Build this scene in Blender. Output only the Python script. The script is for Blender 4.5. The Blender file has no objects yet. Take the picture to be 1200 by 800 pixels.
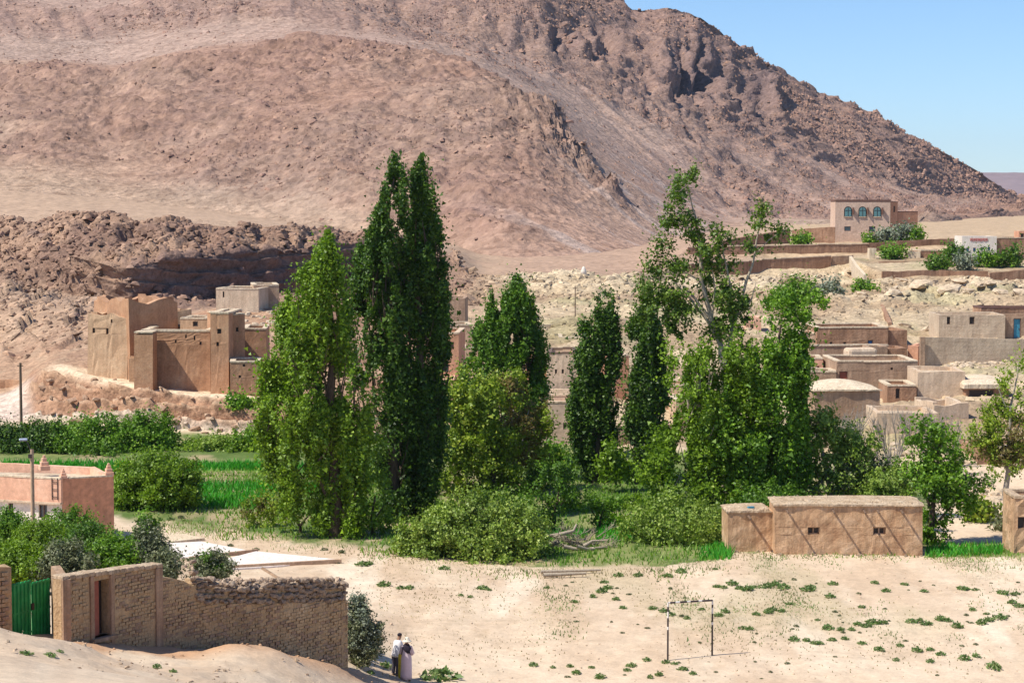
import bpy, bmesh, math, random
import numpy as np
from mathutils import Vector, Matrix
PI = math.pi
C = bpy.context.scene.collection
sc = bpy.context.scene
R = math.radians
# ---------------------------------------------------------------- camera
CAMZ = 19.0
FPX = 2400.0                      # focal length in photo pixels (1200 wide)
PITCH = math.atan(160/2400)
cam_d = bpy.data.cameras.new('camera'); cam = bpy.data.objects.new('camera', cam_d); C.objects.link(cam)
cam.location = (0, 0, CAMZ); cam.rotation_euler = (PI/2-PITCH, 0, 0)
cam_d.sensor_fit = 'HORIZONTAL'; cam_d.sensor_width = 36; cam_d.lens = 36*FPX/1200
cam_d.clip_start = 0.5; cam_d.clip_end = 30000
sc.camera = cam
# ---------------------------------------------------------------- sky and sun
EL = R(54); AZ = R(22)            # sun from the left, a little towards the camera
sun_dir = Vector((-math.cos(EL)*math.cos(AZ), -math.cos(EL)*math.sin(AZ), math.sin(EL)))
w = bpy.data.worlds.new('World'); sc.world = w; w.use_nodes = True
nt = w.node_tree; bg = nt.nodes['Background']
sky = nt.nodes.new('ShaderNodeTexSky'); sky.sky_type = 'NISHITA'; sky.sun_disc = False
sky.sun_elevation = EL; sky.sun_rotation = math.atan2(sun_dir.x, sun_dir.y) % (2*PI)
sky.altitude = 1500; sky.air_density = 1.0; sky.dust_density = 0.3; sky.ozone_density = 2.5
tint = nt.nodes.new('ShaderNodeMix'); tint.data_type = 'RGBA'; tint.blend_type = 'MULTIPLY'; tint.inputs[0].default_value = 1; tint.inputs[7].default_value = (.84, 1.02, 1.24, 1)
nt.links.new(sky.outputs[0], tint.inputs[6]); nt.links.new(tint.outputs[2], bg.inputs[0]); bg.inputs[1].default_value = 0.098
sd = bpy.data.lights.new('sun', 'SUN'); so = bpy.data.objects.new('sun', sd); C.objects.link(so)
sd.energy = 5.0; sd.angle = R(0.5); sd.color = (1.0, 0.95, 0.84)
so.rotation_euler = sun_dir.to_track_quat('Z', 'Y').to_euler(); so.location = (-60, -30, 90)
sc.view_settings.view_transform = 'Standard'; sc.view_settings.look = 'None'
sc.view_settings.exposure = 0.34; sc.view_settings.gamma = 1.0; sc.view_settings.use_curve_mapping = False
sc.render.engine = 'CYCLES'
sc.cycles.max_bounces = 5; sc.cycles.diffuse_bounces = 3; sc.cycles.transmission_bounces = 3
sc.cycles.transparent_max_bounces = 4; sc.cycles.volume_bounces = 0
# ---------------------------------------------------------------- mapping
CP, SP = math.cos(PITCH), math.sin(PITCH)
def W(u, v, Y):
    """world point at forward distance Y seen at photo pixel (u, v)"""
    a = (u-600)/FPX; b = (400-v)/FPX
    t = Y/(CP+b*SP)
    return Vector((a*t, Y, CAMZ+t*(-SP+b*CP)))
def proj(X, Y, Z):
    dz = Z-CAMZ
    f = Y*CP-dz*SP; up = Y*SP+dz*CP
    return 600+FPX*X/f, 400-FPX*up/f
def ppm(Y): return FPX/Y
# ---------------------------------------------------------------- noise
def _h(ix, iy, iz, s):
    n = (ix.astype(np.int64)*374761393+iy.astype(np.int64)*668265263+iz.astype(np.int64)*2147483647+s*974634777) & 0xffffffff
    n = ((n ^ (n >> 13))*1274126177) & 0xffffffff
    n = ((n ^ (n >> 16))*2246822519) & 0xffffffff
    n = n ^ (n >> 15)
    return (n & 0xffffff)/float(0xffffff)
def vn(x, y, z, s=0):
    ix, iy, iz = np.floor(x), np.floor(y), np.floor(z)
    fx, fy, fz = x-ix, y-iy, z-iz
    fx = fx*fx*(3-2*fx); fy = fy*fy*(3-2*fy); fz = fz*fz*(3-2*fz)
    def g(a, b, c): return _h(ix+a, iy+b, iz+c, s)
    x00 = g(0,0,0)*(1-fx)+g(1,0,0)*fx; x10 = g(0,1,0)*(1-fx)+g(1,1,0)*fx
    x01 = g(0,0,1)*(1-fx)+g(1,0,1)*fx; x11 = g(0,1,1)*(1-fx)+g(1,1,1)*fx
    return (x00*(1-fy)+x10*fy)*(1-fz)+(x01*(1-fy)+x11*fy)*fz
def fbm(x, y, z, o=4, s=0, g=.5):
    r = 0; a = 1; t = 0
    for i in range(o):
        r = r+a*vn(x, y, z, s+i*17); t += a; a *= g; x = x*2.03+5.1; y = y*2.03+1.7; z = z*2.03+9.2
    return r/t
def worley(x, y, s=0, K=1):
    ix, iy = np.floor(x), np.floor(y)
    f1 = np.full(x.shape, 9.0); idv = np.zeros(x.shape)
    zz = np.zeros_like(ix)
    for a in (-1, 0, 1):
        for b in (-1, 0, 1):
            cx, cy = ix+a, iy+b
            px = cx+.15+.7*_h(cx, cy, zz, s); py = cy+.15+.7*_h(cx, cy, zz+1, s)
            d = (x-px)**2+(y-py)**2
            m = d < f1
            f1 = np.where(m, d, f1); idv = np.where(m, _h(cx, cy, zz+2, s), idv)
    return np.sqrt(f1), idv
def sm(a, b, x):
    t = np.clip((x-a)/(b-a), 0, 1); return t*t*(3-2*t)
# ---------------------------------------------------------------- nodes
def newmat(name):
    m = bpy.data.materials.new(name); m.use_nodes = True
    b = m.node_tree.nodes['Principled BSDF']; b.inputs['Roughness'].default_value = .9
    b.inputs['Specular IOR Level'].default_value = .2
    return m, m.node_tree, b
def nnoise(nt, scale, detail=6, rough=.6, vec=None, dist=0):
    n = nt.nodes.new('ShaderNodeTexNoise'); n.inputs['Scale'].default_value = scale
    n.inputs['Detail'].default_value = detail; n.inputs['Roughness'].default_value = rough; n.inputs['Distortion'].default_value = dist
    if vec: nt.links.new(vec, n.inputs['Vector'])
    return n
def nramp(nt, src, stops):
    r = nt.nodes.new('ShaderNodeValToRGB'); e = r.color_ramp.elements
    while len(e) < len(stops): e.new(.5)
    for i, (p, c) in enumerate(stops):
        e[i].position = p; e[i].color = (*c, 1) if len(c) == 3 else c
    nt.links.new(src, r.inputs[0]); return r
def nmix(nt, fac, a, b, mode='MIX'):
    m = nt.nodes.new('ShaderNodeMix'); m.data_type = 'RGBA'; m.blend_type = mode
    if isinstance(fac, (int, float)): m.inputs[0].default_value = fac
    else: nt.links.new(fac, m.inputs[0])
    for s, i in ((a, 6), (b, 7)):
        if isinstance(s, tuple): m.inputs[i].default_value = (*s, 1)
        else: nt.links.new(s, m.inputs[i])
    return m.outputs[2]
def nbump(nt, b, chain):
    prev = None
    for h, st, d in chain:
        n = nt.nodes.new('ShaderNodeBump'); n.inputs['Strength'].default_value = st; n.inputs['Distance'].default_value = d
        nt.links.new(h, n.inputs['Height'])
        if prev: nt.links.new(prev, n.inputs['Normal'])
        prev = n.outputs[0]
    nt.links.new(prev, b.inputs['Normal'])
def ocoord(nt, scale=None):
    t = nt.nodes.new('ShaderNodeTexCoord')
    if scale is None: return t.outputs['Object']
    m = nt.nodes.new('ShaderNodeMapping'); m.inputs['Scale'].default_value = scale
    nt.links.new(t.outputs['Object'], m.inputs[0]); return m.outputs[0]
def gmat(name, s1, s2, contrast=.35, bump=((1, .5, .1),), vor=None, cells=None):
    """ground: colour attribute broken up by fine noise, with relief"""
    m, nt, b = newmat(name)
    at = nt.nodes.new('ShaderNodeAttribute'); at.attribute_name = 'Col'
    v = ocoord(nt)
    n1 = nnoise(nt, s1, 8, .7, v); n2 = nnoise(nt, s2, 4, .6, v)
    lo = 1-contrast; hi = 1+contrast*.8
    r1 = nramp(nt, n1.outputs[0], [(.3, (lo,)*3), (.7, (hi,)*3)])
    r2 = nramp(nt, n2.outputs[0], [(.3, (1-contrast*.6,)*3), (.7, (1+contrast*.5,)*3)])
    c = nmix(nt, 1, at.outputs['Color'], r1.outputs[0], 'MULTIPLY')
    c = nmix(nt, 1, c, r2.outputs[0], 'MULTIPLY')
    for cs, lo_, hi_ in (cells or ()):
        wv = nt.nodes.new('ShaderNodeVectorMath'); wv.operation = 'ADD'; nd = nnoise(nt, cs*1.3, 3, .6, v); ms = nt.nodes.new('ShaderNodeVectorMath'); ms.operation = 'SCALE'; ms.inputs['Scale'].default_value = .35/cs; nt.links.new(nd.outputs['Color'], ms.inputs[0]); nt.links.new(v, wv.inputs[0]); nt.links.new(ms.outputs[0], wv.inputs[1])
        vo = nt.nodes.new('ShaderNodeTexVoronoi'); vo.inputs['Scale'].default_value = cs; nt.links.new(wv.outputs[0], vo.inputs['Vector'])
        sp = nt.nodes.new('ShaderNodeSeparateColor'); nt.links.new(vo.outputs['Color'], sp.inputs[0])
        rc = nramp(nt, sp.outputs[0], [(0, (lo_, lo_*.97, lo_*.95)), (.3, (.97,)*3), (.7, (1.03,)*3), (1, (hi_,)*3)]); c = nmix(nt, 1, c, rc.outputs[0], 'MULTIPLY')
    nt.links.new(c, b.inputs['Base Color'])
    chain = []
    for sc_, st, d in bump: chain.append((nnoise(nt, sc_, 6, .65, v).outputs[0], st, d))
    if vor:
        vo = nt.nodes.new('ShaderNodeTexVoronoi'); vo.inputs['Scale'].default_value = vor[0]; nt.links.new(v, vo.inputs['Vector'])
        chain.append((vo.outputs['Distance'], vor[1], vor[2]))
    nbump(nt, b, chain)
    return m
# ---------------------------------------------------------------- mesh helpers
def npmesh(name, V, F, mat, cols=None, smooth=False):
    """V (n,3), F (m,4) or (m,3) arrays"""
    me = bpy.data.meshes.new(name); V = np.asarray(V, dtype=np.float32); F = np.asarray(F, dtype=np.int32)
    k = F.shape[1]
    me.vertices.add(len(V)); me.vertices.foreach_set('co', V.ravel())
    me.loops.add(F.size); me.loops.foreach_set('vertex_index', F.ravel())
    me.polygons.add(len(F)); me.polygons.foreach_set('loop_start', np.arange(0, F.size, k, dtype=np.int32))
    me.polygons.foreach_set('loop_total', np.full(len(F), k, dtype=np.int32))
    me.polygons.foreach_set('use_smooth', np.full(len(F), smooth, dtype=bool))
    if cols is not None:
        a = me.color_attributes.new('Col', 'FLOAT_COLOR', 'POINT')
        c = np.ones((len(V), 4), dtype=np.float32); c[:, :3] = cols; a.data.foreach_set('color', c.ravel())
    me.update(); me.validate(); me.materials.append(mat)
    return me
def link(name, me, parent=None, loc=None, **props):
    o = bpy.data.objects.new(name, me); C.objects.link(o)
    if parent: o.parent = parent
    if loc is not None: o.location = loc
    for k, v in props.items():
        if v is not None: o[k] = v
    return o
def thing(name, label, cat, loc=(0, 0, 0), group=None, rz=0):
    o = link(name, None, None, loc, label=label, category=cat, group=group); o.rotation_euler = (0, 0, rz); return o
# ---------------------------------------------------------------- lofted terrain
UMIN, UMAX = -560, 1760
def loft(lines, subs, ncol, smooth_u=7, smooth_r=2):
    al = np.linspace((UMIN-600)/FPX, (UMAX-600)/FPX, ncol)
    Ys, Zs = [], []
    for L in lines:
        a, y, z = [], [], []
        for it in L:
            if it[0] == 'z':                       # ('z', u, z, Y)
                a.append((it[1]-600)/FPX); y.append(it[3]); z.append(it[2])
            else:
                p = W(*it); a.append(p.x/p.y); y.append(p.y); z.append(p.z)
        y = np.interp(al, a, y); z = np.interp(al, a, z)
        k = np.hanning(smooth_u*2+1); k /= k.sum()
        y = np.convolve(np.pad(y, smooth_u, 'edge'), k, 'valid'); z = np.convolve(np.pad(z, smooth_u, 'edge'), k, 'valid')
        Ys.append(y); Zs.append(z)
    RY, RZ, idx = [], [], []
    for i in range(len(lines)-1):
        n = subs[i]
        for j in range(n):
            t = j/n; RY.append(Ys[i]*(1-t)+Ys[i+1]*t); RZ.append(Zs[i]*(1-t)+Zs[i+1]*t); idx.append(i+t)
    RY.append(Ys[-1]); RZ.append(Zs[-1]); idx.append(len(lines)-1.0)
    Y = np.array(RY); Z = np.array(RZ)
    for _ in range(smooth_r):
        Z[1:-1] = (Z[:-2]+2*Z[1:-1]+Z[2:])/4
    X = Y*al[None, :]
    return X, Y, Z, np.array(idx), al
def normals(X, Y, Z):
    P = np.stack([X, Y, Z], -1)
    du = np.gradient(P, axis=1); dr = np.gradient(P, axis=0)
    n = np.cross(du, dr); n /= np.linalg.norm(n, axis=-1, keepdims=True)+1e-9
    return n
def gridfaces(nr, nc):
    i = np.arange(nr-1)[:, None]*nc+np.arange(nc-1)[None, :]
    return np.stack([i, i+1, i+nc+1, i+nc], -1).reshape(-1, 4)
def lerpc(a, b, t): return a*(1-t[..., None])+np.array(b)*t[..., None]

lines = [
 [('z', 0, 16.8, 4), ('z', 1200, 16.8, 4)],                                                        # A
 [('z', -560, 13.5, 20), ('z', 1760, 13.0, 20)],                                                   # B
 [('z', -560, 9.2, 45), ('z', 0, 8.6, 45), ('z', 200, 8.0, 45), ('z', 400, 7.2, 45), ('z', 600, 6.6, 45), ('z', 1760, 6.4, 45)],   # C
 [(-560, 706, 56), (-100, 716, 57), (0, 729, 58), (60, 742, 59), (100, 757, 60), (130, 771, 60.5), (200, 794, 61), (260, 806, 62), (400, 850, 63), (600, 900, 63), (1760, 900, 63)],  # D mound crest
 [(-560, 748, 63), (0, 748, 63), (60, 756, 63.5), (110, 768, 64.2), (160, 772, 65.5), (200, 770, 67), (235, 764, 68.5), (255, 756, 69.5), (275, 752.5, 70), (310, 758, 71), (350, 768, 72), (400, 784, 74.5), (440, 797, 78), (480, 806, 80), (600, 815, 81), (1760, 815, 81)],  # E second crest
 [(-560, 745, 66), (0, 746, 66.5), (70, 747, 67), (130, 749, 68.8), (190, 753, 71), (250, 757, 72.6), (310, 770, 75.5), (405, 780, 79), (440, 790, 81), (480, 795, 83), (600, 795, 84), (1760, 795, 84)],   # F
 [('z', -560, 1.2, 100), ('z', 0, .9, 100), ('z', 300, .3, 97), ('z', 420, 0, 97), ('z', 1200, .05, 97), ('z', 1760, .2, 97)],   # G
 [('z', -560, .3, 109), ('z', 400, .1, 108), ('z', 600, 0, 108), ('z', 800, .25, 107), ('z', 850, .45, 107), ('z', 1100, .4, 107), ('z', 1200, .6, 107), ('z', 1760, .8, 107)],   # H
 [('z', -560, 0, 125), ('z', 420, -.15, 125), ('z', 640, -.35, 122), ('z', 800, -.1, 122), ('z', 1200, 0, 120), ('z', 1760, 0, 120)],   # I
 [(-560, 515, 162), (0, 517, 162), (450, 520, 160), (600, 530, 156), (800, 545, 148), (950, 560, 140), (1100, 575, 133), (1200, 580, 132), (1760, 580, 132)],  # J valley end
 [(-560, 495, 168), (0, 497, 168), (40, 494, 169), (60, 492, 170), (150, 500, 167), (290, 508, 163), (430, 508, 163), (600, 515, 162), (800, 525, 153), (950, 540, 146), (1100, 545, 140), (1200, 545, 139), (1760, 545, 139)],  # K bank bottom
 [(-560, 470, 182), (0, 468, 181), (25, 460, 181), (45, 432, 180), (70, 430, 178), (100, 438, 176), (150, 450, 172), (200, 458, 170), (300, 468, 166), (430, 475, 168), (600, 485, 168), (800, 500, 158), (950, 505, 153), (1070, 500, 152), (1200, 500, 150), (1760, 500, 150)],   # L bank top / path
 [(-560, 440, 190), (0, 442, 188), (25, 438, 188), (60, 420, 188), (100, 422, 186), (150, 436, 182), (200, 446, 180), (300, 452, 178), (430, 450, 178), (530, 440, 178), (700, 445, 178), (850, 470, 172), (950, 470, 170), (1070, 462, 170), (1200, 445, 172), (1760, 445, 172)],   # M
 [(-560, 350, 235), (0, 362, 228), (60, 365, 228), (100, 372, 226), (200, 370, 212), (260, 362, 206), (330, 360, 206), (430, 360, 225), (530, 370, 215), (700, 375, 212), (850, 385, 208), (950, 400, 203), (1060, 396, 205), (1200, 395, 206), (1760, 395, 206)],   # N
 [(-560, 335, 270), (0, 342, 268), (100, 350, 262), (150, 356, 256), (200, 356, 262), (300, 352, 278), (430, 345, 300), (480, 345, 300), (530, 340, 250), (700, 345, 240), (850, 348, 240), (950, 347, 242), (1060, 345, 245), (1200, 338, 250), (1760, 338, 250)],   # O cliff base
 [(-560, 305, 292), (0, 305, 288), (100, 308, 268), (150, 314, 257.5), (200, 303, 264), (250, 298, 272), (300, 295, 280), (380, 287, 294), (430, 284, 302), (480, 292, 302), (530, 305, 292), (545, 326, 262), (600, 330, 258), (700, 330, 258), (850, 340, 262), (950, 338, 266), (1060, 341, 258), (1200, 341, 256), (1760, 341, 256)],   # wall top
 [(-560, 270, 325), (0, 266, 318), (60, 258, 316), (100, 257, 312), (160, 259, 308), (200, 262, 308), (300, 268, 308), (380, 272, 312), (430, 278, 316), (480, 288, 314), (530, 300, 302), (545, 322, 275), (600, 324, 272), (700, 324, 272), (750, 326, 276), (800, 332, 292), (850, 331, 296), (950, 326, 300), (1005, 320, 301), (1030, 333, 283), (1200, 334, 282), (1760, 334, 282)],   # P cliff top
 [(-560, 269, 327), (0, 265, 322), (60, 257, 320), (100, 256, 317), (160, 258, 312), (200, 261, 312), (300, 267, 312), (380, 271.5, 315), (430, 277.5, 319), (480, 287, 317), (530, 299, 305), (545, 321.5, 279), (600, 323.5, 277), (700, 323.5, 277), (750, 322, 280), (800, 313, 299), (850, 311, 301), (950, 306, 304), (1002, 303, 306), (1030, 320, 288.5), (1200, 319.5, 288), (1760, 319.5, 288)],   # P2 above the terrace walls
 [(-560, 262, 340), (0, 255, 350), (100, 252, 345), (200, 256, 335), (300, 262, 335), (430, 275, 335), (530, 295, 312), (560, 320, 300), (750, 316, 310), (806, 304, 320), (850, 303, 321.5), (980, 301, 324), (1017, 299, 325), (1060, 293, 326), (1200, 293, 326), (1760, 293, 326)],   # Q
 [(-560, 261, 345), (0, 254, 356), (100, 251, 350), (200, 255, 340), (300, 261, 340), (430, 274.5, 340), (530, 294, 318), (560, 319.5, 304), (750, 315, 314), (806, 291, 324.5), (850, 289, 326), (980, 286, 328.5), (1017, 286, 329), (1060, 284, 331), (1200, 283, 333), (1760, 283, 333)],   # Q2 garden terrace
 [('z', -560, 22, 480), ('z', 0, 24, 480), ('z', 300, 16.5, 430), ('z', 430, 13.5, 410), ('z', 600, 10.5, 400), ('z', 850, 12.8, 420), ('z', 1000, 13.6, 460), ('z', 1760, 14, 460)],    # R
 [('z', -560, 15, 1200), ('z', 1760, 15, 1200)],
 [('z', -560, 10, 9000), ('z', 1760, 10, 9000)],
]
subs = [4, 5, 34, 16, 18, 60, 34, 46, 54, 14, 26, 16, 44, 30, 50, 34, 8, 20, 8, 18, 14, 8]
NC = 660
gX, gY, gZ, gI, gAl = loft(lines, subs, NC)
_n = normals(gX, gY, gZ)
U0, V0 = proj(gX, gY, gZ)
I2 = np.broadcast_to(gI[:, None], gX.shape)
def band(a, b, f=.25): return sm(a-f, a+f, I2)*(1-sm(b-f, b+f, I2))
zz = np.zeros_like(gX)
bank = band(10.02, 10.85, .10)*sm(20, 60, U0)*(1-sm(300, 420, U0))
leftslope = band(12.3, 14, .3)*(1-sm(110, 170, U0))
cliff = band(14, 16.0, .08)*(1-sm(540, 570, U0))
cliffbase = band(13.3, 14.2, .2)*(1-sm(540, 570, U0))
hill = band(11.3, 16.6, .4)*sm(500, 560, U0)
ledge = band(13.6, 16.3, .3)*sm(530, 600, U0)
flat = 1-sm(9.5, 10.5, I2)
# relief
d = (fbm(gX*.12, gY*.05, zz, 4, 3)-.5)*.35*flat + (fbm(gX*.9, gY*.6, zz, 4, 4)-.5)*.10*flat
d += (fbm(gX*.5, gY*.5, zz, 5, 5)-.5)*.5*(1-flat)
mound = band(2, 5, .5)*(1-sm(420, 520, U0))
d += mound*((fbm(gX*.5, gY*.5, zz, 5, 31)-.5)*.45)
f1, id1 = worley(gX*.9+fbm(gX*.8, gY*.8, gZ, 2, 8), gZ*1.1+gY*.12, 11)
f2, id2 = worley(gX*.35+.6*fbm(gX*.5, gY*.5, gZ, 2, 9), gZ*.5+gY*.06, 12)
bs = gZ*1.15+fbm(gX*.12, gY*.05, zz, 3, 26)*1.2; bs = bs-np.floor(bs)
d += bank*((bs**1.2-.4)*1.5+(.5-f1)*.55*(bs > .3)+(id1-.5)*.5*(bs > .3)+(fbm(gX*.35, zz, gZ*.8, 4, 27)-.5)*1.4)
# strata in the limestone hill: stepped ledges
st = gZ*.75+fbm(gX*.05, gY*.05, zz, 3, 13)*3
stp = st-np.floor(st)
d += ledge*((stp**3)*.9-.2+(fbm(gX*.8, gY*.5, gZ, 4, 14)-.5)*1.3)
d += hill*(fbm(gX*.3, gY*.3, gZ, 4, 15)-.5)*1.6
# tilted strata left of the kasbah
tl = (gX*.22+gZ*.55+gY*.02)+fbm(gX*.15, gY*.1, zz, 3, 16)*1.2; tl = tl-np.floor(tl)
d += leftslope*(tl**2*1.1+(fbm(gX*.9, gY*.6, gZ, 4, 17)-.5)*1.1)
# big cliff: blocky buttresses
f3, id3 = worley(gX*.16+fbm(gX*.1, gZ*.1, zz, 3, 18)*1.4, gZ*.12+gY*.03, 19)
f4, id4 = worley(gX*.45+fbm(gX*.4, gZ*.4, zz, 2, 20), gZ*.42+gY*.05, 21)
wall = band(14.0, 15.05, .05)*sm(120, 170, U0)
lay = gZ*.55+gX*.02+fbm(gX*.05, gY*.05, zz, 3, 24)*2; lay = lay-np.floor(lay)
rk = ((.6-f3)*1.9+(.55-f4)*1.0+(lay**2-.3)*1.3)*(1-.5*wall)+(id4-.5)*1.0+(fbm(gX*.6, gZ*.6, gY*.3, 4, 22)-.5)*1.8
d += cliff*rk+cliffbase*((fbm(gX*.25, gY*.25, zz, 5, 23)-.5)*2.2+np.maximum(0, .45-f4)*2)
gX2 = gX+_n[..., 0]*d; gY2 = gY+_n[..., 1]*d; gZ2 = gZ+_n[..., 2]*d
# flat pads for the concrete slabs stay level
# colours, with shade also put into the cliff wall
sand = np.array((.61, .465, .33)); col = np.broadcast_to(sand, gX.shape+(3,)).copy()
p1 = fbm(gX*.12, gY*.05, zz, 6, 40, .65); p2 = fbm(gX*.5, gY*.22, zz, 5, 41, .65)
col = lerpc(col, (.51, .365, .245), sm(.42, .68, p1)*.7)
col = lerpc(col, (.66, .53, .39), sm(.42, .72, p2)*.6)
p3_ = fbm(gX*.9, gY*.25, zz, 5, 39, .7); fm = flat*band(5.2, 7.4, .4); col = lerpc(col, (.43, .31, .20), sm(.52, .7, p3_)*.5*fm)
col = lerpc(col, (.74, .62, .48), sm(.6, .75, fbm(gX*.25+9, gY*.05, zz, 5, 38, .6))*.6*fm)
tw_ = (fbm(gX*.05, gY*.05, zz, 2, 37)-.5)*14
for (v0_, sl_, k_) in ((752, .045, .5), (757, .045, .5), (722, -.03, .35), (726, -.03, .35), (690, .012, .3)):
    tr_ = np.exp(-((V0-(v0_+sl_*(U0-700)+tw_))/1.3)**2)*fm*sm(.35, .55, fbm(gX*.15, zz, zz, 3, 36)); col = lerpc(col, (.46, .34, .23), tr_*k_); d = d-.03*tr_
# earthy mound under the wall
em = band(3.85, 5, .2)*(1-sm(430, 500, U0)); col = lerpc(col, (.50, .30, .175), em*sm(.25, .5, fbm(gX*.35, gY*.35, zz, 4, 42)))
# weedy stretches of the field
wz = fbm(gX*.22, gY*.035+3, zz, 4, 43)
weed = band(5.6, 7.1, .3)*sm(600, 700, U0)*sm(.47, .6, wz)
col = lerpc(col, (.36, .32, .18), weed*.35)
# green orchard and field floor
vb = np.interp(U0, [-600, 0, 130, 250, 330, 470, 560, 640, 700, 770, 850, 950, 1080, 1100, 1200, 1760], [600, 600, 604, 618, 630, 648, 660, 664, 664, 664, 655, 640, 640, 652, 652, 652])
gm = (1-sm(-5, 6, V0-vb-26*(p2-.5)-14*(p3_-.5)))*(1-sm(9.6, 10.1, I2))*sm(7.0, 7.3, I2+.5*(V0 < vb))
gm = gm*(1-sm(1080, 1100, U0)*(1-sm(632, 640, V0)))
gn = fbm(gX*.4, gY*.2, zz, 6, 44, .7)
gcol = lerpc(np.broadcast_to(np.array((.09, .14, .03)), gX.shape+(3,)).copy(), (.20, .22, .075), sm(.4, .62, gn))
gcol = lerpc(gcol, (.36, .28, .16), sm(.5, .7, fbm(gX*.3, gY*.12, zz, 5, 45, .65)))
col = col*(1-gm[..., None])+gcol*gm[..., None]
# hillside (limestone) / bank / cliff
hs = sm(9.9, 10.2, I2)
rightside = sm(480, 620, U0)
lime = lerpc(np.broadcast_to(np.array((.50, .385, .25)), gX.shape+(3,)).copy(), (.36, .255, .16), sm(.45, .65, fbm(gX*.12, gY*.12, gZ*.3, 5, 46)))
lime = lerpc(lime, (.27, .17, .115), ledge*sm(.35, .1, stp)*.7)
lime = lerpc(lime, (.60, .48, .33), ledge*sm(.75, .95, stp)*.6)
lime = lerpc(lime, (.30, .30, .14), sm(.55, .68, fbm(gX*.12, gY*.1, zz, 4, 48))*.35)
red = lerpc(np.broadcast_to(np.array((.40, .25, .16)), gX.shape+(3,)).copy(), (.29, .16, .10), sm(.4, .62, fbm(gX*.25, gY*.1, gZ*.5, 5, 47)))
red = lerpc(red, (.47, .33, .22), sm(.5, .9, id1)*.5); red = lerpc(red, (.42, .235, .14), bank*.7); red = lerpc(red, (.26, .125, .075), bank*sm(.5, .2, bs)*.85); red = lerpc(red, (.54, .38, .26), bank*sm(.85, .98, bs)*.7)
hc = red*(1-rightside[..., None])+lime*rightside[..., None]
rockc = lerpc(np.broadcast_to(np.array((.34, .215, .145)), gX.shape+(3,)).copy(), (.23, .14, .10), sm(.35, .65, fbm(gX*.15, gY*.1, gZ*.3, 5, 49)))
rockc = lerpc(rockc, (.17, .12, .105), sm(.6, .8, fbm(gX*.05, gY*.05, gZ*.8, 4, 50))*.6)
cm = band(13.2, 16.05, .1)*(1-rightside)
rockc = lerpc(rockc, (.20, .125, .10), wall*.8)  # steep cliff wall darkened in colour to deepen its shade
hc = hc*(1-cm[..., None])+rockc*cm[..., None]
ls = leftslope[..., None]; hc = hc*(1-ls*.7)+np.array((.42, .29, .20))*ls*.7
fan = sm(16.0, 16.6, I2)*(1-rightside)
hc = lerpc(hc, (.42, .29, .20), fan)
pl = sm(17.6, 18.2, I2)*rightside; hc = lerpc(hc, (.46, .33, .21), pl*sm(830, 960, U0)); hc = lerpc(hc, (.40, .265, .185), sm(16.9, 17.4, I2)*rightside*(1-sm(830, 960, U0)))
# pale path on the bank and the river-bed road
path = np.exp(-((I2-11.1)/.28)**4)*sm(45, 75, U0)*(1-sm(310, 340, U0)); hc = lerpc(hc, (.68, .53, .37), path*.95)
road = band(9.75, 10.12, .1)*(1-sm(300, 330, U0))+band(10, 11.2, .1)*(1-sm(20, 45, U0)); hc = lerpc(hc, (.60, .47, .38), np.clip(road, 0, 1))
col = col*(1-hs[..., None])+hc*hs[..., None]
m_ground = gmat('sandy_ground', 1.4, 7.0, .16, ((2.5, .35, .12), (14, .35, .03)))
m_hill = gmat('limestone_slope', .9, 5.0, .28, ((.8, .5, .5), (3.5, .6, .18)), (2.2, .5, .15), ((2.4, .72, 1.18),))
m_plain = gmat('stony_plain', .25, 1.2, .2, ((.5, .4, .4),), (.9, .5, .3), ((1.2, .75, 1.15),))
def rowat(i): return int(np.argmin(np.abs(gI-i)))
r1, r2 = rowat(10), rowat(18)
for nm, a, b, mt in (('ground', 0, r1, m_ground), ('hillside', r1, r2, m_hill), ('plain', r2, len(gI)-1, m_plain)):
    V = np.stack([gX2[a:b+1], gY2[a:b+1], gZ2[a:b+1]], -1).reshape(-1, 3)
    link(nm, npmesh(nm, V, gridfaces(b-a+1, NC), mt, col[a:b+1].reshape(-1, 3), True), kind='structure')
def gz(X, Y):
    """ground height at world (X, Y)"""
    a = X/max(Y, 1); c = int(round((a-gAl[0])/(gAl[1]-gAl[0]))); c = min(max(c, 0), NC-1)
    return float(np.interp(Y, np.maximum.accumulate(gY2[:, c]), gZ2[:, c]))
def G(u, Y, dz=0):
    """point on the ground at photo column u and forward distance Y"""
    X = (u-600)/FPX*Y; z = gz(X, Y); p = W(u, proj(X, Y, z)[1], Y); return Vector((p.x, Y, gz(p.x, Y)+dz))
def Gv(u, v):
    """point where the ground is first seen at pixel (u, v), from near to far"""
    a = (u-600)/FPX; c = int(round((a-gAl[0])/(gAl[1]-gAl[0]))); c = min(max(c, 0), NC-1)
    vv = proj(gX2[:, c], gY2[:, c], gZ2[:, c])[1]
    k = int(np.argmax((vv <= v) & (gY2[:, c] > 50)))
    Y = gY2[k, c]; return G(u, float(Y))

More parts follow.
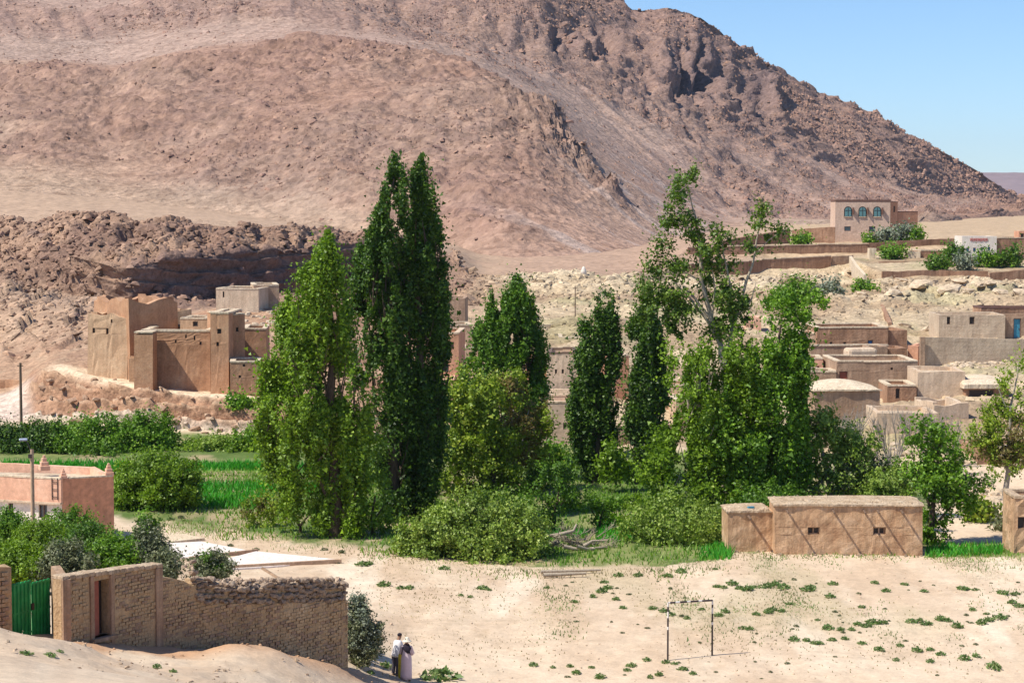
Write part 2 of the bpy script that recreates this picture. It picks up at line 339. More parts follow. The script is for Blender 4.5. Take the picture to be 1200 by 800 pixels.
# ---------------------------------------------------------------- mountain
ml = [
 [('z', -560, 16, 420), ('z', 0, 18, 430), ('z', 300, 13, 395), ('z', 430, 10, 375), ('z', 600, 8, 340), ('z', 850, 9, 350), ('z', 1000, 11, 430), ('z', 1100, 11, 600), ('z', 1200, 10, 850), ('z', 1760, 8, 1400)],
 [(-560, 195, 470), (0, 206, 462), (60, 212, 456), (100, 222, 450), (200, 242, 435), (300, 256, 420), (430, 273, 392), (530, 295, 372), (600, 312, 350), (700, 320, 348), (850, 300, 375), (1000, 272, 460), (1100, 258, 650), (1200, 247, 900), (1320, 240, 1150), (1760, 240, 1500)],
 [(-560, 90, 640), (-200, 80, 620), (0, 75, 600), (60, 72, 595), (100, 80, 590), (130, 88, 585), (200, 70, 580), (350, 52, 580), (450, 60, 570), (520, 72, 555), (560, 90, 540), (600, 115, 525), (635, 138, 505), (680, 190, 470), (720, 230, 450), (780, 268, 440), (850, 285, 440), (1000, 264, 620), (1100, 254, 760), (1200, 244, 1000), (1320, 239, 1250), (1760, 239, 1600)],
 [(-560, 85, 690), (0, 66, 670), (130, 74, 665), (350, 48, 650), (450, 55, 650), (560, 82, 640), (630, 118, 640), (700, 175, 630), (780, 225, 630), (850, 255, 650), (950, 255, 700), (1060, 248, 800), (1200, 242, 1100), (1320, 238, 1350), (1760, 238, 1700)],
 [(-560, -70, 900), (0, -30, 900), (200, -25, 880), (300, -5, 860), (400, 10, 850), (480, 35, 840), (560, 50, 830), (640, 75, 830), (720, 105, 840), (800, 130, 860), (880, 160, 900), (960, 188, 960), (1050, 215, 1050), (1120, 232, 1150), (1200, 241.5, 1250), (1320, 238, 1450), (1760, 238, 1800)],
 [(-560, -300, 1300), (0, -200, 1300), (300, -140, 1200), (500, -90, 1150), (620, -60, 1120), (690, -22, 1100), (725, -6, 1100), (745, 6, 1100), (762, 6, 1100), (785, 3, 1100), (800, 10, 1105), (812, 12, 1105), (830, 20, 1110), (846, 34, 1115), (862, 47, 1120), (880, 62, 1130), (900, 77, 1140), (930, 91, 1150), (960, 110, 1160), (975, 116, 1165), (1000, 125, 1170), (1030, 138, 1185), (1060, 156, 1200), (1080, 163, 1210), (1110, 180, 1240), (1140, 196, 1270), (1170, 217, 1300), (1200, 234, 1350), (1240, 250, 1400), (1320, 252, 1600), (1760, 252, 1900)],
 [('z', -560, 150, 1900), ('z', 690, 40, 1600), ('z', 1000, 0, 1600), ('z', 1760, 0, 2000)],
]
msubs = [14, 190, 24, 120, 130, 8]
MC = 730
mX, mY, mZ, mI, mAl = loft(ml, msubs, MC, 4, 2)
mn = normals(mX, mY, mZ); mU, mV = proj(mX, mY, mZ); M2 = np.broadcast_to(mI[:, None], mX.shape); z0 = np.zeros_like(mX)
# rocky or smooth, feature by feature
rn = fbm(mX*.012, mY*.012, mZ*.02, 5, 60)
spur = sm(.95, 1.15, M2)*(1-sm(2.05, 2.3, M2))*(1-sm(640, 800, mU+.8*(mV-140)))
rough = spur*sm(.30, .5, rn+.25*(M2-1.2))
upper = sm(3.9, 4.5, M2)
rough = np.maximum(rough, sm(3.3, 4.4, M2+.9*(rn-.5))*sm(150, 300, mU)*1.0)
rough = np.maximum(rough, sm(.5, .62, rn)*.8*sm(3, 3.3, M2))
rtright = sm(720, 900, mU)*sm(.42, .6, fbm(mX*.02+mY*.012, mY*.006, z0, 5, 61)); rough = np.maximum(rough, rtright*.9)
crest = np.exp(-((M2-1.93)/.13)**2)*sm(150, 330, mU)*(1-sm(700, 760, mU)); rough = np.maximum(rough, crest*.8)
rough = np.clip(rough, .07, 1)
sc2 = 1+.6*sm(600, 1000, mY)
a1, ai1 = worley(mX/2.6/sc2+fbm(mX*.3, mY*.3, z0, 2, 62), mY/3.4/sc2+mZ*.25, 63)
a2, ai2 = worley(mX/6.5/sc2, mY/9/sc2+mZ*.1, 64)
bedz = mZ*.16+mX*.012+fbm(mX*.01, mY*.01, z0, 3, 74)*2.5; bedz = bedz-np.floor(bedz); dm = rough*((bedz**2.5)*3.2*sm(.4, .6, fbm(mX*.015, mY*.015, z0, 3, 75))+(.5-a1)*1.3*sc2*(ai1 > .35)+(.55-a2)*1.7*sc2*(ai2 > .5)+(fbm(mX*.12, mY*.08, mZ*.12, 5, 65)-.5)*3.6)
dm += (fbm(mX*.012, mY*.012, z0, 3, 66)-.5)*9*sm(1.1, 1.6, M2)
# gullies running down the right-hand scree and the crags under the summit
gul = fbm(mX*.045+mY*.018, mY*.004, z0, 4, 67); dm += -np.abs(gul-.5)*10*sm(2.8, 3.4, M2)*sm(600, 760, mU)
dm *= np.clip(1.06-.9*sm(5, 5.6, M2), 0, 1)
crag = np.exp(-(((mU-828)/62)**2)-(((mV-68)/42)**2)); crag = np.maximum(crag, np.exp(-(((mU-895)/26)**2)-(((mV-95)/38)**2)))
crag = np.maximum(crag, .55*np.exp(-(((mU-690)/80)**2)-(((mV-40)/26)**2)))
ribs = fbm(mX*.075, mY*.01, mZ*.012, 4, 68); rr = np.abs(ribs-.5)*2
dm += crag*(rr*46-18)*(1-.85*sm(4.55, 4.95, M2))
# ridge of boulders running down in the middle
dm += crest*1.6*sm(430, 560, mU)*(1-.7*sm(620, 660, mU))+crest*1.0*(.6-a1)
ridge = np.exp(-((mV-(118+(mU-560)*.62))/11)**2)*sm(545, 600, mU)*(1-sm(860, 900, mU)); dm += ridge*(1.0*(.8-a2)+(.5-a1)*1.0)
mX2 = mX+mn[..., 0]*dm; mY2 = mY+mn[..., 1]*dm; mZ2 = mZ+mn[..., 2]*dm
base = lerpc(np.broadcast_to(np.array((.47, .31, .215)), mX.shape+(3,)).copy(), (.48, .35, .255), sm(.42, .62, fbm(mX*.02, mY*.014, z0, 5, 70)))
base = lerpc(base, (.43, .245, .165), sm(.5, .66, fbm(mX*.016+3, mY*.01, z0, 4, 71))*.8)
pink = sm(2.2, 3.0, M2); base = lerpc(base, (.47, .33, .26), pink*.8)
scree = sm(480, 640, mU)*(1-sm(820, 900, mU))*sm(140, 230, mV); base = lerpc(base, (.48, .30, .215), scree*.7)
stk = fbm(mX*.2+mY*.14, mY*.008, z0, 4, 72); base = lerpc(base, (.56, .44, .37), scree*sm(.56, .66, stk)*.65)
rcol = lerpc(np.broadcast_to(np.array((.37, .225, .16)), mX.shape+(3,)).copy(), (.25, .15, .12), ai1)
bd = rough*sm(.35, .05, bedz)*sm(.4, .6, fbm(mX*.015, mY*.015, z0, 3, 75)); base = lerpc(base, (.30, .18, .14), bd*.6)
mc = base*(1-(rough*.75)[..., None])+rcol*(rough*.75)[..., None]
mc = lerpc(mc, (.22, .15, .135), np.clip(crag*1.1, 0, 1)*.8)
fan2 = 1-sm(.95, 1.12, M2+.2*(rn-.5)); mc = lerpc(mc, (.47, .325, .225), fan2*(1-sm(430, 560, mU)))
mc = mc*np.array((.84, .84, .86))
m_mount = gmat('mountain_rock', .12, .8, .26, ((.18, .5, 2.0), (.8, .7, .8)), (.55, .6, .6), ((.75, .74, 1.14), (.28, .86, 1.08)))
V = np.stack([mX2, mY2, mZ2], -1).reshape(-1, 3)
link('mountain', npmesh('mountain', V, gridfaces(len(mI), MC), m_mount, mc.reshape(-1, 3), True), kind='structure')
# distant hills at the right-hand horizon
dl = [[('z', 700, 0, 5200), ('z', 1760, 0, 5200)],
 [('z', 700, 10, 5400), ('z', 1760, 10, 5400)],
 [(700, 215, 6400), (1000, 205, 6400), (1140, 203, 6400), (1165, 205, 6400), (1200, 203, 6400), (1260, 206, 6400), (1400, 199, 6400), (1760, 210, 6400)],
 [('z', 700, 0, 8500), ('z', 1760, 0, 8500)]]
dX, dY, dZ, dI, _a = loft(dl, [3, 24, 6], 240, 3, 1)
dd = fbm(dX*.004, dY*.004, np.zeros_like(dX), 5, 80); dZ = dZ+(dd-.5)*40*(dI[:, None] > .9)
m_far = gmat('far_rock', .01, .04, .15, ((.01, .4, 20),))
link('distant_hills', npmesh('distant_hills', np.stack([dX, dY, dZ], -1).reshape(-1, 3), gridfaces(len(dI), 240), m_far, np.broadcast_to(np.array((.24, .17, .17)), (dX.size, 3)), True), kind='structure')

# ---------------------------------------------------------------- loose rock, too many to count
ROCKB = []
for q in range(8):
    rr_ = np.random.RandomState(q); a = np.array([[1,0,0],[-1,0,0],[0,1,0],[0,-1,0],[0,0,1],[0,0,-1],[.7,.7,.5],[-.7,.6,.6]][:6], dtype=float)
    ang = rr_.rand(4)*.7+np.arange(4)*PI/2
    top = np.stack([np.cos(ang)*(.5+.3*rr_.rand(4)), np.sin(ang)*(.5+.3*rr_.rand(4)), .35+.3*rr_.rand(4)], -1)
    bot = np.stack([np.cos(ang+.3)*(.8+.3*rr_.rand(4)), np.sin(ang+.3)*(.8+.3*rr_.rand(4)), -.4+0*ang], -1)
    ROCKB.append(np.concatenate([bot, top]))
ROCKF = np.array([[0,1,5],[0,5,4],[1,2,6],[1,6,5],[2,3,7],[2,7,6],[3,0,4],[3,4,7],[4,5,6],[4,6,7]])
def rocks(name, P, size, cols, mat, seed, flat=.7):
    rg = np.random.RandomState(seed); n = len(P)
    kb = rg.randint(0, 8, n); B = np.array(ROCKB)[kb]; a = rg.rand(n)*2*PI
    ca, sa = np.cos(a)[:, None], np.sin(a)[:, None]
    st = .7+.7*rg.rand(n)
    x = B[..., 0]*st[:, None]; y = B[..., 1]
    tl = (rg.rand(n)-.5)[:, None]*.9
    Z = B[..., 2]*flat+x*tl
    V = np.stack([(x*ca-y*sa)*size[:, None]+P[:, :1], (x*sa+y*ca)*size[:, None]+P[:, 1:2], Z*size[:, None]+P[:, 2:3]], -1)
    F = (ROCKF[None]+(np.arange(n)*8)[:, None, None]).reshape(-1, 3)
    cc = np.repeat(cols*(.75+.5*rg.rand(n, 1)), 8, axis=0)
    return link(name, npmesh(name, V.reshape(-1, 3), F, mat, cc), kind='stuff')
def scatter(Xa, Ya, Za, Ca, w, n, seed):
    """pick n points on a grid, weight w times the area each cell covers"""
    rg = np.random.RandomState(seed)
    ww = (w*np.abs(np.gradient(Ya, axis=0))*Ya).ravel(); ww[~np.isfinite(ww)] = 0; cdf = np.cumsum(ww); cdf /= cdf[-1]
    k = np.searchsorted(cdf, rg.rand(n)); k = np.clip(k, 0, Xa.size-1)
    P = np.stack([Xa.ravel()[k], Ya.ravel()[k], Za.ravel()[k]], -1); P[:, 0] += (rg.rand(n)-.5)*.8; return P, Ca.reshape(-1, 3)[k], k
m_rock = gmat('loose_rock', .8, 4, .2, ((2.5, .5, .2),))
vis = (mU > -330)*(mU < 1500)*(mV > -90)*(mV < 330)
clus = .15+1.6*sm(.42, .62, fbm(mX*.03, mY*.02, z0, 4, 92))
wm = (np.clip(rough-.2, 0, 1)**1.2*clus+.05)*vis*sm(.98, 1.1, M2)*(1-crag)
def chips(name, P, size, cols, mat, seed):
    rg = np.random.RandomState(seed); n = len(P); an = rg.rand(n, 4)*.8+np.arange(4)*PI/2; st = .7+.6*rg.rand(n, 4)
    B = np.stack([np.cos(an)*st*1.15, np.sin(an)*st, np.full((n, 4), -.3)], -1); ap = np.stack([rg.randn(n)*.3, rg.randn(n)*.3, .55+.5*rg.rand(n)], -1)[:, None]
    V = (np.concatenate([B, ap], 1)*size[:, None, None]+P[:, None]).reshape(-1, 3); F = (np.array([[0, 1, 4], [1, 2, 4], [2, 3, 4], [3, 0, 4]])[None]+(np.arange(n)*5)[:, None, None]).reshape(-1, 3)
    return link(name, npmesh(name, V, F, mat, np.repeat(cols*(.8+.45*rg.rand(n, 1)), 5, axis=0)), kind='stuff')
P, cc, k = scatter(mX2, mY2, mZ2, rcol*.95, wm, 16000, 1)
rg = np.random.RandomState(5); sz = (.40+1.0*rg.rand(len(P))**2.8)*(P[:, 1]/620)**1.0
rocks('mountain_boulders', P, sz, cc*1.15, m_rock, 2)
P, cc, k = scatter(mX2, mY2, mZ2, rcol, wm+.03*vis*sm(.98, 1.1, M2), 105000, 8)
sz = (.22+.50*rg.rand(len(P))**2)*(P[:, 1]/620)
chips('mountain_scree', P, sz, cc*.88, m_rock, 9)
cw = (cliff*(1-.9*wall)+cliffbase*.6*sm(.4, .6, fbm(gX*.05, gY*.05, zz, 3, 90)))*(U0 > -300)
P, cc, k = scatter(gX2, gY2, gZ2, col, cw, 11000, 3)
sz = .20+.75*rg.rand(len(P))**3.5
rocks('cliff_rubble', P, sz, cc*1.1, m_rock, 4)
hw = (hill*sm(.42, .6, fbm(gX*.1, gY*.1, zz, 4, 91))+ledge*1.2+leftslope*1.6+bank*.35+.4*band(9.9, 10.4, .1)*(U0 < 330))*(U0 > -200)*(U0 < 1400)
P, cc, k = scatter(gX2, gY2, gZ2, col, hw, 13000, 6)
sz = .10+.55*rg.rand(len(P))**3.5
rocks('hillside_stones', P, sz, cc*1.05, m_rock, 7)

fw = (flat*band(2.2, 7.6, .3)*(1-gm)*(.25+sm(.45, .65, p3_)))*(U0 > -60)*(U0 < 1260)
P, cc, k = scatter(gX2, gY2, gZ2, col, fw, 9000, 21)
sz = .018+.075*rg.rand(len(P))**4
rocks('field_gravel', P, sz, cc*.85, m_rock, 22)
# ================================================================ vegetation
def leafmat(name, c1, c2, c3=None, tr=.22, rough=.5):
    m, nt, b = newmat(name)
    g = nt.nodes.new('ShaderNodeNewGeometry')
    st = [(0, c1), (.55, c2), (1, c3 or c2)]
    r = nramp(nt, g.outputs['Random Per Island'], st)
    v = ocoord(nt); n = nnoise(nt, .45, 3, .6, v); r2 = nramp(nt, n.outputs[0], [(.3, (.7, .75, .7)), (.7, (1.25, 1.2, 1.1))])
    c = nmix(nt, 1, r.outputs[0], r2.outputs[0], 'MULTIPLY'); nt.links.new(c, b.inputs['Base Color'])
    b.inputs['Roughness'].default_value = rough; b.inputs['Specular IOR Level'].default_value = .35
    t = nt.nodes.new('ShaderNodeBsdfTranslucent'); hs = nmix(nt, 1, c, (1.3, 1.5, .5), 'MULTIPLY'); nt.links.new(hs, t.inputs[0])
    mx = nt.nodes.new('ShaderNodeMixShader'); mx.inputs[0].default_value = tr
    nt.links.new(b.outputs[0], mx.inputs[1]); nt.links.new(t.outputs[0], mx.inputs[2])
    nt.links.new(mx.outputs[0], nt.nodes['Material Output'].inputs[0]); return m
L_DARK = leafmat('poplar_leaf_dark', (.024, .062, .008), (.058, .125, .012), (.13, .22, .02), .24)
L_MID = leafmat('poplar_leaf', (.045, .11, .008), (.085, .18, .012), (.16, .27, .022), .24)
L_LITE = leafmat('poplar_leaf_light', (.09, .165, .008), (.155, .26, .012), (.25, .37, .025), .26)
L_YEL = leafmat('yellow_green_leaf', (.12, .19, .012), (.21, .30, .018), (.33, .37, .05))
L_FRESH = leafmat('fresh_leaf', (.065, .15, .008), (.125, .25, .012), (.22, .36, .03), .26)
L_WILLOW = leafmat('willow_leaf', (.13, .205, .025), (.22, .32, .045), (.35, .42, .10))
L_OLIVE = leafmat('olive_leaf', (.08, .095, .045), (.15, .17, .08), (.28, .28, .17), .12)
L_GREY = leafmat('grey_leaf', (.14, .17, .12), (.22, .25, .18), (.30, .32, .25), .1)
L_GAUNT = leafmat('old_poplar_leaf', (.055, .11, .010), (.10, .175, .016), (.20, .27, .04))
L_BROWN = leafmat('rusty_leaf', (.14, .09, .035), (.20, .15, .05), (.22, .21, .06))
L_TUFT = leafmat('tuft_blade', (.06, .11, .03), (.10, .17, .045), (.20, .22, .09), .2)
L_TUFTD = leafmat('tuft_leaf', (.09, .17, .05), (.15, .24, .075), (.28, .31, .14), .25)
def bark(name, c1, c2):
    m, nt, b = newmat(name); v = ocoord(nt, (3, 3, .8)); n = nnoise(nt, 5, 6, .7, v)
    r = nramp(nt, n.outputs[0], [(.3, c1), (.7, c2)]); nt.links.new(r.outputs[0], b.inputs['Base Color']); nbump(nt, b, [(n.outputs[0], .8, .04)]); return m
BK_D = bark('dark_bark', (.05, .035, .022), (.14, .10, .07))
BK_P = bark('pale_bark', (.26, .20, .14), (.50, .42, .32))
BK_G = bark('grey_bark', (.24, .20, .17), (.44, .39, .34))
LQ = 2.5; LS = .64
def leaves(name, P, N, size, mat, parent=None, loc=(0, 0, 0), rg=None, aspect=.62):
    n = len(P); loc = np.array(loc)
    N = N/(np.linalg.norm(N, axis=1, keepdims=True)+1e-9)
    t = np.cross(N, rg.randn(n, 3)); t /= np.linalg.norm(t, axis=1, keepdims=True)+1e-9; b = np.cross(N, t)
    s = (size*(.6+.8*rg.rand(n)))[:, None]
    bend = N*s*.18
    V = np.stack([P-t*s*.55-b*s*.25, P+t*s*.5-b*s*.3+bend, P+b*s*.62-t*s*.1], 1)-loc
    F = np.arange(3*n).reshape(-1, 3)
    return link(name, npmesh(name, V.reshape(-1, 3), F, mat), parent)
def tubes(name, paths, mat, parent=None, loc=(0, 0, 0), k=6):
    """paths: list of [(Vector, radius), ...] joined in one mesh"""
    V, F = [], []; loc = Vector(loc)
    for pth in paths:
        off = len(V); n = len(pth)
        for i, (p, r) in enumerate(pth):
            a = pth[max(i-1, 0)][0]; c = pth[min(i+1, n-1)][0]; d = (Vector(c)-Vector(a))
            if d.length < 1e-6: d = Vector((0, 0, 1))
            d.normalize(); x = d.orthogonal().normalized(); 
            ref = Vector((1, .3, 0)); x = (ref-d*ref.dot(d)); x = x.normalized() if x.length > .1 else d.orthogonal().normalized()
            y = d.cross(x)
            for j in range(k):
                an = 2*PI*j/k; V.append(Vector(p)-loc+(x*math.cos(an)+y*math.sin(an))*r)
        for i in range(n-1):
            for j in range(k):
                q = off+i*k; F.append((q+j, q+(j+1) % k, q+k+(j+1) % k, q+k+j))
    return link(name, npmesh(name, np.array([tuple(v) for v in V]), np.array(F), mat, smooth=True), parent)
def wig(p0, p1, r0, r1, n=6, j=.06, rg=random, sag=0):
    p0, p1 = Vector(p0), Vector(p1); L = (p1-p0).length; out = []
    ox = oy = 0
    for i in range(n+1):
        t = i/n; e = math.sin(PI*t)
        if i: ox += rg.uniform(-1, 1)*j*L/ n*2; oy += rg.uniform(-1, 1)*j*L/n*2
        f = 1 if i < n else 1
        out.append((p0.lerp(p1, t)+Vector((ox, oy, -sag*e))*(1 if i else 0), r0+(r1-r0)*t))
    return out
def plume_pts(rg, Y, ub, vb, ut, vt, hw, s, dens, dy=0, p=.62, yr=.9, base=.12):
    """leaf points of one upright plume of a poplar: rising sprays of leaves round a leaning axis"""
    A = W(ub, vb, Y+dy); B = W(ut, vt, Y+dy); H = B.z-A.z; R0 = hw/ppm(Y)
    ncl = max(10, int(H*R0*dens*.95))
    t = rg.rand(ncl)**.85
    def prof(t): return np.clip(np.minimum((t/base)**.7, 1), .3, 1)*np.clip(np.minimum((1-t)/(1-base), 1), 0, 1)**p
    an = rg.rand(ncl)*2*PI; q = rg.rand(ncl)**.4
    wn = .42+1.2*vn(t*H*.8+ub, np.cos(an)*1.3+ut*.1, np.sin(an)*1.3+3, 5)
    ln = (1.0+1.5*rg.rand(ncl))*min(1, .4+R0*.35)
    r1 = R0*prof(t)*wn*q*(.85+.35*rg.rand(ncl)); r0 = r1*.45
    m = int(64*LQ)
    an2 = np.repeat(an, m); k = rg.rand(ncl*m)**.8
    rr_ = np.repeat(r0, m)*(1-k)+np.repeat(r1, m)*k
    tt = np.repeat(t, m)+(k-.8)*np.repeat(ln, m)/H
    sg = np.repeat(.20+.20*rg.rand(ncl), m)*(1.15-.75*k)*max(s/.2, .8)*min(1, R0/1.1+.35)*np.where(rg.rand(ncl*m) < .08, 2.1, 1)
    P = np.stack([A.x+(B.x-A.x)*tt+rr_*np.cos(an2), A.y+(B.y-A.y)*tt+rr_*np.sin(an2)*yr, A.z+H*tt], -1)+rg.randn(ncl*m, 3)*np.stack([sg, sg, sg*1.2], -1)
    O = np.stack([np.cos(an2), np.sin(an2), .3+0*an2], -1)
    N = O*.7+rg.randn(ncl*m, 3)*.6
    return P, N, np.where(rg.rand(ncl*m) < .25*(k < .30), 1.6, 1.0)
def blob_pts(rg, Y, u, v, ru, rv, s, dens, dy=0, ry=None, m=30, surf=.5):
    c = W(u, v, Y+dy); a = ru*1.12/ppm(Y); h = rv*1.12/ppm(Y); b = ry if ry else min(a, 3.5)*.9
    m = int(m*LQ); ncl = max(7, int(a*h*dens*1.5*(1+.4*b)*(.22/max(s, .1))**.9))
    d = rg.randn(ncl, 3); d /= np.linalg.norm(d, axis=1, keepdims=True)
    q = rg.rand(ncl)**surf
    wn = .72+.6*vn(d[:, 0]*2.1+u, d[:, 1]*2.1, d[:, 2]*2.1+v, 3)
    Cc = np.array(c)+d*q[:, None]*wn[:, None]*np.array([a, b, h])
    k = rg.rand(ncl*m); sg = np.repeat(.10+.20*rg.rand(ncl), m)*max(s/.2, .5)
    O = d+np.array([0, 0, .5])
    sg = sg*np.where(rg.rand(ncl*m) < .08, 2.0, 1)
    P = np.repeat(Cc, m, 0)+rg.randn(ncl*m, 3)*sg[:, None]+np.repeat(O, m, 0)*((k-.3)*.55*max(s/.2, .5))[:, None]
    N = np.repeat(O, m, 0)*.6+rg.randn(ncl*m, 3)*.65
    return P, N, np.where((k < .3)*(rg.rand(ncl*m) < .4), 1.5, 1.0)
TRI = [0]
def plant(name, label, cat, u, Y, plumes=(), blobs=(), mat=L_MID, s=.22, dens=7, trunk=None, limbs=(), bk=BK_D, seed=1, group=None, extra=(), crown='crown', minz=None, thin=0, kz=6, extra_thin=False):
    """trunk: list of (u, v, radius_m[, dy]); limbs the same, one list each; plumes/blobs are pixel-size lists"""
    rg = np.random.RandomState(seed); rr_ = random.Random(seed)
    p0 = G(u, Y); t = thing(name, label, cat, p0, group)
    for mt, pls, bls in ((mat, plumes, blobs),)+tuple(extra):
        Ps, Ns, Ss = [], [], []
        for a in pls: P, N, S_ = plume_pts(rg, Y, *a[:5], s, dens, *a[5:]); Ps.append(P); Ns.append(N); Ss.append(S_)
        for a in bls: P, N, S_ = blob_pts(rg, Y, *a[:4], s, dens, *a[4:]); Ps.append(P); Ns.append(N); Ss.append(S_)
        if not Ps: continue
        P = np.concatenate(Ps); N = np.concatenate(Ns); S_ = np.concatenate(Ss)
        keep = P[:, 2] > (p0.z+.05 if minz is None else minz)
        if not thin and pls and not extra_thin: keep &= fbm(P[:, 0]*1.0, P[:, 1]*1.0, P[:, 2]*.45, 3, seed) > (.405+.08*(P[:, 2]-p0.z)/20)
        if thin: keep &= fbm(P[:, 0]*.9, P[:, 1]*.9, P[:, 2]*.9, 3, seed) > thin
        P, N, S_ = P[keep], N[keep], S_[keep]; TRI[0] += len(P)
        leaves(crown if mt is mat else 'foliage', P, N, s*1.25*LS*S_, mt, t, p0, rg)
    allp = []
    def path(L):
        pts = [(W(q[0], q[1], Y+(q[3] if len(q) > 3 else 0)), q[2]) for q in L]
        out = []
        for i in range(len(pts)-1):
            sgm = wig(pts[i][0], pts[i+1][0], pts[i][1], pts[i+1][1], 4, .05, rr_)
            sgm[-1] = (pts[i+1][0], pts[i+1][1]); out += sgm if i == 0 else sgm[1:]
        return out
    if trunk:
        q = path(trunk); q[0] = (Vector((q[0][0].x, q[0][0].y, p0.z-.3)), q[0][1]*1.25)
        tubes('trunk', [q], bk, t, p0, 8)
    if plumes and cat == 'tree' and len(plumes) > 5:
        tw = []
        for a in plumes:
            A_, B_ = W(a[0], a[1], Y+(a[5] if len(a) > 5 else 0)), W(a[2], a[3], Y+(a[5] if len(a) > 5 else 0)); hw_ = a[4]/ppm(Y)
            for q in range(7):
                f0 = rr_.uniform(.05, .75); f1_ = min(.97, f0+rr_.uniform(.10, .2)); an_ = rr_.uniform(0, 6.28); rr2 = hw_*(.95-.6*f1_)
                st = A_.lerp(B_, f0); en = A_.lerp(B_, f1_)+Vector((math.cos(an_)*rr2, math.sin(an_)*rr2, 0)); tw.append([(st, .05), (st.lerp(en, .5)+Vector((0, 0, -.15)), .035), (en, .012)])
        tubes('upswept_branches', tw, bk, t, p0, 4)
    for L in limbs:
        tubes('limb', [path(L)], bk, t, p0, kz)
    return t
def twigs(rg, p, d, L, r, depth, out, spread=.55, up=.15):
    e = p+d*L; mid = p.lerp(e, .5)+Vector((rg.uniform(-1, 1), rg.uniform(-1, 1), rg.uniform(-1, 1)))*L*.06
    out.append([(p, r), (mid, r*.85), (e, r*.65)])
    if depth == 0: return
    for i in range(3 if depth > 1 else 4):
        nd = (d+Vector((rg.uniform(-1, 1), rg.uniform(-1, 1), rg.uniform(-.6, 1)))*spread+Vector((0, 0, up))).normalized()
        st = e if i < 2 else mid
        twigs(rg, st, nd, L*rg.uniform(.6, .82), r*.62, depth-1, out, spread, up)
def bare_tree(label, u, Y, hpx, seed, n=3, r=.09, depth=4, mat=BK_G, group=None, name='bare_tree'):
    rg = random.Random(seed); p0 = G(u, Y); t = thing(name, label, 'tree', p0, group); H = hpx/ppm(Y); out = []
    q0 = Vector((p0.x, p0.y, p0.z-.2))
    tubes('trunk', [[(q0, r*1.6), (p0+Vector((.05, 0, H*.15)), r*1.2)]], mat, t, p0, 6)
    for i in range(n):
        a = rg.uniform(0, 2*PI); d = Vector((math.cos(a)*.5, math.sin(a)*.5, 1)).normalized()
        twigs(rg, p0+Vector((.05, 0, H*.13)), d, H*.32, r, depth, out, .5, .2)
    tubes('branches', out, mat, t, p0, 3); return t

# ================================================================ buildings
def mud(name, c1, c2, c3=None, s=1.0, bump=.5, courses=0, streak=.3, fine=9.0):
    m, nt, b = newmat(name); v = ocoord(nt)
    n = nnoise(nt, .55*s, 8, .68, v); r = nramp(nt, n.outputs[0], [(.32, c1), (.52, c2), (.72, c3 or c2)])
    vs = ocoord(nt, (2.2, 2.2, .25)); n2 = nnoise(nt, 1.6*s, 5, .6, vs)
    r2 = nramp(nt, n2.outputs[0], [(.35, (1-streak,)*3), (.65, (1+streak*.6,)*3)])
    c = nmix(nt, 1, r.outputs[0], r2.outputs[0], 'MULTIPLY')
    n3 = nnoise(nt, fine*s, 4, .7, v); r3 = nramp(nt, n3.outputs[0], [(.3, (.8,)*3), (.7, (1.18,)*3)])
    c = nmix(nt, 1, c, r3.outputs[0], 'MULTIPLY'); nt.links.new(c, b.inputs['Base Color'])
    ch = [(n.outputs[0], bump, .25), (n3.outputs[0], bump, .05)]
    if courses:
        wv = nt.nodes.new('ShaderNodeTexWave'); wv.wave_type = 'BANDS'; wv.bands_direction = 'Z'; wv.inputs['Scale'].default_value = courses; wv.inputs['Distortion'].default_value = 2.5; wv.inputs['Detail'].default_value = 3
        nt.links.new(v, wv.inputs[0]); ch.append((wv.outputs[1], .12, .03))
    nbump(nt, b, ch); return m
M_HUT = mud('orange_mud_plaster', (.36, .20, .11), (.53, .335, .195), (.67, .47, .31), 1.5, .6, 0, .22)
M_HUTR = mud('mud_and_straw_roof', (.42, .29, .18), (.58, .43, .29), (.64, .52, .38), 3, .8)
M_FORT = mud('reddish_rammed_earth', (.36, .19, .105), (.45, .25, .145), (.54, .34, .21), .9, .35, 0, .12)
M_FORTL = mud('pale_rammed_earth', (.44, .28, .17), (.52, .34, .21), (.60, .43, .28), .9, .35, 0, .12)
M_WALL = mud('brown_garden_wall_earth', (.27, .15, .09), (.35, .20, .125), (.45, .28, .18), .8, .6, 0, .25)
M_TAN = mud('tan_plaster', (.44, .285, .185), (.52, .355, .235), (.60, .43, .30), .7, .35, 0, .15)
M_PINKH = mud('pinkish_beige_plaster', (.52, .36, .27), (.58, .41, .31), (.62, .46, .35), .4, .2, 0, .08)
M_BLOCK = mud('grey_block_wall', (.45, .33, .235), (.52, .40, .285), (.59, .465, .34), 1.2, .5, .8, .12)
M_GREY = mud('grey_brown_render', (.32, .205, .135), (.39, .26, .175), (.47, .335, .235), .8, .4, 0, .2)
M_CREAM = mud('pale_cap', (.58, .45, .31), (.66, .53, .38), (.72, .60, .45), 2, .4)
M_BEIGE = mud('beige_plaster', (.52, .38, .26), (.60, .45, .32), (.66, .52, .38), .8, .35, 0, .15)
M_ORANGE = mud('orange_plaster', (.50, .25, .15), (.56, .29, .18), (.60, .34, .22), .5, .25, 0, .1)
M_PINK = mud('pink_plaster', (.64, .35, .23), (.72, .42, .285), (.74, .48, .35), .5, .25, 0, .1)
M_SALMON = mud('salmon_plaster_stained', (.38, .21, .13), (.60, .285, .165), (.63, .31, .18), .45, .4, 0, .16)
M_WHITE = mud('off_white_plaster', (.66, .57, .48), (.74, .66, .57), (.78, .72, .64), 1, .2, 0, .1)
M_ROOF = mud('flat_earth_roof', (.42, .31, .21), (.54, .42, .30), (.62, .50, .37), .7, .4)
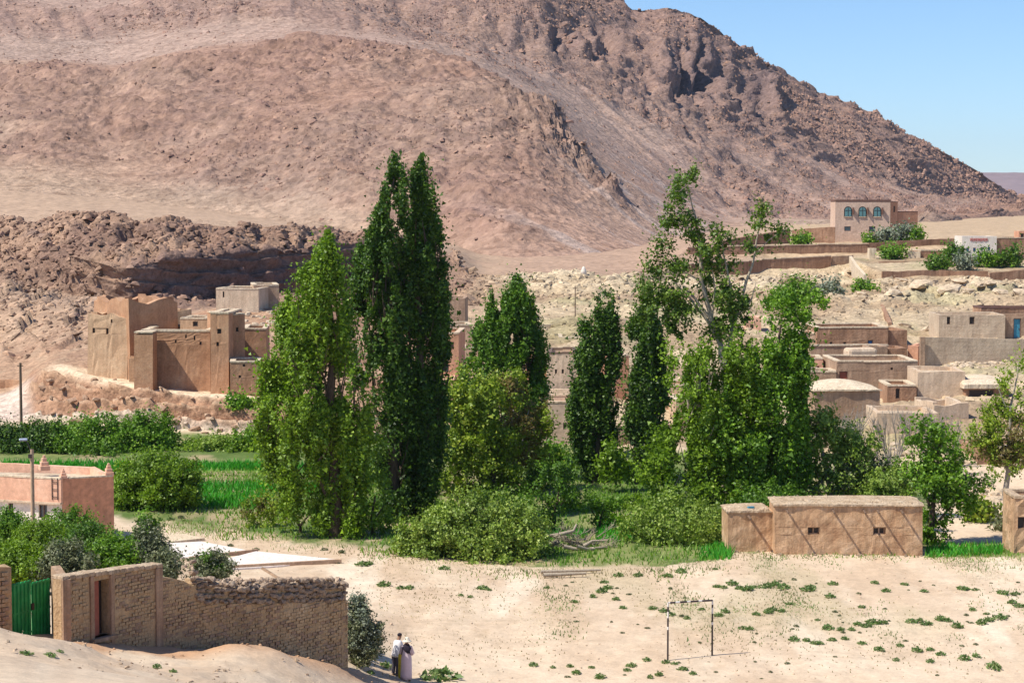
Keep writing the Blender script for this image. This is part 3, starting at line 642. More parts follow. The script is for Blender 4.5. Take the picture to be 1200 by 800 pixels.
M_STONE = mud('rubble_stone', (.30, .20, .14), (.44, .32, .225), (.56, .44, .33), 2.2, .5)
M_BRICK = mud('mud_brick', (.36, .23, .12), (.48, .325, .18), (.60, .44, .27), .9, .5, 0, .2, 14)
M_MORTAR = mud('mud_mortar', (.40, .265, .145), (.49, .335, .19), (.57, .41, .25), 1.2, .8, 0, .15)
M_PILA = mud('smooth_mud_render', (.32, .20, .125), (.38, .25, .16), (.46, .32, .22), 1.5, .4)
M_CONC = mud('bleached_concrete', (.66, .56, .50), (.74, .65, .59), (.78, .71, .66), .6, .15, 0, .08)
def flatmat(name, c, rough=.6, spec=.4, var=.2, s=6):
    m, nt, b = newmat(name); n = nnoise(nt, s, 5, .6, ocoord(nt)); r = nramp(nt, n.outputs[0], [(.3, tuple(x*(1-var) for x in c)), (.7, tuple(min(1, x*(1+var)) for x in c))])
    nt.links.new(r.outputs[0], b.inputs['Base Color']); b.inputs['Roughness'].default_value = rough; b.inputs['Specular IOR Level'].default_value = spec; return m
M_DARK = flatmat('dark_opening', (.035, .025, .02)); M_WOOD = flatmat('weathered_wood', (.16, .10, .065)); M_TEAL = flatmat('teal_shutter', (.10, .22, .23), .35, .5)
M_BLUE = flatmat('blue_paint', (.03, .13, .30)); M_TURQ = flatmat('turquoise_door_paint', (.05, .25, .36)); M_REDD = flatmat('rust_red_door', (.28, .075, .045)); M_GREENP = flatmat('green_door_paint', (.02, .22, .14))
M_GLASS = flatmat('window_glass', (.05, .07, .09), .12, .8); M_BRND = flatmat('brown_frame', (.14, .07, .05)); M_REDL = flatmat('red_letter_paint', (.50, .11, .09)); M_IRON = flatmat('dark_iron', (.05, .035, .03), .5)
class MB:
    def __init__(s): s.V = []; s.F = []
    def vert(s, p): s.V.append(tuple(p)); return len(s.V)-1
    def box(s, c, sz, rz=0, mt=None):
        hx, hy, hz = sz[0]/2, sz[1]/2, sz[2]/2; o = len(s.V); ca, sa = math.cos(rz), math.sin(rz)
        for z in (-hz, hz):
            for x, y in ((-hx, -hy), (hx, -hy), (hx, hy), (-hx, hy)): s.V.append((c[0]+x*ca-y*sa, c[1]+x*sa+y*ca, c[2]+z))
        for f in ((0, 3, 2, 1), (4, 5, 6, 7), (0, 1, 5, 4), (1, 2, 6, 5), (2, 3, 7, 6), (3, 0, 4, 7)): s.F.append(tuple(o+i for i in f))
    def hexa(s, P):
        o = len(s.V); s.V += [tuple(p) for p in P]
        for f in ((0, 3, 2, 1), (4, 5, 6, 7), (0, 1, 5, 4), (1, 2, 6, 5), (2, 3, 7, 6), (3, 0, 4, 7)): s.F.append(tuple(o+i for i in f))
    def build(s, name, mat, parent=None, org=None, smooth=False, bevel=0, **props):
        me = bpy.data.meshes.new(name); org = Vector(org) if org is not None else Vector((0, 0, 0))
        me.from_pydata([tuple(Vector(v)-org) for v in s.V], [], s.F); me.materials.append(mat); me.update()
        if smooth: me.polygons.foreach_set('use_smooth', [True]*len(me.polygons))
        o = link(name, me, parent, **props)
        if parent is None and org is not None: o.location = org
        if bevel: b = o.modifiers.new('b', 'BEVEL'); b.width = bevel; b.segments = 2
        return o
def panel(mb, p0, ang, Wd, H, T, holes=(), top=None, step=.7, jit=.03, seed=0, batter=0):
    """wall: grid of quads with real openings; outward normal is to the right of the run direction"""
    rg = random.Random(seed); ex = Vector((math.cos(ang), math.sin(ang), 0)); nn = Vector((ex.y, -ex.x, 0)); p0 = Vector(p0)
    xs = {0, Wd}; zs = {0, H}
    n = max(1, int(Wd/step)); 
    for i in range(1, n): xs.add(Wd*i/n)
    n = max(1, int(H/step))
    for i in range(1, n): zs.add(H*i/n)
    for (a, b, c, d) in holes:
        xs |= {a, b}; zs |= {c, d}
    def clean(S, keep):
        L = sorted(S); out = [L[0]]
        for x in L[1:]:
            if x-out[-1] < .12:
                if x in keep: out[-1] = x if out[-1] not in keep else out[-1]
                if x in keep and out[-1] != x: out.append(x)
            else: out.append(x)
        return out
    xs = clean(xs, {0, Wd}|{h[0] for h in holes}|{h[1] for h in holes}); zs = clean(zs, {0, H}|{h[2] for h in holes}|{h[3] for h in holes})
    hm = max([h[3] for h in holes], default=0)
    idx = {}
    for side in (0, 1):
        for i, x in enumerate(xs):
            tp = top(x) if top else 0
            for j, z in enumerate(zs):
                z2 = z if z <= hm+1e-6 else hm+(z-hm)*(H+tp-hm)/(H-hm)
                jj = (rg.uniform(-1, 1)*jit) if 0 < i < len(xs)-1 else 0
                zj = rg.uniform(-1, 1)*jit if j == len(zs)-1 else 0
                off = (jj+batter*(1-z/H)) if side == 0 else -T
                idx[side, i, j] = mb.vert(p0+ex*x+nn*off+Vector((0, 0, z2+zj)))
    def inh(i, j):
        cx = (xs[i]+xs[i+1])/2; cz = (zs[j]+zs[j+1])/2
        return any(a < cx < b and c < cz < d for a, b, c, d in holes)
    nx, nz = len(xs)-1, len(zs)-1
    for i in range(nx):
        for j in range(nz):
            if inh(i, j): continue
            mb.F.append((idx[0, i, j], idx[0, i+1, j], idx[0, i+1, j+1], idx[0, i, j+1]))
            mb.F.append((idx[1, i, j], idx[1, i, j+1], idx[1, i+1, j+1], idx[1, i+1, j]))
            for (di, dj, A, B) in ((-1, 0, (i, j), (i, j+1)), (1, 0, (i+1, j+1), (i+1, j)), (0, -1, (i+1, j), (i, j)), (0, 1, (i, j+1), (i+1, j+1))):
                k, l = i+di, j+dj
                if k < 0 or l < 0 or k >= nx or l >= nz or inh(k, l):
                    mb.F.append((idx[0, A[0], A[1]], idx[0, B[0], B[1]], idx[1, B[0], B[1]], idx[1, A[0], A[1]]))
def alongu(p0, ang, u):
    """distance along a wall from p0 at which it crosses photo column u (column measured at mid wall height)"""
    al = (u-600)/FPX*1.0; t = Vector(p0)
    k = t.x/t.y/((proj(t.x, t.y, t.z)[0]-600)/FPX) if abs(t.x) > .01 else 1
    al *= k; return (al*t.y-t.x)/(math.cos(ang)-al*math.sin(ang))
def rag(amp, f, seed):
    def g(x): a = np.array([x*f]); z = np.array([0.]); return float((fbm(a, z+seed, z, 3, seed)[0]-.5)*2*amp)
    return g
def house(label, u0, u1, vt, Y, vb=None, depth=6, rot=0, mat=M_TAN, T=.35, wins=(), name='mud_house', cat='house', roofdrop=.35, ragged=.06, cap=None, rmat=M_ROOF, roof=True, seed=1, ret=False, sink=.8, group=None, capw=.12, batter=0, jit=.012, step=.8):
    """wins: (uc, vc, wpx, hpx, kind). kind: dark, blue, teal, red, turq, hole, glass"""
    p = W(u0, vt, Y); g = min(gz(p.x, Y), gz(p.x+2, Y+.5)) if vb is None else W(u0, vb, Y).z
    base = Vector((p.x, Y, g-sink)); H = p.z-base.z
    Wd = alongu(Vector((p.x, Y, p.z-1)), rot, u1)
    root = thing(name, label, cat, (p.x, Y, g), group)
    ex = Vector((math.cos(rot), math.sin(rot), 0)); back = Vector((-math.sin(rot), math.cos(rot), 0)); hol = []; parts = []
    for (uc, vc, wp, hp, kind) in wins:
        x = alongu(Vector((p.x, Y, p.z-1)), rot, uc); Yx = Y+math.sin(rot)*x; k = FPX/Yx; w_ = wp/k/max(.5, abs(math.cos(rot))); h_ = hp/k
        z = W(uc, vc, Yx).z-base.z; hol.append((x-w_/2, x+w_/2, z-h_/2, z+h_/2)); parts.append((x, z, w_, h_, kind))
    mb = MB(); tp = rag(ragged, .9, seed) if ragged else None
    panel(mb, base, rot, Wd, H, T, hol, tp, step, jit, seed, batter)
    e = 0
    panel(mb, base+ex*Wd+back*T, rot+PI/2, depth-2*T, H, T, (), tp, step, jit, seed+1)
    panel(mb, base+ex*Wd+back*depth, rot+PI, Wd, H, T, (), tp, step, jit, seed+2)
    panel(mb, base+back*(depth-T), rot-PI/2, depth-2*T, H, T, (), tp, step, jit, seed+3)
    mb.build('wall', mat, root, root.location)
    if roof:
        rb = MB(); c = base+ex*(Wd/2)+back*(depth/2); rb.box((c.x, c.y, base.z+H-roofdrop-.1), (Wd-2*T+.04, depth-2*T+.04, .2), rot); rb.build('roof', rmat, root, root.location)
    if cap:
        cb = MB(); rgc = random.Random(seed)
        def strip(q0, d, L, nin):
            n = max(2, int(L/2.2)); 
            for i in range(n):
                a = q0+d*(L*i/n); b_ = q0+d*(L*(i+1)/n); z = H+(tp(L*(i+.5)/n) if tp else 0)
                c = (a+b_)/2; cb.box((c.x, c.y, base.z+z+capw/2-.015+rgc.uniform(0, .02)), ((b_-a).length-.004, T+.06+rgc.uniform(0, .02), capw+rgc.uniform(0, .02)), math.atan2(d.y, d.x))
        strip(base+back*(T/2)-ex*.0, ex, Wd, 1); strip(base+ex*(Wd-T/2)+back*(T+.06), back, depth-2*T-.12, 1); strip(base+back*(depth-T/2), ex, Wd, 1); strip(base+ex*(T/2)+back*(T+.06), back, depth-2*T-.12, 1)
        cb.build('parapet_cap', cap, root, root.location)
    KM = dict(dark=M_DARK, blue=M_BLUE, teal=M_TEAL, red=M_REDD, turq=M_TURQ, glass=M_GLASS, green=M_GREENP, wood=M_WOOD)
    for (x, z, w_, h_, kind) in parts:
        if kind == 'hole': continue
        door = h_ > 1.55; fr = MB(); c0 = base+ex*x+Vector((0, 0, z)); t = min(.07, w_*.12)
        for sx in (-1, 1): q = c0+ex*sx*(w_/2-t/2)+back*.10; fr.box(q, (t, .10, h_-.004), rot)
        for sz in (-1, 1): q = c0+back*.10+Vector((0, 0, sz*(h_/2-t/2))); fr.box(q, (w_-2*t-.004, .096, t), rot)
        fo = fr.build('door_frame' if door else 'window_frame', M_BRND if kind != 'dark' else M_WOOD, root, root.location)
        pn = MB(); q = c0+back*.15; pn.box(q, (w_-2*t, .04, h_-2*t), rot)
        po = pn.build('door' if door else 'pane', KM[kind], fo, (0, 0, 0)); po.matrix_parent_inverse = Matrix(); po.location = -root.location
        if door:
            hb = MB(); hb.box(c0+ex*(w_*.28)+back*.115+Vector((0, 0, -.05)), (.06, .04, .16), rot); ho = hb.build('handle', M_IRON, fo); ho.location = -root.location
    if ret: return root, base, ex, back, Wd, H
    return root
def wallrun(label, pts, T=.4, mat=M_WALL, ragged=.08, cap=None, name='garden_wall', cat='wall', seed=0, cut=None, sink=.6, jit=.02, group=None, step=.7):
    """pts: (u, v_top, Y) corners; one wall with its foot in the ground"""
    P = [W(*q) for q in pts]; g0 = gz(P[0].x, P[0].y); root = thing(name, label, cat, (P[0].x, P[0].y, g0), group); mb = MB(); cb = MB()
    for i in range(len(P)-1):
        a, b = P[i], P[i+1]; L = math.hypot(b.x-a.x, b.y-a.y); ang = math.atan2(b.y-a.y, b.x-a.x)
        zb = min(gz(a.x, a.y), gz(b.x, b.y))-sink; sl = (b.z-a.z); rgf = rag(ragged, .8, seed+i)
        H = a.z-zb
        tf = lambda x, sl=sl, L=L, rgf=rgf: sl*x/L+rgf(x)
        ext = (T if i < len(P)-2 else 0)
        panel(mb, (a.x, a.y, zb), ang, L+(-.0), H, T, (), tf, step, jit, seed+i)
        if cap:
            d = Vector((math.cos(ang), math.sin(ang), 0)); n = max(2, int(L/.9)); nrm = Vector((-d.y, d.x, 0)); r_ = random.Random(seed)
            for k in range(n):
                c = Vector((a.x, a.y, 0))+d*(L*(k+.5)/n)+nrm*T/2; z = a.z+tf(L*(k+.5)/n); cb.box((c.x, c.y, z+.05+r_.uniform(0, .03)), (L/n-.012, T+.1+r_.uniform(0, .05), .13), ang)
    mb.build('wall_body', mat, root, root.location)
    if cap: cb.build('wall_cap', cap, root, root.location)
    return root
M_BLD0 = mud('red_earth_rubble', (.38, .24, .15), (.46, .30, .20), (.54, .40, .28), 1.2, .6); M_LIME0 = mud('pale_rubble', (.50, .38, .26), (.60, .47, .34), (.68, .56, .42), 1, .6)
# ---- mud hut on the right
ry = 109.8
root, base, ex, back, Wd, H = house('long ochre mud hut with two small windows beside the sandy field', 908, 1081, 592, 108.6, vb=657.5, depth=2.9, rot=R(-1.5), mat=M_HUT, T=.4, name='mud_hut', cat='hut', ragged=.05, seed=5, ret=True, batter=.16, jit=.022, step=.38, roof=False,
    wins=[(953.5, 621.5, 14, 9, 'hole'), (1030.5, 621.5, 15, 9, 'hole')])
def hut_windows(root, base, ex, back, cols, Y, rot):
    for uc in cols:
        x = alongu(Vector((W(908, 595, 108.6).x, 108.6, 3)), rot, uc); c0 = base+ex*x+Vector((0, 0, W(uc, 621.5, Y).z-base.z)); k = FPX/Y
        fr = MB(); w_, h_ = 14.2/k, 8.6/k
        for sx in (-1, 1): fr.box(c0+ex*sx*(w_/2-.03)+back*.14, (.06, .08, h_), rot)
        for sz in (-1, 1): fr.box(c0+back*.14+Vector((0, 0, sz*(h_/2-.03))), (w_-.125, .076, .06), rot)
        fr.box(c0+back*.14, (.07, .075, h_-.125), rot)
        fo = fr.build('window_frame', M_PILA, root, root.location)
        for sx in (-1, 1):
            pb = MB(); pb.box(c0+ex*sx*(w_/4)+back*.18, (w_/2-.10, .02, h_-.14), rot); po = pb.build('pane', M_DARK, fo); po.location = -root.location
hut_windows(root, base, ex, back, (953.5, 1030.5), 108.5, R(-1.5))
HUT = (root, base.copy(), ex, back, Wd, H)
def slabroof(root, base, ex, back, Wd, D, H, mat, seed, over=.10, th=.15, rot=0, fall=.0, mound=.12):
    n, m = max(20, int(Wd/.28)), 12; rg = np.random.RandomState(seed); V = []; F = []
    for lay in (0, 1):
        for j in range(m+1):
            for i in range(n+1):
                x = -over+(Wd+2*over)*i/n; y = -over+(D+2*over)*j/m
                e = 1 if (i in (0, n) or j in (0, m)) else 0
                if e: x += rg.uniform(-.02, .02); y += .05*math.sin(i*.7+seed)*math.sin(i*.23)+rg.uniform(-.012, .012)
                z = H+(.0 if lay == 0 else th*(.55 if e else 1)+rg.uniform(0, .012)+.03*math.sin(i*.17+j)+mound*math.sin(PI*i/n)*math.sin(PI*j/m))
                p = base+ex*x+back*y; V.append((p.x, p.y, base.z+z))
    N = (n+1)*(m+1)
    for j in range(m):
        for i in range(n):
            a = j*(n+1)+i; F.append((a, a+n+1, a+n+2, a+1)); F.append((N+a, N+a+1, N+a+n+2, N+a+n+1))
    ed = [(j*(n+1)+i) for j, i in [(0, i) for i in range(n)]+[(j, n) for j in range(m)]+[(m, i) for i in range(n, 0, -1)]+[(j, 0) for j in range(m, 0, -1)]]
    for k in range(len(ed)): a, b = ed[k], ed[(k+1) % len(ed)]; F.append((a, b, N+b, N+a))
    me = bpy.data.meshes.new('roof'); me.from_pydata([tuple(Vector(v)-root.location) for v in V], [], F); me.materials.append(mat); me.update()
    return link('roof', me, root)
slabroof(root, base, ex, back, Wd, 2.9, H-.02, M_HUTR, 3, mound=.05)
def clods(root, base, ex, back, Wd, D, z, n, mat, seed, smin=.04, smax=.16, name='clods_on_roof', edge=False):
    rg = np.random.RandomState(seed); x = rg.rand(n)*Wd; y = rg.rand(n)*D*(.25 if edge else 1)
    P = np.array([tuple(base+ex*a+back*b+Vector((0, 0, z+.02))) for a, b in zip(x, y)]); sz = smin+(smax-smin)*rg.rand(n)**2.5
    o = rocks(name, P-np.array(root.location), sz, np.ones((n, 3))*.6, mat, seed, .6); o.parent = root; return o
clods(root, base, ex, back, Wd, 2.9, H+.13, 150, M_HUTR, 3, .03, .12)
def beams(root, cols, base, ex, back, u0, Y, rot, zoff, L=.55, r=.07, v=597):
    for uc in cols:
        x = alongu(Vector((W(u0, 595, Y).x, Y, 3)), rot, uc); c = base+ex*x+Vector((0, 0, W(uc, v, Y).z-base.z))
        b = MB(); k = 6; a = c+back*.3; e = c-back*L+Vector((0, 0, -.05))
        for j in range(k):
            an = 2*PI*j/k; b.V.append(tuple(a+ex*math.cos(an)*r+Vector((0, 0, math.sin(an)*r)))); b.V.append(tuple(e+ex*math.cos(an)*r*.8+Vector((0, 0, math.sin(an)*r*.8))))
        for j in range(k): q = (j+1) % k; b.F.append((2*j, 2*j+1, 2*q+1, 2*q))
        b.F.append(tuple(2*j+1 for j in range(k))); b.build('roof_beam', M_WOOD, root, root.location)
beams(root, [922, 976, 1012, 1028, 1056], base, ex, back, 908, 108.6, R(-1.5), 0, L=.8)
def footstones(root, base, ex, back, Wd, z, n, seed):
    rg = random.Random(seed)
    for i in range(n):
        x = rg.uniform(0, Wd); p = base+ex*x-back*rg.uniform(.15, .7); q = Vector((p.x, p.y, gz(p.x, p.y)+.03)); o = rockobj(q, rg.uniform(.07, .16), rg, M_HUTR, 'stone', root); 
RM = []
def rockobj(p, s, rg, mat, name, parent=None, sq=(1, 1, .7), **props):
    global RM
    key = (mat.name,)
    if not any(k == key for k, _ in RM):
        L = []
        for q in range(6):
            bm = bmesh.new(); bmesh.ops.create_icosphere(bm, subdivisions=1 if s < .6 else 2, radius=1); r2 = random.Random(q*7+1)
            for v in bm.verts:
                f = 1+r2.uniform(-.26, .2); v.co *= f
                v.co.x = max(-.85, min(.85, v.co.x*1.1)); v.co.z = max(-.8, min(.75, v.co.z))
            me = bpy.data.meshes.new('stone'); bm.to_mesh(me); bm.free(); me.materials.append(mat); L.append(me)
        RM.append((key, L))
    me = rg.choice([L for k, L in RM if k == key][0])
    o = link(name, me, parent, **props); o.location = p-(parent.location if parent else Vector()); o.scale = (s*rg.uniform(.8, 1.3)*sq[0], s*rg.uniform(.8, 1.2)*sq[1], s*rg.uniform(.8, 1.1)*sq[2]); o.rotation_euler = (rg.uniform(-.3, .3), rg.uniform(-.3, .3), rg.uniform(0, 6.28)); return o
footstones(root, base, ex, back, Wd, 0, 16, 2)
root2, b2, ex2, bk2, W2, H2 = house('lower mud annex with a crooked front joined to the left of the long hut', 853, 907.2, 600, 109.6, vb=653, depth=2.4, rot=R(2), mat=M_HUT, T=.35, name='mud_annex', cat='hut', ragged=.05, seed=8, ret=True, batter=.12, jit=.025, step=.38, roof=False)
slabroof(root2, b2, ex2, bk2, W2-.25, 2.4, H2-.02, M_HUTR, 6, .08, .14); clods(root2, b2, ex2, bk2, W2-.3, 2.4, H2+.11, 90, M_HUTR, 7)
beams(root2, [877], b2, ex2, bk2, 853, 109.6, R(2), 0, L=1.0, r=.08, v=604); footstones(root2, b2, ex2, bk2, W2, 0, 9, 5)
tb = MB(); pp = b2+ex2*1.3+bk2*.4+Vector((0, 0, H2+.2)); tb.box(pp, (.34, .2, .10), .3); o = tb.build('plastic_scrap', M_TURQ, None, pp, label='scrap of pale blue plastic lying on the annex roof of the hut', category='scrap')
# mud pillar at right edge
house('thick ochre mud pillar cut by the right edge of the photo', 1189, 1240, 584, 108.2, vb=655, depth=3.0, rot=R(-2), mat=M_HUT, name='mud_building', cat='building', seed=12, batter=.1, step=.4, jit=.06, wins=[(1197, 612, 9, 14, 'dark')], cap=M_HUTR)
# ---- pink house left
def pinkhouse():
    Yc = 111.5; c = W(72, 561, Yc); root = thing('pink_house', 'pink and salmon flat-roofed house with horned roof corners at the left edge', 'house', (c.x, Yc, 0)); H = c.z+.6; bz = -.6; T = .3
    r1_, r2_ = R(-20), R(24)
    e1 = Vector((math.cos(r1_), math.sin(r1_), 0)); L1 = 8.5; a = Vector((c.x, Yc, bz))-e1*L1
    e2 = Vector((math.cos(r2_), math.sin(r2_), 0)); L2 = alongu(Vector((c.x, Yc, 3)), r2_, 133)
    # one square building seen over its corner: front-left wall, right end wall
    mb = MB(); hol = []
    def zx(u, v): x = alongu(Vector((a.x, a.y, 3)), r1_, u); Yx = a.y+e1.y*x; return x, W(u, v, Yx).z-bz
    wl = []
    for (uc, vc, wp, hp) in ((12, 598, 7, 18), (50, 599, 12, 16)):
        x, z = zx(uc, vc); wl.append((x, z, wp/21.5/.93, hp/21.5)); hol.append((x-wp/43, x+wp/43, z-hp/43, z+hp/43))
    zl = zx(60, 588)[1]
    panel(mb, a, r1_, L1, zl, T, hol, None, .8, .015, 1)
    lo = mb.build('lower_wall', M_WHITE, root, root.location)
    mu = MB(); n1 = Vector((e1.y, -e1.x, 0)); panel(mu, a+Vector((0, 0, zl))+n1*.14, r1_, L1+.05, H-zl, T+.14, (), rag(.03, .5, 1), .8, .015, 2); mu.build('upper_wall', M_PINK, root, root.location)
    lb = MB(); lb.box(a+e1*(L1/2)+Vector((0, 0, zl-.03))+n1*.10, (L1+.1, .32, .10), r1_); lb.build('ledge', M_BEIGE, root, root.location)
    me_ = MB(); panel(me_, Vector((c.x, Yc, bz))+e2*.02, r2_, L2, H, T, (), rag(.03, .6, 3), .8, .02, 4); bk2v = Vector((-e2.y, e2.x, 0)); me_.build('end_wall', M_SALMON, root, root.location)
    q = Vector((c.x, Yc, bz))+e2*L2
    bb = MB(); panel(bb, q+bk2v*T, r2_+PI/2, 4.4, H, T, (), None, .8, .02, 5); d3 = -e1; panel(bb, q+bk2v*4.7, math.atan2(d3.y, d3.x), 9.5, H-.05, T, (), None, .8, .02, 6); bb.build('rear_wall', M_PINK, root, root.location)
    cen = (Vector((c.x, Yc, 0))+a+q+bk2v*4.7+(a+bk2v*4.7))/4
    rb = MB(); A = Vector((c.x, Yc, 0)); zr = bz+H-.45; in1 = Vector((-e1.y, e1.x, 0))
    P4 = [a+in1*.25, A+in1*.3+e2*.02, q+bk2v*.25-e2*.1, q+bk2v*4.6, a+in1*.2+bk2v*4.4]; 
    for z in (zr-.15, zr): 
        for p in P4: rb.V.append((p.x, p.y, z))
    rb.F += [(5, 6, 7, 8, 9), (4, 3, 2, 1, 0)]+[(i, (i+1) % 5, 5+(i+1) % 5, 5+i) for i in range(5)]; rb.build('roof', M_ROOF, root, root.location)
    cp = MB()
    cp.box(a+e1*(L1/2)+Vector((0, 0, H+.03))-n1*.06, (L1, .44, .09), r1_); cp.box(Vector((c.x, Yc, bz))+e2*(L2/2+.2)+bk2v*.15+Vector((0, 0, H+.02)), (L2-.5, .40, .08), r2_); cp.build('parapet_cap', M_CREAM, root, root.location)
    def horn(p, s):
        hb = MB(); 
        for k, (w_, h0, h1) in enumerate(((.46, 0, .22), (.34, .22, .40), (.22, .40, .56), (.12, .56, .68))): hb.box(p+Vector((0, 0, s*(h0+h1)/2+.001*k)), (w_*s, w_*s, s*(h1-h0)), r2_)
        hb.build('corner_horn', M_PINK, root, root.location, bevel=.03)
    horn(Vector((c.x, Yc, bz+H))+e2*.15+bk2v*.2, .8); horn(q-e2*.2+bk2v*.2+Vector((0, 0, H)), 1.05); p = W(52, 555, 116.0); horn(Vector((p.x, p.y, bz+H-.1)), 1.25)
    for (x, z, w_, h_) in wl:
        fr = MB(); c0 = a+e1*x+Vector((0, 0, z)); b1 = -n1
        for sx in (-1, 0, 1): fr.box(c0+e1*sx*(w_/2-.03)+b1*.12, (.05, .06, h_-.1), r1_)
        for sz in (-1, 1): fr.box(c0+b1*.12+Vector((0, 0, sz*(h_/2-.03))), (w_, .055, .05), r1_)
        fo = fr.build('window_frame', M_WOOD, root, root.location); pb = MB(); pb.box(c0+b1*.16, (w_, .02, h_), r1_); po = pb.build('pane', M_GLASS, fo); po.location = -root.location
    # iron ladder marks on the upper wall
    ir = MB(); x0, z0_ = zx(63, 572)
    for sx in (0, .35): ir.box(a+e1*(x0+sx)+n1*.18+Vector((0, 0, z0_)), (.035, .03, 1.2), r1_)
    for k in range(3): ir.box(a+e1*(x0+.175)+n1*.19+Vector((0, 0, z0_-.45+k*.42)), (.31, .028, .035), r1_)
    ir.build('wall_bracket', M_IRON, root, root.location)
pinkhouse()
# ---- foreground brick wall with gate
def brickwall():
    root = thing('brick_wall', 'tall crumbling mud-brick garden wall with a narrow doorway and rubble along its top', 'wall', G(72, 66.6))
    Z0 = root.location
    A = W(72, 690, 66.2); B = W(190, 690, 69.8); Cc = W(407, 690, 77.4)
    rg = random.Random(3); base = []
    def seg(a, b, za, zb, ztopf, holes, seed, T=.42):
        L = math.hypot(b.x-a.x, b.y-a.y); ang = math.atan2(b.y-a.y, b.x-a.x); z0_ = min(za, zb)-.5
        mb = MB(); H = ztopf(0)-z0_; panel(mb, (a.x, a.y, z0_), ang, L, H, T, [(h[0], h[1], h[2]-z0_, h[3]-z0_) for h in holes], lambda x: ztopf(x)-ztopf(0), .5, .025, seed)
        mb.build('wall_core', M_MORTAR, root, Z0); return L, ang, z0_
    # tops
    def T1(x): return zt[0]+(zt[1]-zt[0])*x/L1
    L1 = math.hypot(B.x-A.x, B.y-A.y); zt = (W(72, 679, 66.2).z, W(190, 664, 69.8).z)
    an1 = math.atan2(B.y-A.y, B.x-A.x); e1 = Vector((math.cos(an1), math.sin(an1), 0)); n1 = Vector((e1.y, -e1.x, 0))
    xd0 = alongu(Vector((A.x, A.y, A.z)), an1, 109); xd1 = alongu(Vector((A.x, A.y, A.z)), an1, 128.5)
    zd0 = W(118, 745, 67.6).z; zd1 = W(118, 679, 67.6).z
    L1_, ang, z01 = seg(A, B, gz(A.x, A.y), gz(B.x, B.y), T1, [(xd0, xd1, zd0, zd1)], 2)
    zt2 = W(190, 679, 69.8).z; zt3 = W(407, 708, 77.4).z
    L2 = math.hypot(Cc.x-B.x, Cc.y-B.y); an2 = math.atan2(Cc.y-B.y, Cc.x-B.x); e2 = Vector((math.cos(an2), math.sin(an2), 0)); n2 = Vector((e2.y, -e2.x, 0))
    xs_ = alongu(B, an2, 226)
    def ptv(u, v):
        x = alongu(B, an2, u); Yx = B.y+e2.y*x; return x, W(u, v, Yx).z
    prof = [ptv(190, 676), ptv(205, 678), ptv(226, 682), ptv(232, 706), ptv(300, 707), ptv(407, 704)]; px_ = [p[0] for p in prof]; pz_ = [p[1] for p in prof]; px_[0] = 0
    def T2(x): return float(np.interp(x, px_, pz_))
    seg(B, Cc, gz(B.x, B.y), gz(Cc.x, Cc.y), T2, [], 3)
    # end return at the far corner and the plastered return beside the gate
    rb = MB(); panel(rb, (Cc.x, Cc.y, gz(Cc.x, Cc.y)-.5), an2+PI/2+R(6), 3.5, pz_[-1]-gz(Cc.x, Cc.y)+.5, .4, (), rag(.1, 1, 4), .5, .03, 4); rb.build('wall_core', M_MORTAR, root, Z0)
    G0 = W(60, 690, 68.6); rl = math.hypot(A.x-G0.x, A.y-G0.y); ra = math.atan2(A.y-G0.y, A.x-G0.x)
    pr = MB(); zb = gz(A.x, A.y)-.5; panel(pr, (G0.x, G0.y, zb), ra, rl, zt[0]-zb+.02, .3, (), None, .5, .02, 5); pr.build('plastered_return', M_PILA, root, Z0)
    # plaster pilasters, standing 6 cm proud
    pm = MB()
    def pil(P0, e, n, x0, x1, zb_, zt_):
        c = P0+e*((x0+x1)/2)+n*.02; pm.box((c.x, c.y, (zb_+zt_)/2), (x1-x0, .12, zt_-zb_), math.atan2(e.y, e.x))
    pil(A, e1, n1, 0, .32, z01, T1(.15)); pil(A, e1, n1, xd0-.16, xd0, z01, T1(xd0)); pil(A, e1, n1, xd1, xd1+.16, z01, T1(xd1)-.02); pil(A, e1, n1, L1-.34, L1-.02, z01, T1(L1-.2)-.02)
    pm.build('pilaster', M_PILA, root, Z0, bevel=.02)
    dp = MB(); c = A+e1*((xd0+xd1)/2)-n1*.02; dp.box((c.x, c.y, zd0-.06), (xd1-xd0+.3, .5, .12), an1); dp.build('door_sill', M_PILA, root, Z0)
    # door leaf, half open against the left jamb
    db = MB(); hp = A+e1*(xd0+.03)-n1*.08; da = an1+R(14); dv = Vector((math.cos(da), math.sin(da), 0)); w_ = (xd1-xd0)*.48
    c = hp+dv*(w_*.5); db.box((c.x, c.y, (zd0+zd1)/2), (w_, .045, zd1-zd0-.06), da); do = db.build('door', M_REDD, root, Z0)
    ex_ = MB(); c = A+e1*((xd0+xd1)/2)-n1*.455; ex_.box((c.x, c.y, (zd0+zd1)/2), (xd1-xd0+.9, .06, zd1-zd0+.2), an1); ex_.build('doorway_shade', M_DARK, root, Z0)  # added dark sheet standing in for the shade inside the doorway
    # cap along the tall section
    cm_ = MB(); nC = 16
    for i in range(nC):
        x = L1*(i+.5)/nC; c = A+e1*x-n1*.21; cm_.box((c.x, c.y, T1(x)+.05+rg.uniform(-.01, .02)), (L1/nC-.01, .54+rg.uniform(0, .05), .13+rg.uniform(0, .03)), an1)
    cm_.build('wall_cap', M_HUTR, root, Z0, bevel=.03)
    # bricks
    bh, bl = .118, .29; cells = []
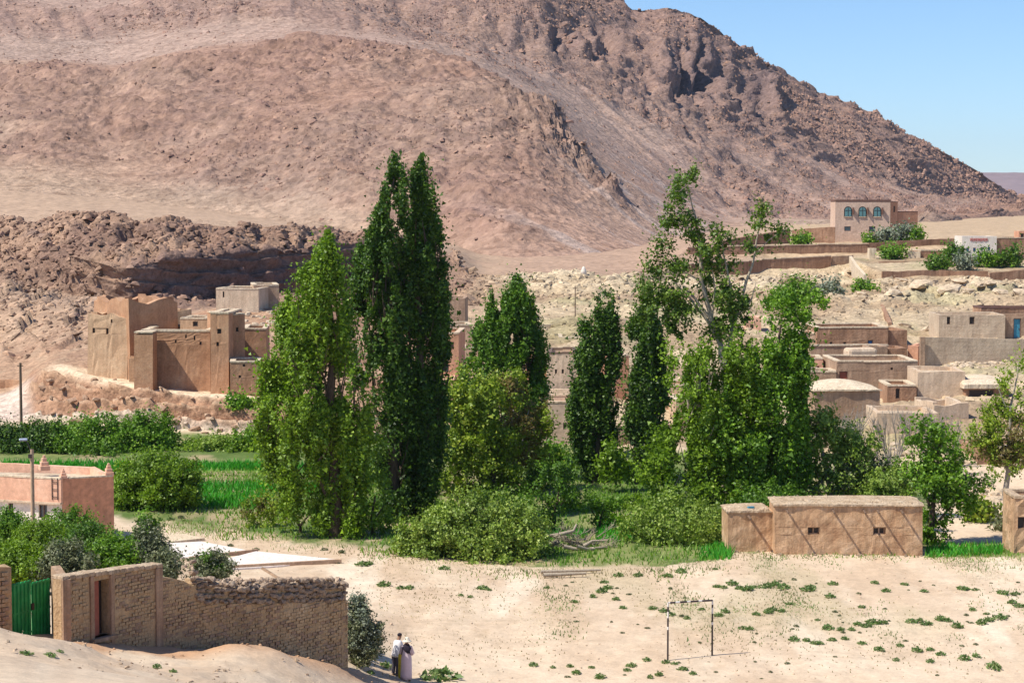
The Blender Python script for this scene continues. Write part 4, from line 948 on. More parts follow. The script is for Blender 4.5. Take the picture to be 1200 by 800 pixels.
    def course(P0, e, n, L, topf, zb_, skip, an):
        z = zb_; r = 0
        while z < max(topf(0), topf(L))+.2:
            x = -(r % 2)*bl/2
            while x < L:
                a = max(x, 0); b = min(x+bl, L); zc = z+bh/2
                if b-a > .08 and zc+bh/2 < topf((a+b)/2)-.01 and not any(s0-.02 < (a+b)/2 < s1+.02 and z0s < zc < z1s for s0, s1, z0s, z1s in skip):
                    g = gz((P0+e*a).x, (P0+e*a).y)
                    if zc > g-.1: cells.append((P0, e, n, a, b, zc, an))
                x += bl
            z += bh; r += 1
    course(A, e1, n1, L1, T1, z01, [(0, .32, -9, 99), (xd0-.18, xd1+.18, -9, zd1+.05), (L1-.36, L1, -9, 99)], an1)
    course(B, e2, n2, L2, T2, min(gz(B.x, B.y), gz(Cc.x, Cc.y))-.3, [], an2)
    cells.sort(key=lambda c: (c[0]+c[1]*c[3]).y)
    bms = []
    for q in range(6):
        rq = random.Random(q); mb = MB(); P = []
        for z in (-.5, .5):
            for x, y in ((-.5, -.5), (.5, -.5), (.5, .5), (-.5, .5)): P.append((x*(1-rq.uniform(.03, .12)), y*(1-rq.uniform(0, .2)), z*(1-rq.uniform(.08, .28))))
        mb.hexa(P); me = bpy.data.meshes.new('brick'); me.from_pydata(mb.V, [], mb.F); me.materials.append(M_BRICK if q % 3 else M_PILA); bms.append(me)
    rest = [MB(), MB()]; dens = 0
    for i, (P0, e, n, a, b, zc, an) in enumerate(cells):
        if rg.random() < .10: continue
        c = P0+e*((a+b)/2)+n*rg.uniform(-.034, .014)+Vector((0, 0, rg.uniform(-.012, .012))); sz = ((b-a-.012)*rg.uniform(.9, 1.04), .09, bh*rg.uniform(.9, 1.1))
        if i < 300:
            o = link('brick', rg.choice(bms), root); o.location = Vector((c.x, c.y, zc))-Z0; o.scale = (sz[0], sz[1], sz[2]); o.rotation_euler = (0, rg.uniform(-.03, .03), an+rg.uniform(-.04, .04))
        else: rest[0 if rg.random() < .7 else 1].box((c.x, c.y, zc), (sz[0]*rg.uniform(.85, 1), sz[1], bh*rg.uniform(.72, 1.0)), an+rg.uniform(-.08, .08))
    rest[0].build('brick_courses', M_BRICK, root, Z0, kind='stuff'); rest[1].build('brick_courses', M_PILA, root, Z0, kind='stuff')
    # rubble stones laid on top: three rough rows, then tumbled ones
    k = 0; x = xs_
    rows = [(0, .0), (.2, .1), (.4, .04), (.58, .12), (.74, .02)]
    for (dz, sh) in rows:
        x = xs_+sh
        while x < L2-.05:
            s = rg.uniform(.12, .19); c = B+e2*x-n2*rg.uniform(-.02, .10); lim = .66+.16*math.sin(x*1.1)+(.12 if x > L2*.5 else 0)
            if dz < lim and k < 290 and rg.random() > .07:
                rockobj(Vector((c.x, c.y, T2(x)+dz+.07+rg.uniform(-.05, .06))), s*rg.uniform(.75, 1.2), rg, M_STONE, 'stone', root, (1, 1.3, .8)); k += 1
            x += s*1.5
    fil = MB(); n = 30
    for i in range(n):
        x = xs_+(L2-xs_)*(i+.5)/n; c = B+e2*x-n2*.24; fil.box((c.x, c.y, T2(x)+.22), ((L2-xs_)/n*.98, .34, .6+.06*math.sin(i)), an2)
    fil.build('rubble_fill', M_MORTAR, root, Z0)
    nn_ = 500; r2 = np.random.RandomState(4); xx = xs_+r2.rand(nn_)*(L2-xs_); yy = .05+r2.rand(nn_)*.55
    P = np.array([tuple(B+e2*a-n2*b+Vector((0, 0, T2(a)-B.z+.60+.26*r2.rand()**2))) for a, b in zip(xx, yy)])-np.array(Z0)
    o = rocks('rubble', P, (.04+.12*r2.rand(nn_)**2), np.ones((nn_, 3))*.5, M_STONE, 5, .8); o.parent = root
    # second line of rubble behind
    r3 = random.Random(8); rt = thing('rubble_heap', 'heap of loose brown stones behind the ragged end of the brick wall', 'stones', G(330, 84))
    for i in range(70):
        u = r3.uniform(285, 400) if i > 20 else r3.uniform(200, 400); Y = 80.5+r3.uniform(0, 4); p = G(u, Y); h = W(u, 678-5*math.sin((u-200)/40), Y).z
        z = p.z+(max(.2, h-p.z))*(1 if False else r3.random()**.3); rockobj(Vector((p.x, p.y, z-.1)), r3.uniform(.12, .24), r3, M_STONE, 'stone', rt)
    hb = MB(); a = G(205, 81.5); b = G(402, 83.5); d = (b-a); n = 14
    hb.V = []; 
    for i in range(n+1):
        p = a+d*i/n; u = 205+197*i/n; zt_ = W(u, 682-5*math.sin((u-200)/40), p.y).z
        for (oy, z) in ((-.9, p.z-.5), (-.2, zt_-.15), (.6, zt_-.2), (1.5, p.z-.5)): hb.V.append((p.x, p.y+oy, z))
    for i in range(n):
        for j in range(3): q = i*4+j; hb.F.append((q, q+4, q+5, q+1))
    hb.build('rubble_core', M_STONE, rt, rt.location)
    st = MB(); p = W(318, 672, 81); st.box(p, (1.0, .10, .10), -.5); o = st.build('plank', M_PILA, None, p, label='pale broken plank lying on the rubble behind the brick wall', category='plank'); o.rotation_euler = (0, .45, 0)
    # gate
    gt = thing('metal_gate', 'bright green double metal gate with upright ribs in the garden wall', 'gate', (G0.x, G0.y, gz(G0.x, G0.y)))
    M_GATE = flatmat('green_gate_paint', (.02, .29, .08), .5, .4, .4, 2)
    gL = W(14, 690, 66.9); gR = Vector((G0.x-.02, G0.y, 0)); ga = math.atan2(gR.y-gL.y, gR.x-gL.x); ge = Vector((math.cos(ga), math.sin(ga), 0)); gn = Vector((ge.y, -ge.x, 0)); Lg = math.hypot(gR.x-gL.x, gR.y-gL.y)
    ztL = W(14, 683, 66.9).z; ztR = W(58, 679, G0.y).z; zb = gz(gL.x, gL.y)-.25
    for s_ in (0, 1):
        x0 = Lg*s_/2+.015; x1 = Lg*(s_+1)/2-.015; P0 = Vector((gL.x, gL.y, 0)); zt_ = ztL+(ztR-ztL)*(s_+.5)/2
        lf = MB(); c = P0+ge*((x0+x1)/2)-gn*.03; lf.box((c.x, c.y, (zb+zt_)/2), (x1-x0, .02, zt_-zb), ga); lo = lf.build('gate_leaf', M_GATE, gt, gt.location)
        nr = 5
        for k in range(nr):
            x = x0+(x1-x0)*(k+.5)/nr; rb = MB(); c = P0+ge*x; rb.box((c.x, c.y, (zb+zt_)/2+.01), (.10, .05, zt_-zb+.02), ga); ro = rb.build('rib', M_GATE, lo, bevel=.015); ro.location = -gt.location
        for z in (zb+.3, (zb+zt_)/2, zt_-.05):
            fr = MB(); c = P0+ge*((x0+x1)/2)-gn*.005; fr.box((c.x, c.y, z), (x1-x0-.01, .03, .06), ga); fo = fr.build('cross_rail', M_GATE, lo); fo.location = -gt.location
    hb = MB(); c = Vector((gL.x, gL.y, 0))+ge*(Lg/2)+gn*.04; hb.box((c.x, c.y, (zb+ztL)/2+.1), (.12, .05, .22), ga); hb.box((c.x-.12, c.y, (zb+ztL)/2-.12), (.10, .05, .10), ga); hb.build('lock', M_IRON, gt, gt.location)
    # stub of wall left of the gate
    sw = thing('brick_pier', 'rough stone and brick pier left of the green gate at the photo edge', 'wall', (gL.x-.3, gL.y, gz(gL.x, gL.y)))
    mb = MB(); p = W(-60, 664, 65.2); q = W(13.5, 690, 66.6); L = math.hypot(q.x-p.x, q.y-p.y); an = math.atan2(q.y-p.y, q.x-p.x); zb = gz(q.x, q.y)-.6; zt_ = W(5, 664, 66.5).z
    panel(mb, (p.x, p.y, zb), an, L, zt_-zb, .5, (), rag(.08, 1, 2), .4, .04, 9); mb.build('pier_core', M_MORTAR, sw, sw.location)
    e = Vector((math.cos(an), math.sin(an), 0)); n_ = Vector((e.y, -e.x, 0)); z = zb+.2; r = 0
    while z < zt_-.15:
        x = L-1.5-(r % 2)*.12
        while x < L-.05:
            c = Vector((p.x, p.y, 0))+e*(x+.13)+n_*.02
            if x+.26 < L+.03: o = link('brick', rg.choice(bms), sw); o.location = Vector((c.x, c.y, z))-sw.location; o.scale = (.25, .10, .14); o.rotation_euler = (0, 0, an+rg.uniform(-.05, .05))
            x += .28
        z += .145; r += 1
brickwall()
# ---- kasbah: ruined tower house and fort
house('roofless ruined tower house coloured pale as if sunlit left of the kasbah fort', 103, 150, 371, 176.5, vb=436, depth=9, rot=R(-14), mat=M_FORTL, T=.6, name='ruined_tower', cat='ruin', ragged=.7, seed=21, roof=False, wins=[(110, 387, 3, 6, 'dark'), (126, 388, 3, 7, 'dark'), (131, 376, 2, 4, 'dark')], batter=.3, sink=1.5, step=.9, jit=.035)  # sunlit side of the ruin, its light put into the paler earth
house('tall broken corner wall of the ruin behind the kasbah fort', 150.5, 208, 352, 175.2, vb=438, depth=7, rot=R(36), mat=M_FORT, T=.7, name='ruined_wall', cat='ruin', ragged=.8, seed=22, roof=False, batter=.3, sink=1.5, step=.9, jit=.035)  # side of the same ruin turned from the sun, coloured darker
rt, b_, e_, k_, W_, H_ = house('reddish earth kasbah fort with small loopholes and a corner bastion', 165, 246, 388, 172, vb=452, depth=8, rot=R(-2), mat=M_FORT, T=.5, name='kasbah_fort', cat='fort', ragged=.12, seed=23, cap=M_CREAM, capw=.16, wins=[(175, 400, 2.5, 5, 'dark'), (206, 400, 2, 4, 'dark'), (218, 394, 2, 4, 'dark'), (228, 396, 2, 5, 'dark'), (235, 402, 2.5, 4, 'dark')], ret=True, sink=1.2, step=.8, jit=.02, rmat=M_ROOF)
bb = MB(); x1 = alongu(Vector((W(165, 395, 172).x, 172, 6)), R(-2), 187)
panel(bb, b_+Vector((0, 0, 0))-k_*1.9-e_*.15, R(-2), x1, H_-.1, 1.6, (), rag(.1, 1, 3), .8, .02, 4, .35); bb.build('bastion', M_FORT, rt, rt.location)
bc = MB(); bc.box(b_-k_*1.1+e_*(x1/2-.15)+Vector((0, 0, H_+.02)), (x1, 1.7, .12), R(-2)); bc.build('bastion_cap', M_CREAM, rt, rt.location)
def brace(root, u0, v0, u1, v1, Y):
    a = W(u0, v0, Y); b = W(u1, v1, Y+.0); tubes('wooden_spout', [[(a, .09), (a+Vector((0, -.9, -.1)), .07)]], M_WOOD, root, root.location, 5)
house('taller square tower at the right corner of the kasbah fort', 246.5, 268, 367.5, 170, vb=457, depth=5.5, rot=R(-4), mat=M_FORT, T=.5, name='corner_tower', cat='tower', ragged=.10, seed=24, cap=M_CREAM, capw=.14, wins=[(257, 388, 5, 6, 'dark'), (255, 403, 3, 5, 'dark')], sink=1.2, batter=.25, step=.8, jit=.02)
house('shadowed side wing behind the corner tower of the kasbah fort', 268.8, 287, 369, 171.5, vb=452, depth=5, rot=R(30), mat=M_FORT, T=.4, name='tower_wing', cat='building', ragged=.1, seed=25, cap=M_CREAM, wins=[(278, 386, 3, 5, 'dark')], sink=1.2)
house('low reddish block at the foot of the kasbah corner tower', 269.5, 306, 425, 167.5, vb=462, depth=4.2, rot=R(6), mat=M_FORT, T=.4, name='low_annex', cat='building', ragged=.06, seed=26, cap=M_CREAM, wins=[(286, 428, 3, 3, 'dark'), (281, 441, 3, 3, 'dark'), (297, 441, 2, 3, 'dark')], sink=1.2)
house('plain rear block of the kasbah fort right of the corner tower', 284, 312, 386, 177, vb=440, depth=6, rot=R(4), mat=M_FORT, name='rear_block', cat='building', seed=27, sink=1, cap=M_CREAM)
house('small roof room with a dark opening on top of the kasbah fort', 211, 243, 373, 177, vb=400, depth=4, rot=R(-3), mat=M_FORTL, name='roof_room', cat='building', seed=28, wins=[(229, 379.5, 6, 6, 'dark')], sink=1, cap=M_CREAM, ragged=.15)
house('broken upper wall behind the roof room of the kasbah fort', 206, 224, 362, 183, vb=395, depth=3, rot=R(8), mat=M_FORTL, name='broken_wall', cat='ruin', seed=29, roof=False, ragged=.4, sink=1)
house('small broken earth wall stub below the ruined corner wall', 151, 164, 420, 173.2, vb=447, depth=1.5, rot=R(4), mat=M_FORTL, name='wall_stub', cat='ruin', seed=30, roof=False, ragged=.3, sink=1)
house('pale flat-roofed house on the mound behind the kasbah fort', 253, 303, 339, 205, vb=368, depth=6, rot=R(-8), mat=M_BEIGE, name='earth_house', seed=31, cap=M_CREAM, sink=1.5, ragged=.05, wins=[(262, 345, 2, 7, 'dark')])
house('brownish flat roof block right of the pale house behind the fort', 297, 327, 335, 208, vb=360, depth=6, rot=R(10), mat=M_TAN, name='earth_house', seed=32, cap=M_CREAM, sink=1.5)
wallrun('low red earth wall beside the river-bed road at the left edge', [(-60, 446, 184), (6, 445, 184), (36, 446, 183)], mat=M_FORT, seed=5, cap=None)
# ---- village
def arch_window(root, u, vt, vb_, wpx, Y, p, rot, ex, back, base):
    k = FPX/Y; x = alongu(Vector((p.x, Y, p.z-1)), rot, u); w_ = wpx/k; zt_ = W(u, vt, Y).z; zb = W(u, vb_, Y).z; c = Vector((base.x, base.y, 0))+ex*x
    def shape(r, y, name, mat, par):
        mb = MB(); pts = []; rr = r; zc = zt_-w_/2
        pts = [(-rr, zb-(rr-w_/2)), (rr, zb-(rr-w_/2))]+[(rr*math.cos(t), zc+rr*math.sin(t)) for t in [PI*i/10 for i in range(11)]]
        n = len(pts)
        for yy in (y, y+.10):
            for (a, z) in pts: q = c+ex*a-back*yy; mb.V.append((q.x, q.y, z))
        mb.F = [tuple(range(n, 2*n)), tuple(reversed(range(n)))]+[(i, (i+1) % n, n+(i+1) % n, n+i) for i in range(n)]
        o = mb.build(name, mat, par if par else root, root.location if par is root else (0, 0, 0)); 
        return o
    fo = shape(w_/2+.16, -.04, 'window_frame', M_GREENP if False else M_DARK, root)
    po = shape(w_/2, .05, 'pane', M_TEAL, fo); po.location = -root.location
    bar = MB(); bar.box((c.x, c.y, (zt_+zb)/2)-back*.17 if False else Vector((c.x, c.y, (zt_+zb)/2))-back*.16, (.07, .05, zt_-zb-.1), rot); bar.box(Vector((c.x, c.y, zt_-w_/2))-back*.155, (w_-.05, .045, .07), rot); bo = bar.build('glazing_bar', M_DARK, fo); bo.location = -root.location
    sh = MB(); sh.box(Vector((c.x, c.y, (zt_+zb)/2+.15))+ex*(w_/2+.32)-back*.25, (.10, .5, (zt_-zb)*.75), rot+.3); sh.build('shutter', M_BRND, root, root.location)
rt, b_, e_, k_, W_, H_ = house('large two-storey pinkish house with three arched teal windows on the hill', 979, 1043.5, 236.5, 345, vb=281, depth=8, rot=R(-3), mat=M_PINKH, T=.4, name='hill_house', seed=41, ragged=.02, jit=.01, cap=M_BRND, capw=.35, ret=True, sink=2.5, wins=[(993.5, 268, 7.5, 5.5, 'glass'), (1022.5, 268.5, 7.5, 6.5, 'glass')])
pH = W(979, 236.5, 345)
for u in (993.8, 1010.8, 1028): arch_window(rt, u, 243, 253.5, 7.2, 345, pH, R(-3), e_, k_, b_)
sb = MB()
for u, v in ((993.8, 253.8), (1010.8, 253.8), (1028, 253.8), (1022.5, 272.5)): x = alongu(Vector((pH.x, 345, pH.z-1)), R(-3), u); q = b_+e_*x-k_*.08; sb.box((q.x, q.y, W(u, v, 345).z-.05), (1.25, .16, .12), R(-3))
sb.build('window_sill', M_BEIGE, rt, rt.location)
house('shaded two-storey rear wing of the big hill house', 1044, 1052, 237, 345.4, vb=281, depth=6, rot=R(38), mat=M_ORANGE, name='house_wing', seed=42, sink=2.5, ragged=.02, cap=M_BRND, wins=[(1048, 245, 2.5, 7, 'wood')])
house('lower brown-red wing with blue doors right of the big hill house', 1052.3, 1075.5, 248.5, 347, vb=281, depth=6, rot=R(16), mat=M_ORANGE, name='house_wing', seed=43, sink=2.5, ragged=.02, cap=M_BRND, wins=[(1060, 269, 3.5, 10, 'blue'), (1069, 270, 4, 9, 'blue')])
wallrun('dark garden wall running left from the big hill house', [(928, 270, 341), (950, 267.5, 340), (978.5, 266, 339)], mat=M_WALL, seed=6)
wallrun('sloping dark garden wall left of the hill house garden', [(846, 283, 330), (880, 276, 334), (926, 269, 338)], mat=M_WALL, seed=7)
wallrun('long reddish earth wall in front of the hill house garden', [(806, 290, 322), (900, 288, 324), (1017, 286, 326)], mat=M_WALL, seed=8, cap=M_BEIGE)
wallrun('earth wall stepping up in front of the hill house to the right', [(1018, 285, 326), (1060, 282, 328), (1127, 279, 330)], mat=M_WALL, seed=9)
wallrun('thick dark retaining wall below the poplar crown on the hillside', [(800, 310, 297), (870, 307, 299), (900, 304.5, 301), (974, 300, 303)], mat=M_WALL, seed=10, cap=M_BEIGE)
wallrun('short earth wall right of the thick retaining wall', [(975, 300, 303.3), (1000, 299, 304)], mat=M_GREY, seed=11)
wallrun('pale stone wall running down the hillside toward the viewer', [(995, 300, 303), (1003, 312, 280), (1012, 322, 262)], mat=M_CREAM, seed=12, sink=1)
wallrun('dark ragged garden wall running down beside the lone bush', [(1026, 343, 250), (1032, 358, 232), (1041, 378, 214)], mat=M_WALL, seed=13, sink=1, ragged=.2)
house('low flat-roofed shed with pale parapet on the upper terrace', 1079, 1113, 294, 312, vb=314, depth=6, rot=R(4), mat=M_WALL, name='flat_shed', cat='shed', seed=44, sink=1.5, cap=M_CREAM)
house('pale end of the flat-roofed shed behind the green bush', 1064, 1078.6, 294.5, 311.5, vb=312, depth=6, rot=R(-10), mat=M_CREAM, name='shed_end', cat='shed', seed=45, sink=1.5)
house('small pale pillar building left of the green bush on the terrace', 1019, 1027, 291, 314, vb=310, depth=3, rot=R(-4), mat=M_CREAM, name='small_shed', cat='shed', seed=46, sink=1.5)
wallrun('low reddish wall below the bush and the flat-roofed shed', [(1030, 307, 305), (1060, 306, 305), (1079, 306, 306)], mat=M_WALL, seed=14)
rt, b_, e_, k_, W_, H_ = house('white and pink house with red lettering and blue shutters on the upper terrace', 1127.5, 1168, 277, 308, vb=301, depth=7, rot=R(-3), mat=M_WHITE, name='white_house', seed=47, ragged=.02, jit=.01, ret=True, sink=2, wins=[(1134, 293, 3.5, 5, 'turq'), (1142, 292.5, 3, 4.5, 'blue'), (1150.5, 292, 3, 4.5, 'green'), (1159, 291.5, 3, 4.5, 'blue')])
lt = MB(); pH = W(1127.5, 277, 308); rgl = random.Random(1); x = alongu(Vector((pH.x, 308, pH.z-1)), R(-3), 1136); zc = W(1146, 281, 308).z
for k in range(9):
    w_ = rgl.uniform(.17, .26); q = b_+e_*(x+.14)-k_*.06
    for dx, dz, a, h in ((0, 0, .06, .44), (w_*.5, .19, w_, .07), (w_*.5, -.19 if k % 2 else 0, w_*.8, .07), (w_, 0 if k % 3 else .1, .05, .34)): qq = q+e_*dx; lt.box((qq.x, qq.y+.001*k, zc+dz), (a, .04, h), R(-3))
    x += w_+.075
lt.build('red_lettering', M_REDL, rt, rt.location)
house('long brown shaded building right of the white house with shutters', 1168.6, 1215, 279, 309, vb=303, depth=7, rot=R(6), mat=M_WALL, name='brown_house', seed=48, sink=2, cap=M_CREAM, capw=.1)
house('small red box room on the roof of the long brown building', 1194, 1212, 271, 313, vb=290, depth=3, rot=0, mat=M_ORANGE, name='roof_room', cat='building', seed=49, sink=.5, wins=[(1198, 277, 4, 7, 'dark')])
wallrun('low crumbling terrace wall under the row of bushes on the right', [(1034, 318, 286), (1100, 317, 287), (1158, 318, 286)], mat=M_WALL, seed=15, ragged=.15)
wallrun('darker taller terrace wall continuing to the right edge', [(1160, 320, 284), (1200, 316, 285), (1260, 312, 286)], mat=M_WALL, seed=16)
wallrun('thin dark wall above the middle poplars on the hillside', [(735, 319, 284), (765, 317, 285)], mat=M_WALL, seed=17)
# right middle
house('long grey block house with two square openings on the right', 1100.5, 1178, 369, 203, vb=398, depth=6, rot=R(-2), mat=M_BLOCK, name='block_house', seed=50, sink=1.2, ragged=.03, wins=[(1111.5, 375.5, 4, 9, 'dark'), (1139, 375.5, 6, 9, 'dark')])
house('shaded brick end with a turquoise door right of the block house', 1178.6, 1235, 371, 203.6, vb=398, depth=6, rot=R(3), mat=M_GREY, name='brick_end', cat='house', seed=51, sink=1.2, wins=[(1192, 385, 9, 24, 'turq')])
house('brown roof room behind the block house', 1150, 1215, 361.5, 210, vb=385, depth=4, rot=0, mat=M_WALL, name='roof_room', cat='building', seed=52, sink=.4, cap=M_BRND)
wallrun('long pale grey block wall below the block house', [(1083, 395, 184), (1140, 396, 184.5), (1225, 398, 185)], mat=M_BLOCK, seed=18, ragged=.02, jit=.015, T=.25)
mb = MB(); p = W(1081, 394.5, 183.6); g = gz(p.x, p.y); mb.box((p.x, p.y, (g-.3+p.z)/2), (.45, .45, p.z-g+.3)); mb.build('wall_pillar', M_GREY, None, (p.x, p.y, g), label='dark square pillar at the left end of the pale grey block wall', category='pillar', bevel=.03)
house('dark flat house with a cream parapet and small blue window', 957.5, 1041, 384, 199, vb=408, depth=7, rot=R(1), mat=M_WALL, name='dark_house', seed=53, sink=1.2, cap=M_CREAM, capw=.1, wins=[(974, 403, 3, 5, 'dark'), (990, 403, 3, 5, 'dark'), (1020, 402, 6, 7, 'blue')])
house('lower brown extension right of the dark flat house', 1041.6, 1063, 387, 199.5, vb=408, depth=6, rot=R(4), mat=M_WALL, name='house_extension', seed=54, sink=1.2, wins=())
house('tan low building left of the dark flat house', 936, 957, 392, 200, vb=412, depth=5, rot=R(-3), mat=M_BEIGE, name='tan_house', seed=55, sink=1.2, cap=M_CREAM)
wallrun('grey courtyard wall in front of the dark flat house', [(950, 405.5, 188), (1000, 405, 188), (1041, 405, 188)], mat=M_GREY, seed=19, ragged=.03, cap=M_CREAM)
house('grey courtyard room with a gap in its roof line', 1017, 1040, 406, 185.5, vb=425, depth=4, rot=R(2), mat=M_GREY, name='courtyard_room', cat='building', seed=56, sink=1.2)
house('low brown room joined to the right of the courtyard', 1040.7, 1063, 408, 186, vb=425, depth=4, rot=R(2), mat=M_WALL, name='brown_room', cat='building', seed=57, sink=1.2)
house('orange-red side block right of the courtyard rooms', 1063.6, 1076, 405, 186.5, vb=424, depth=4, rot=R(-24), mat=M_ORANGE, name='red_block', cat='building', seed=58, sink=1.2)
mb = MB(); p = W(1008, 413, 184.5); mb.box(p, (2.8, 1.6, .9), .2); mb.build('plaster_mound', M_BEIGE, None, p, label='pale rounded plaster stair block in the courtyard gap', category='stair', bevel=.3)
house('grey brown house with a rust red door in the village', 980.5, 1075.5, 424, 172.5, vb=462, depth=7, rot=R(1), mat=M_GREY, name='grey_house', seed=59, sink=1.2, cap=M_CREAM, capw=.09, wins=[(988.5, 444, 10, 18, 'red'), (1045, 432, 3, 3, 'dark')])
house('small pinkish building with two dark doorways beside the poplars', 928, 964.5, 421, 178, vb=442, depth=4, rot=R(-3), mat=M_PINK, name='pink_room', cat='building', seed=60, sink=1.2, cap=M_CREAM, wins=[(946.5, 434, 4, 11, 'dark'), (957.5, 434, 5, 11, 'red')])
house('low grey wall room under the pinkish building', 946, 980, 436, 172, vb=455, depth=3.5, rot=R(-2), mat=M_GREY, name='low_room', cat='building', seed=61, sink=1.2, cap=M_CREAM)
rt, b_, e_, k_, W_, H_ = house('grey house with a pale sagging curved roof behind the bare trees', 955, 1031, 459, 158, vb=500, depth=6, rot=R(5), mat=M_GREY, name='curved_roof_house', seed=62, sink=1.2, ret=True, roof=False, ragged=.12, wins=())
slabroof(rt, b_, e_, k_, W_, 6, H_+.05, M_CREAM, 9, .15, .16, mound=.5)
house('light beige block with a vertical joint beside the thatched ruin', 1075.5, 1131, 435, 166, vb=478, depth=6, rot=R(-3), mat=M_BEIGE, name='beige_house', seed=63, sink=1.2, ragged=.15)
rt, b_, e_, k_, W_, H_ = house('dark open ruin with a thick straw and mud roof at the right', 1132, 1182, 455, 165, vb=480, depth=6, rot=R(3), mat=M_WALL, name='thatched_ruin', cat='ruin', seed=64, sink=1.2, ret=True, roof=False, wins=[(1150, 462, 30, 12, 'dark')])
slabroof(rt, b_, e_, k_, W_, 6, H_, M_CREAM, 11, .25, .55, mound=.3)
house('pale lower wall of the village behind the bare trees', 1028, 1100, 484, 150, vb=545, depth=6, rot=R(-2), mat=M_BEIGE, name='pale_house', seed=65, sink=1.5, ragged=.2)
house('broken beige wall right of the pale lower village wall', 1095, 1135, 474, 154, vb=530, depth=5, rot=R(6), mat=M_BEIGE, name='broken_house', cat='ruin', seed=66, sink=1.5, ragged=.35, roof=False, wins=[(1110, 500, 8, 10, 'dark')])
house('reddish low wall block behind the yellow-green tree', 1165, 1230, 497, 150, vb=530, depth=5, rot=R(0), mat=M_FORT, name='red_wall_house', cat='house', seed=67, sink=1.5, ragged=.15)
house('brown block house behind the yellow-green tree at the right edge', 1148, 1235, 524, 140, vb=556, depth=5, rot=R(3), mat=M_WALL, name='brown_block', cat='house', seed=68, sink=1.5, ragged=.1)
# middle village
house('grey square room above the orange house behind the twin poplars', 522, 545, 349.5, 199, vb=384, depth=5, rot=R(-2), mat=M_GREY, name='grey_room', cat='building', seed=70, sink=3, ragged=.02)
house('brown room between the twin poplars and the middle poplar', 520, 553, 382, 188, vb=400, depth=5, rot=R(5), mat=M_TAN, name='brown_room', cat='building', seed=71, sink=2, cap=M_CREAM)
house('tall orange plastered house right of the twin poplars', 512, 537.5, 391, 170, vb=470, depth=7, rot=R(-3), mat=M_ORANGE, name='orange_house', seed=72, sink=2, cap=M_BEIGE, ragged=.02, wins=[(528, 405, 8, 9, 'wood'), (522, 432, 8, 8, 'glass')])
house('low pink block at the foot of the orange house', 505, 532, 444, 166, vb=475, depth=4, rot=0, mat=M_PINK, name='pink_block', cat='building', seed=73, sink=2)
house('beige tower house with three little windows between the poplars', 641, 676, 414, 172, vb=462, depth=6, rot=R(-2), mat=M_BEIGE, name='beige_tower', cat='house', seed=74, sink=1.5, cap=M_WOOD, capw=.1, wins=[(651.5, 435, 2.5, 5, 'dark'), (659.5, 435, 2.5, 5, 'dark'), (668.5, 435, 2.5, 5, 'dark')])
house('pink house edge left of the beige tower house', 620, 640.5, 420, 173, vb=462, depth=5, rot=R(3), mat=M_ORANGE, name='pink_house_edge', cat='house', seed=75, sink=1.5)
house('lower beige village house with a sloping pale roof', 628, 680, 472, 158, vb=525, depth=6, rot=R(-2), mat=M_PINKH, name='beige_house', seed=76, sink=1.5, cap=M_BEIGE, wins=[(662, 499, 4, 8, 'dark'), (641, 497, 4, 6, 'dark')])
house('brown red house between the two dark columnar poplars', 720, 737, 418, 172, vb=520, depth=6, rot=R(8), mat=M_ORANGE, name='red_house', seed=77, sink=1.5, cap=M_BEIGE)
house('small tan house in front of the pale slope between poplars', 772, 805, 452, 165, vb=495, depth=5, rot=R(-3), mat=M_TAN, name='tan_house', seed=78, sink=1.5, cap=M_CREAM)
house('small pink room with a dark window behind the gaunt poplar', 874, 892, 372, 206, vb=398, depth=4, rot=R(-3), mat=M_PINK, name='pink_room', cat='building', seed=79, sink=1.5, wins=[(881, 383, 4, 6, 'dark')])
house('little orange hut with a pale cap seen through the poplar limbs', 800, 824, 392, 205, vb=412, depth=4, rot=R(-6), mat=M_ORANGE, name='orange_hut', cat='hut', seed=80, sink=1.5, cap=M_CREAM)
wallrun('long low garden wall across the middle of the village behind the poplars', [(560, 452, 172), (640, 456, 171), (720, 455, 170)], mat=M_BEIGE, seed=21, cap=None)
wallrun('tan garden wall behind the two columnar poplars', [(722, 500, 156), (790, 497, 157), (840, 492, 158)], mat=M_TAN, seed=22)
wallrun('pale terrace wall across the middle slope', [(600, 381, 207), (650, 380, 208), (715, 381, 208)], mat=M_CREAM, seed=23, ragged=.1)
wallrun('rough earth wall at the foot of the village slope behind the hut', [(930, 506, 149), (1000, 512, 147), (1030, 515, 146)], mat=M_BEIGE, seed=24, ragged=.2)
wallrun('brown field wall behind the orange house', [(524, 402, 194), (560, 404, 195), (600, 406, 196)], mat=M_TAN, seed=25, ragged=.12)
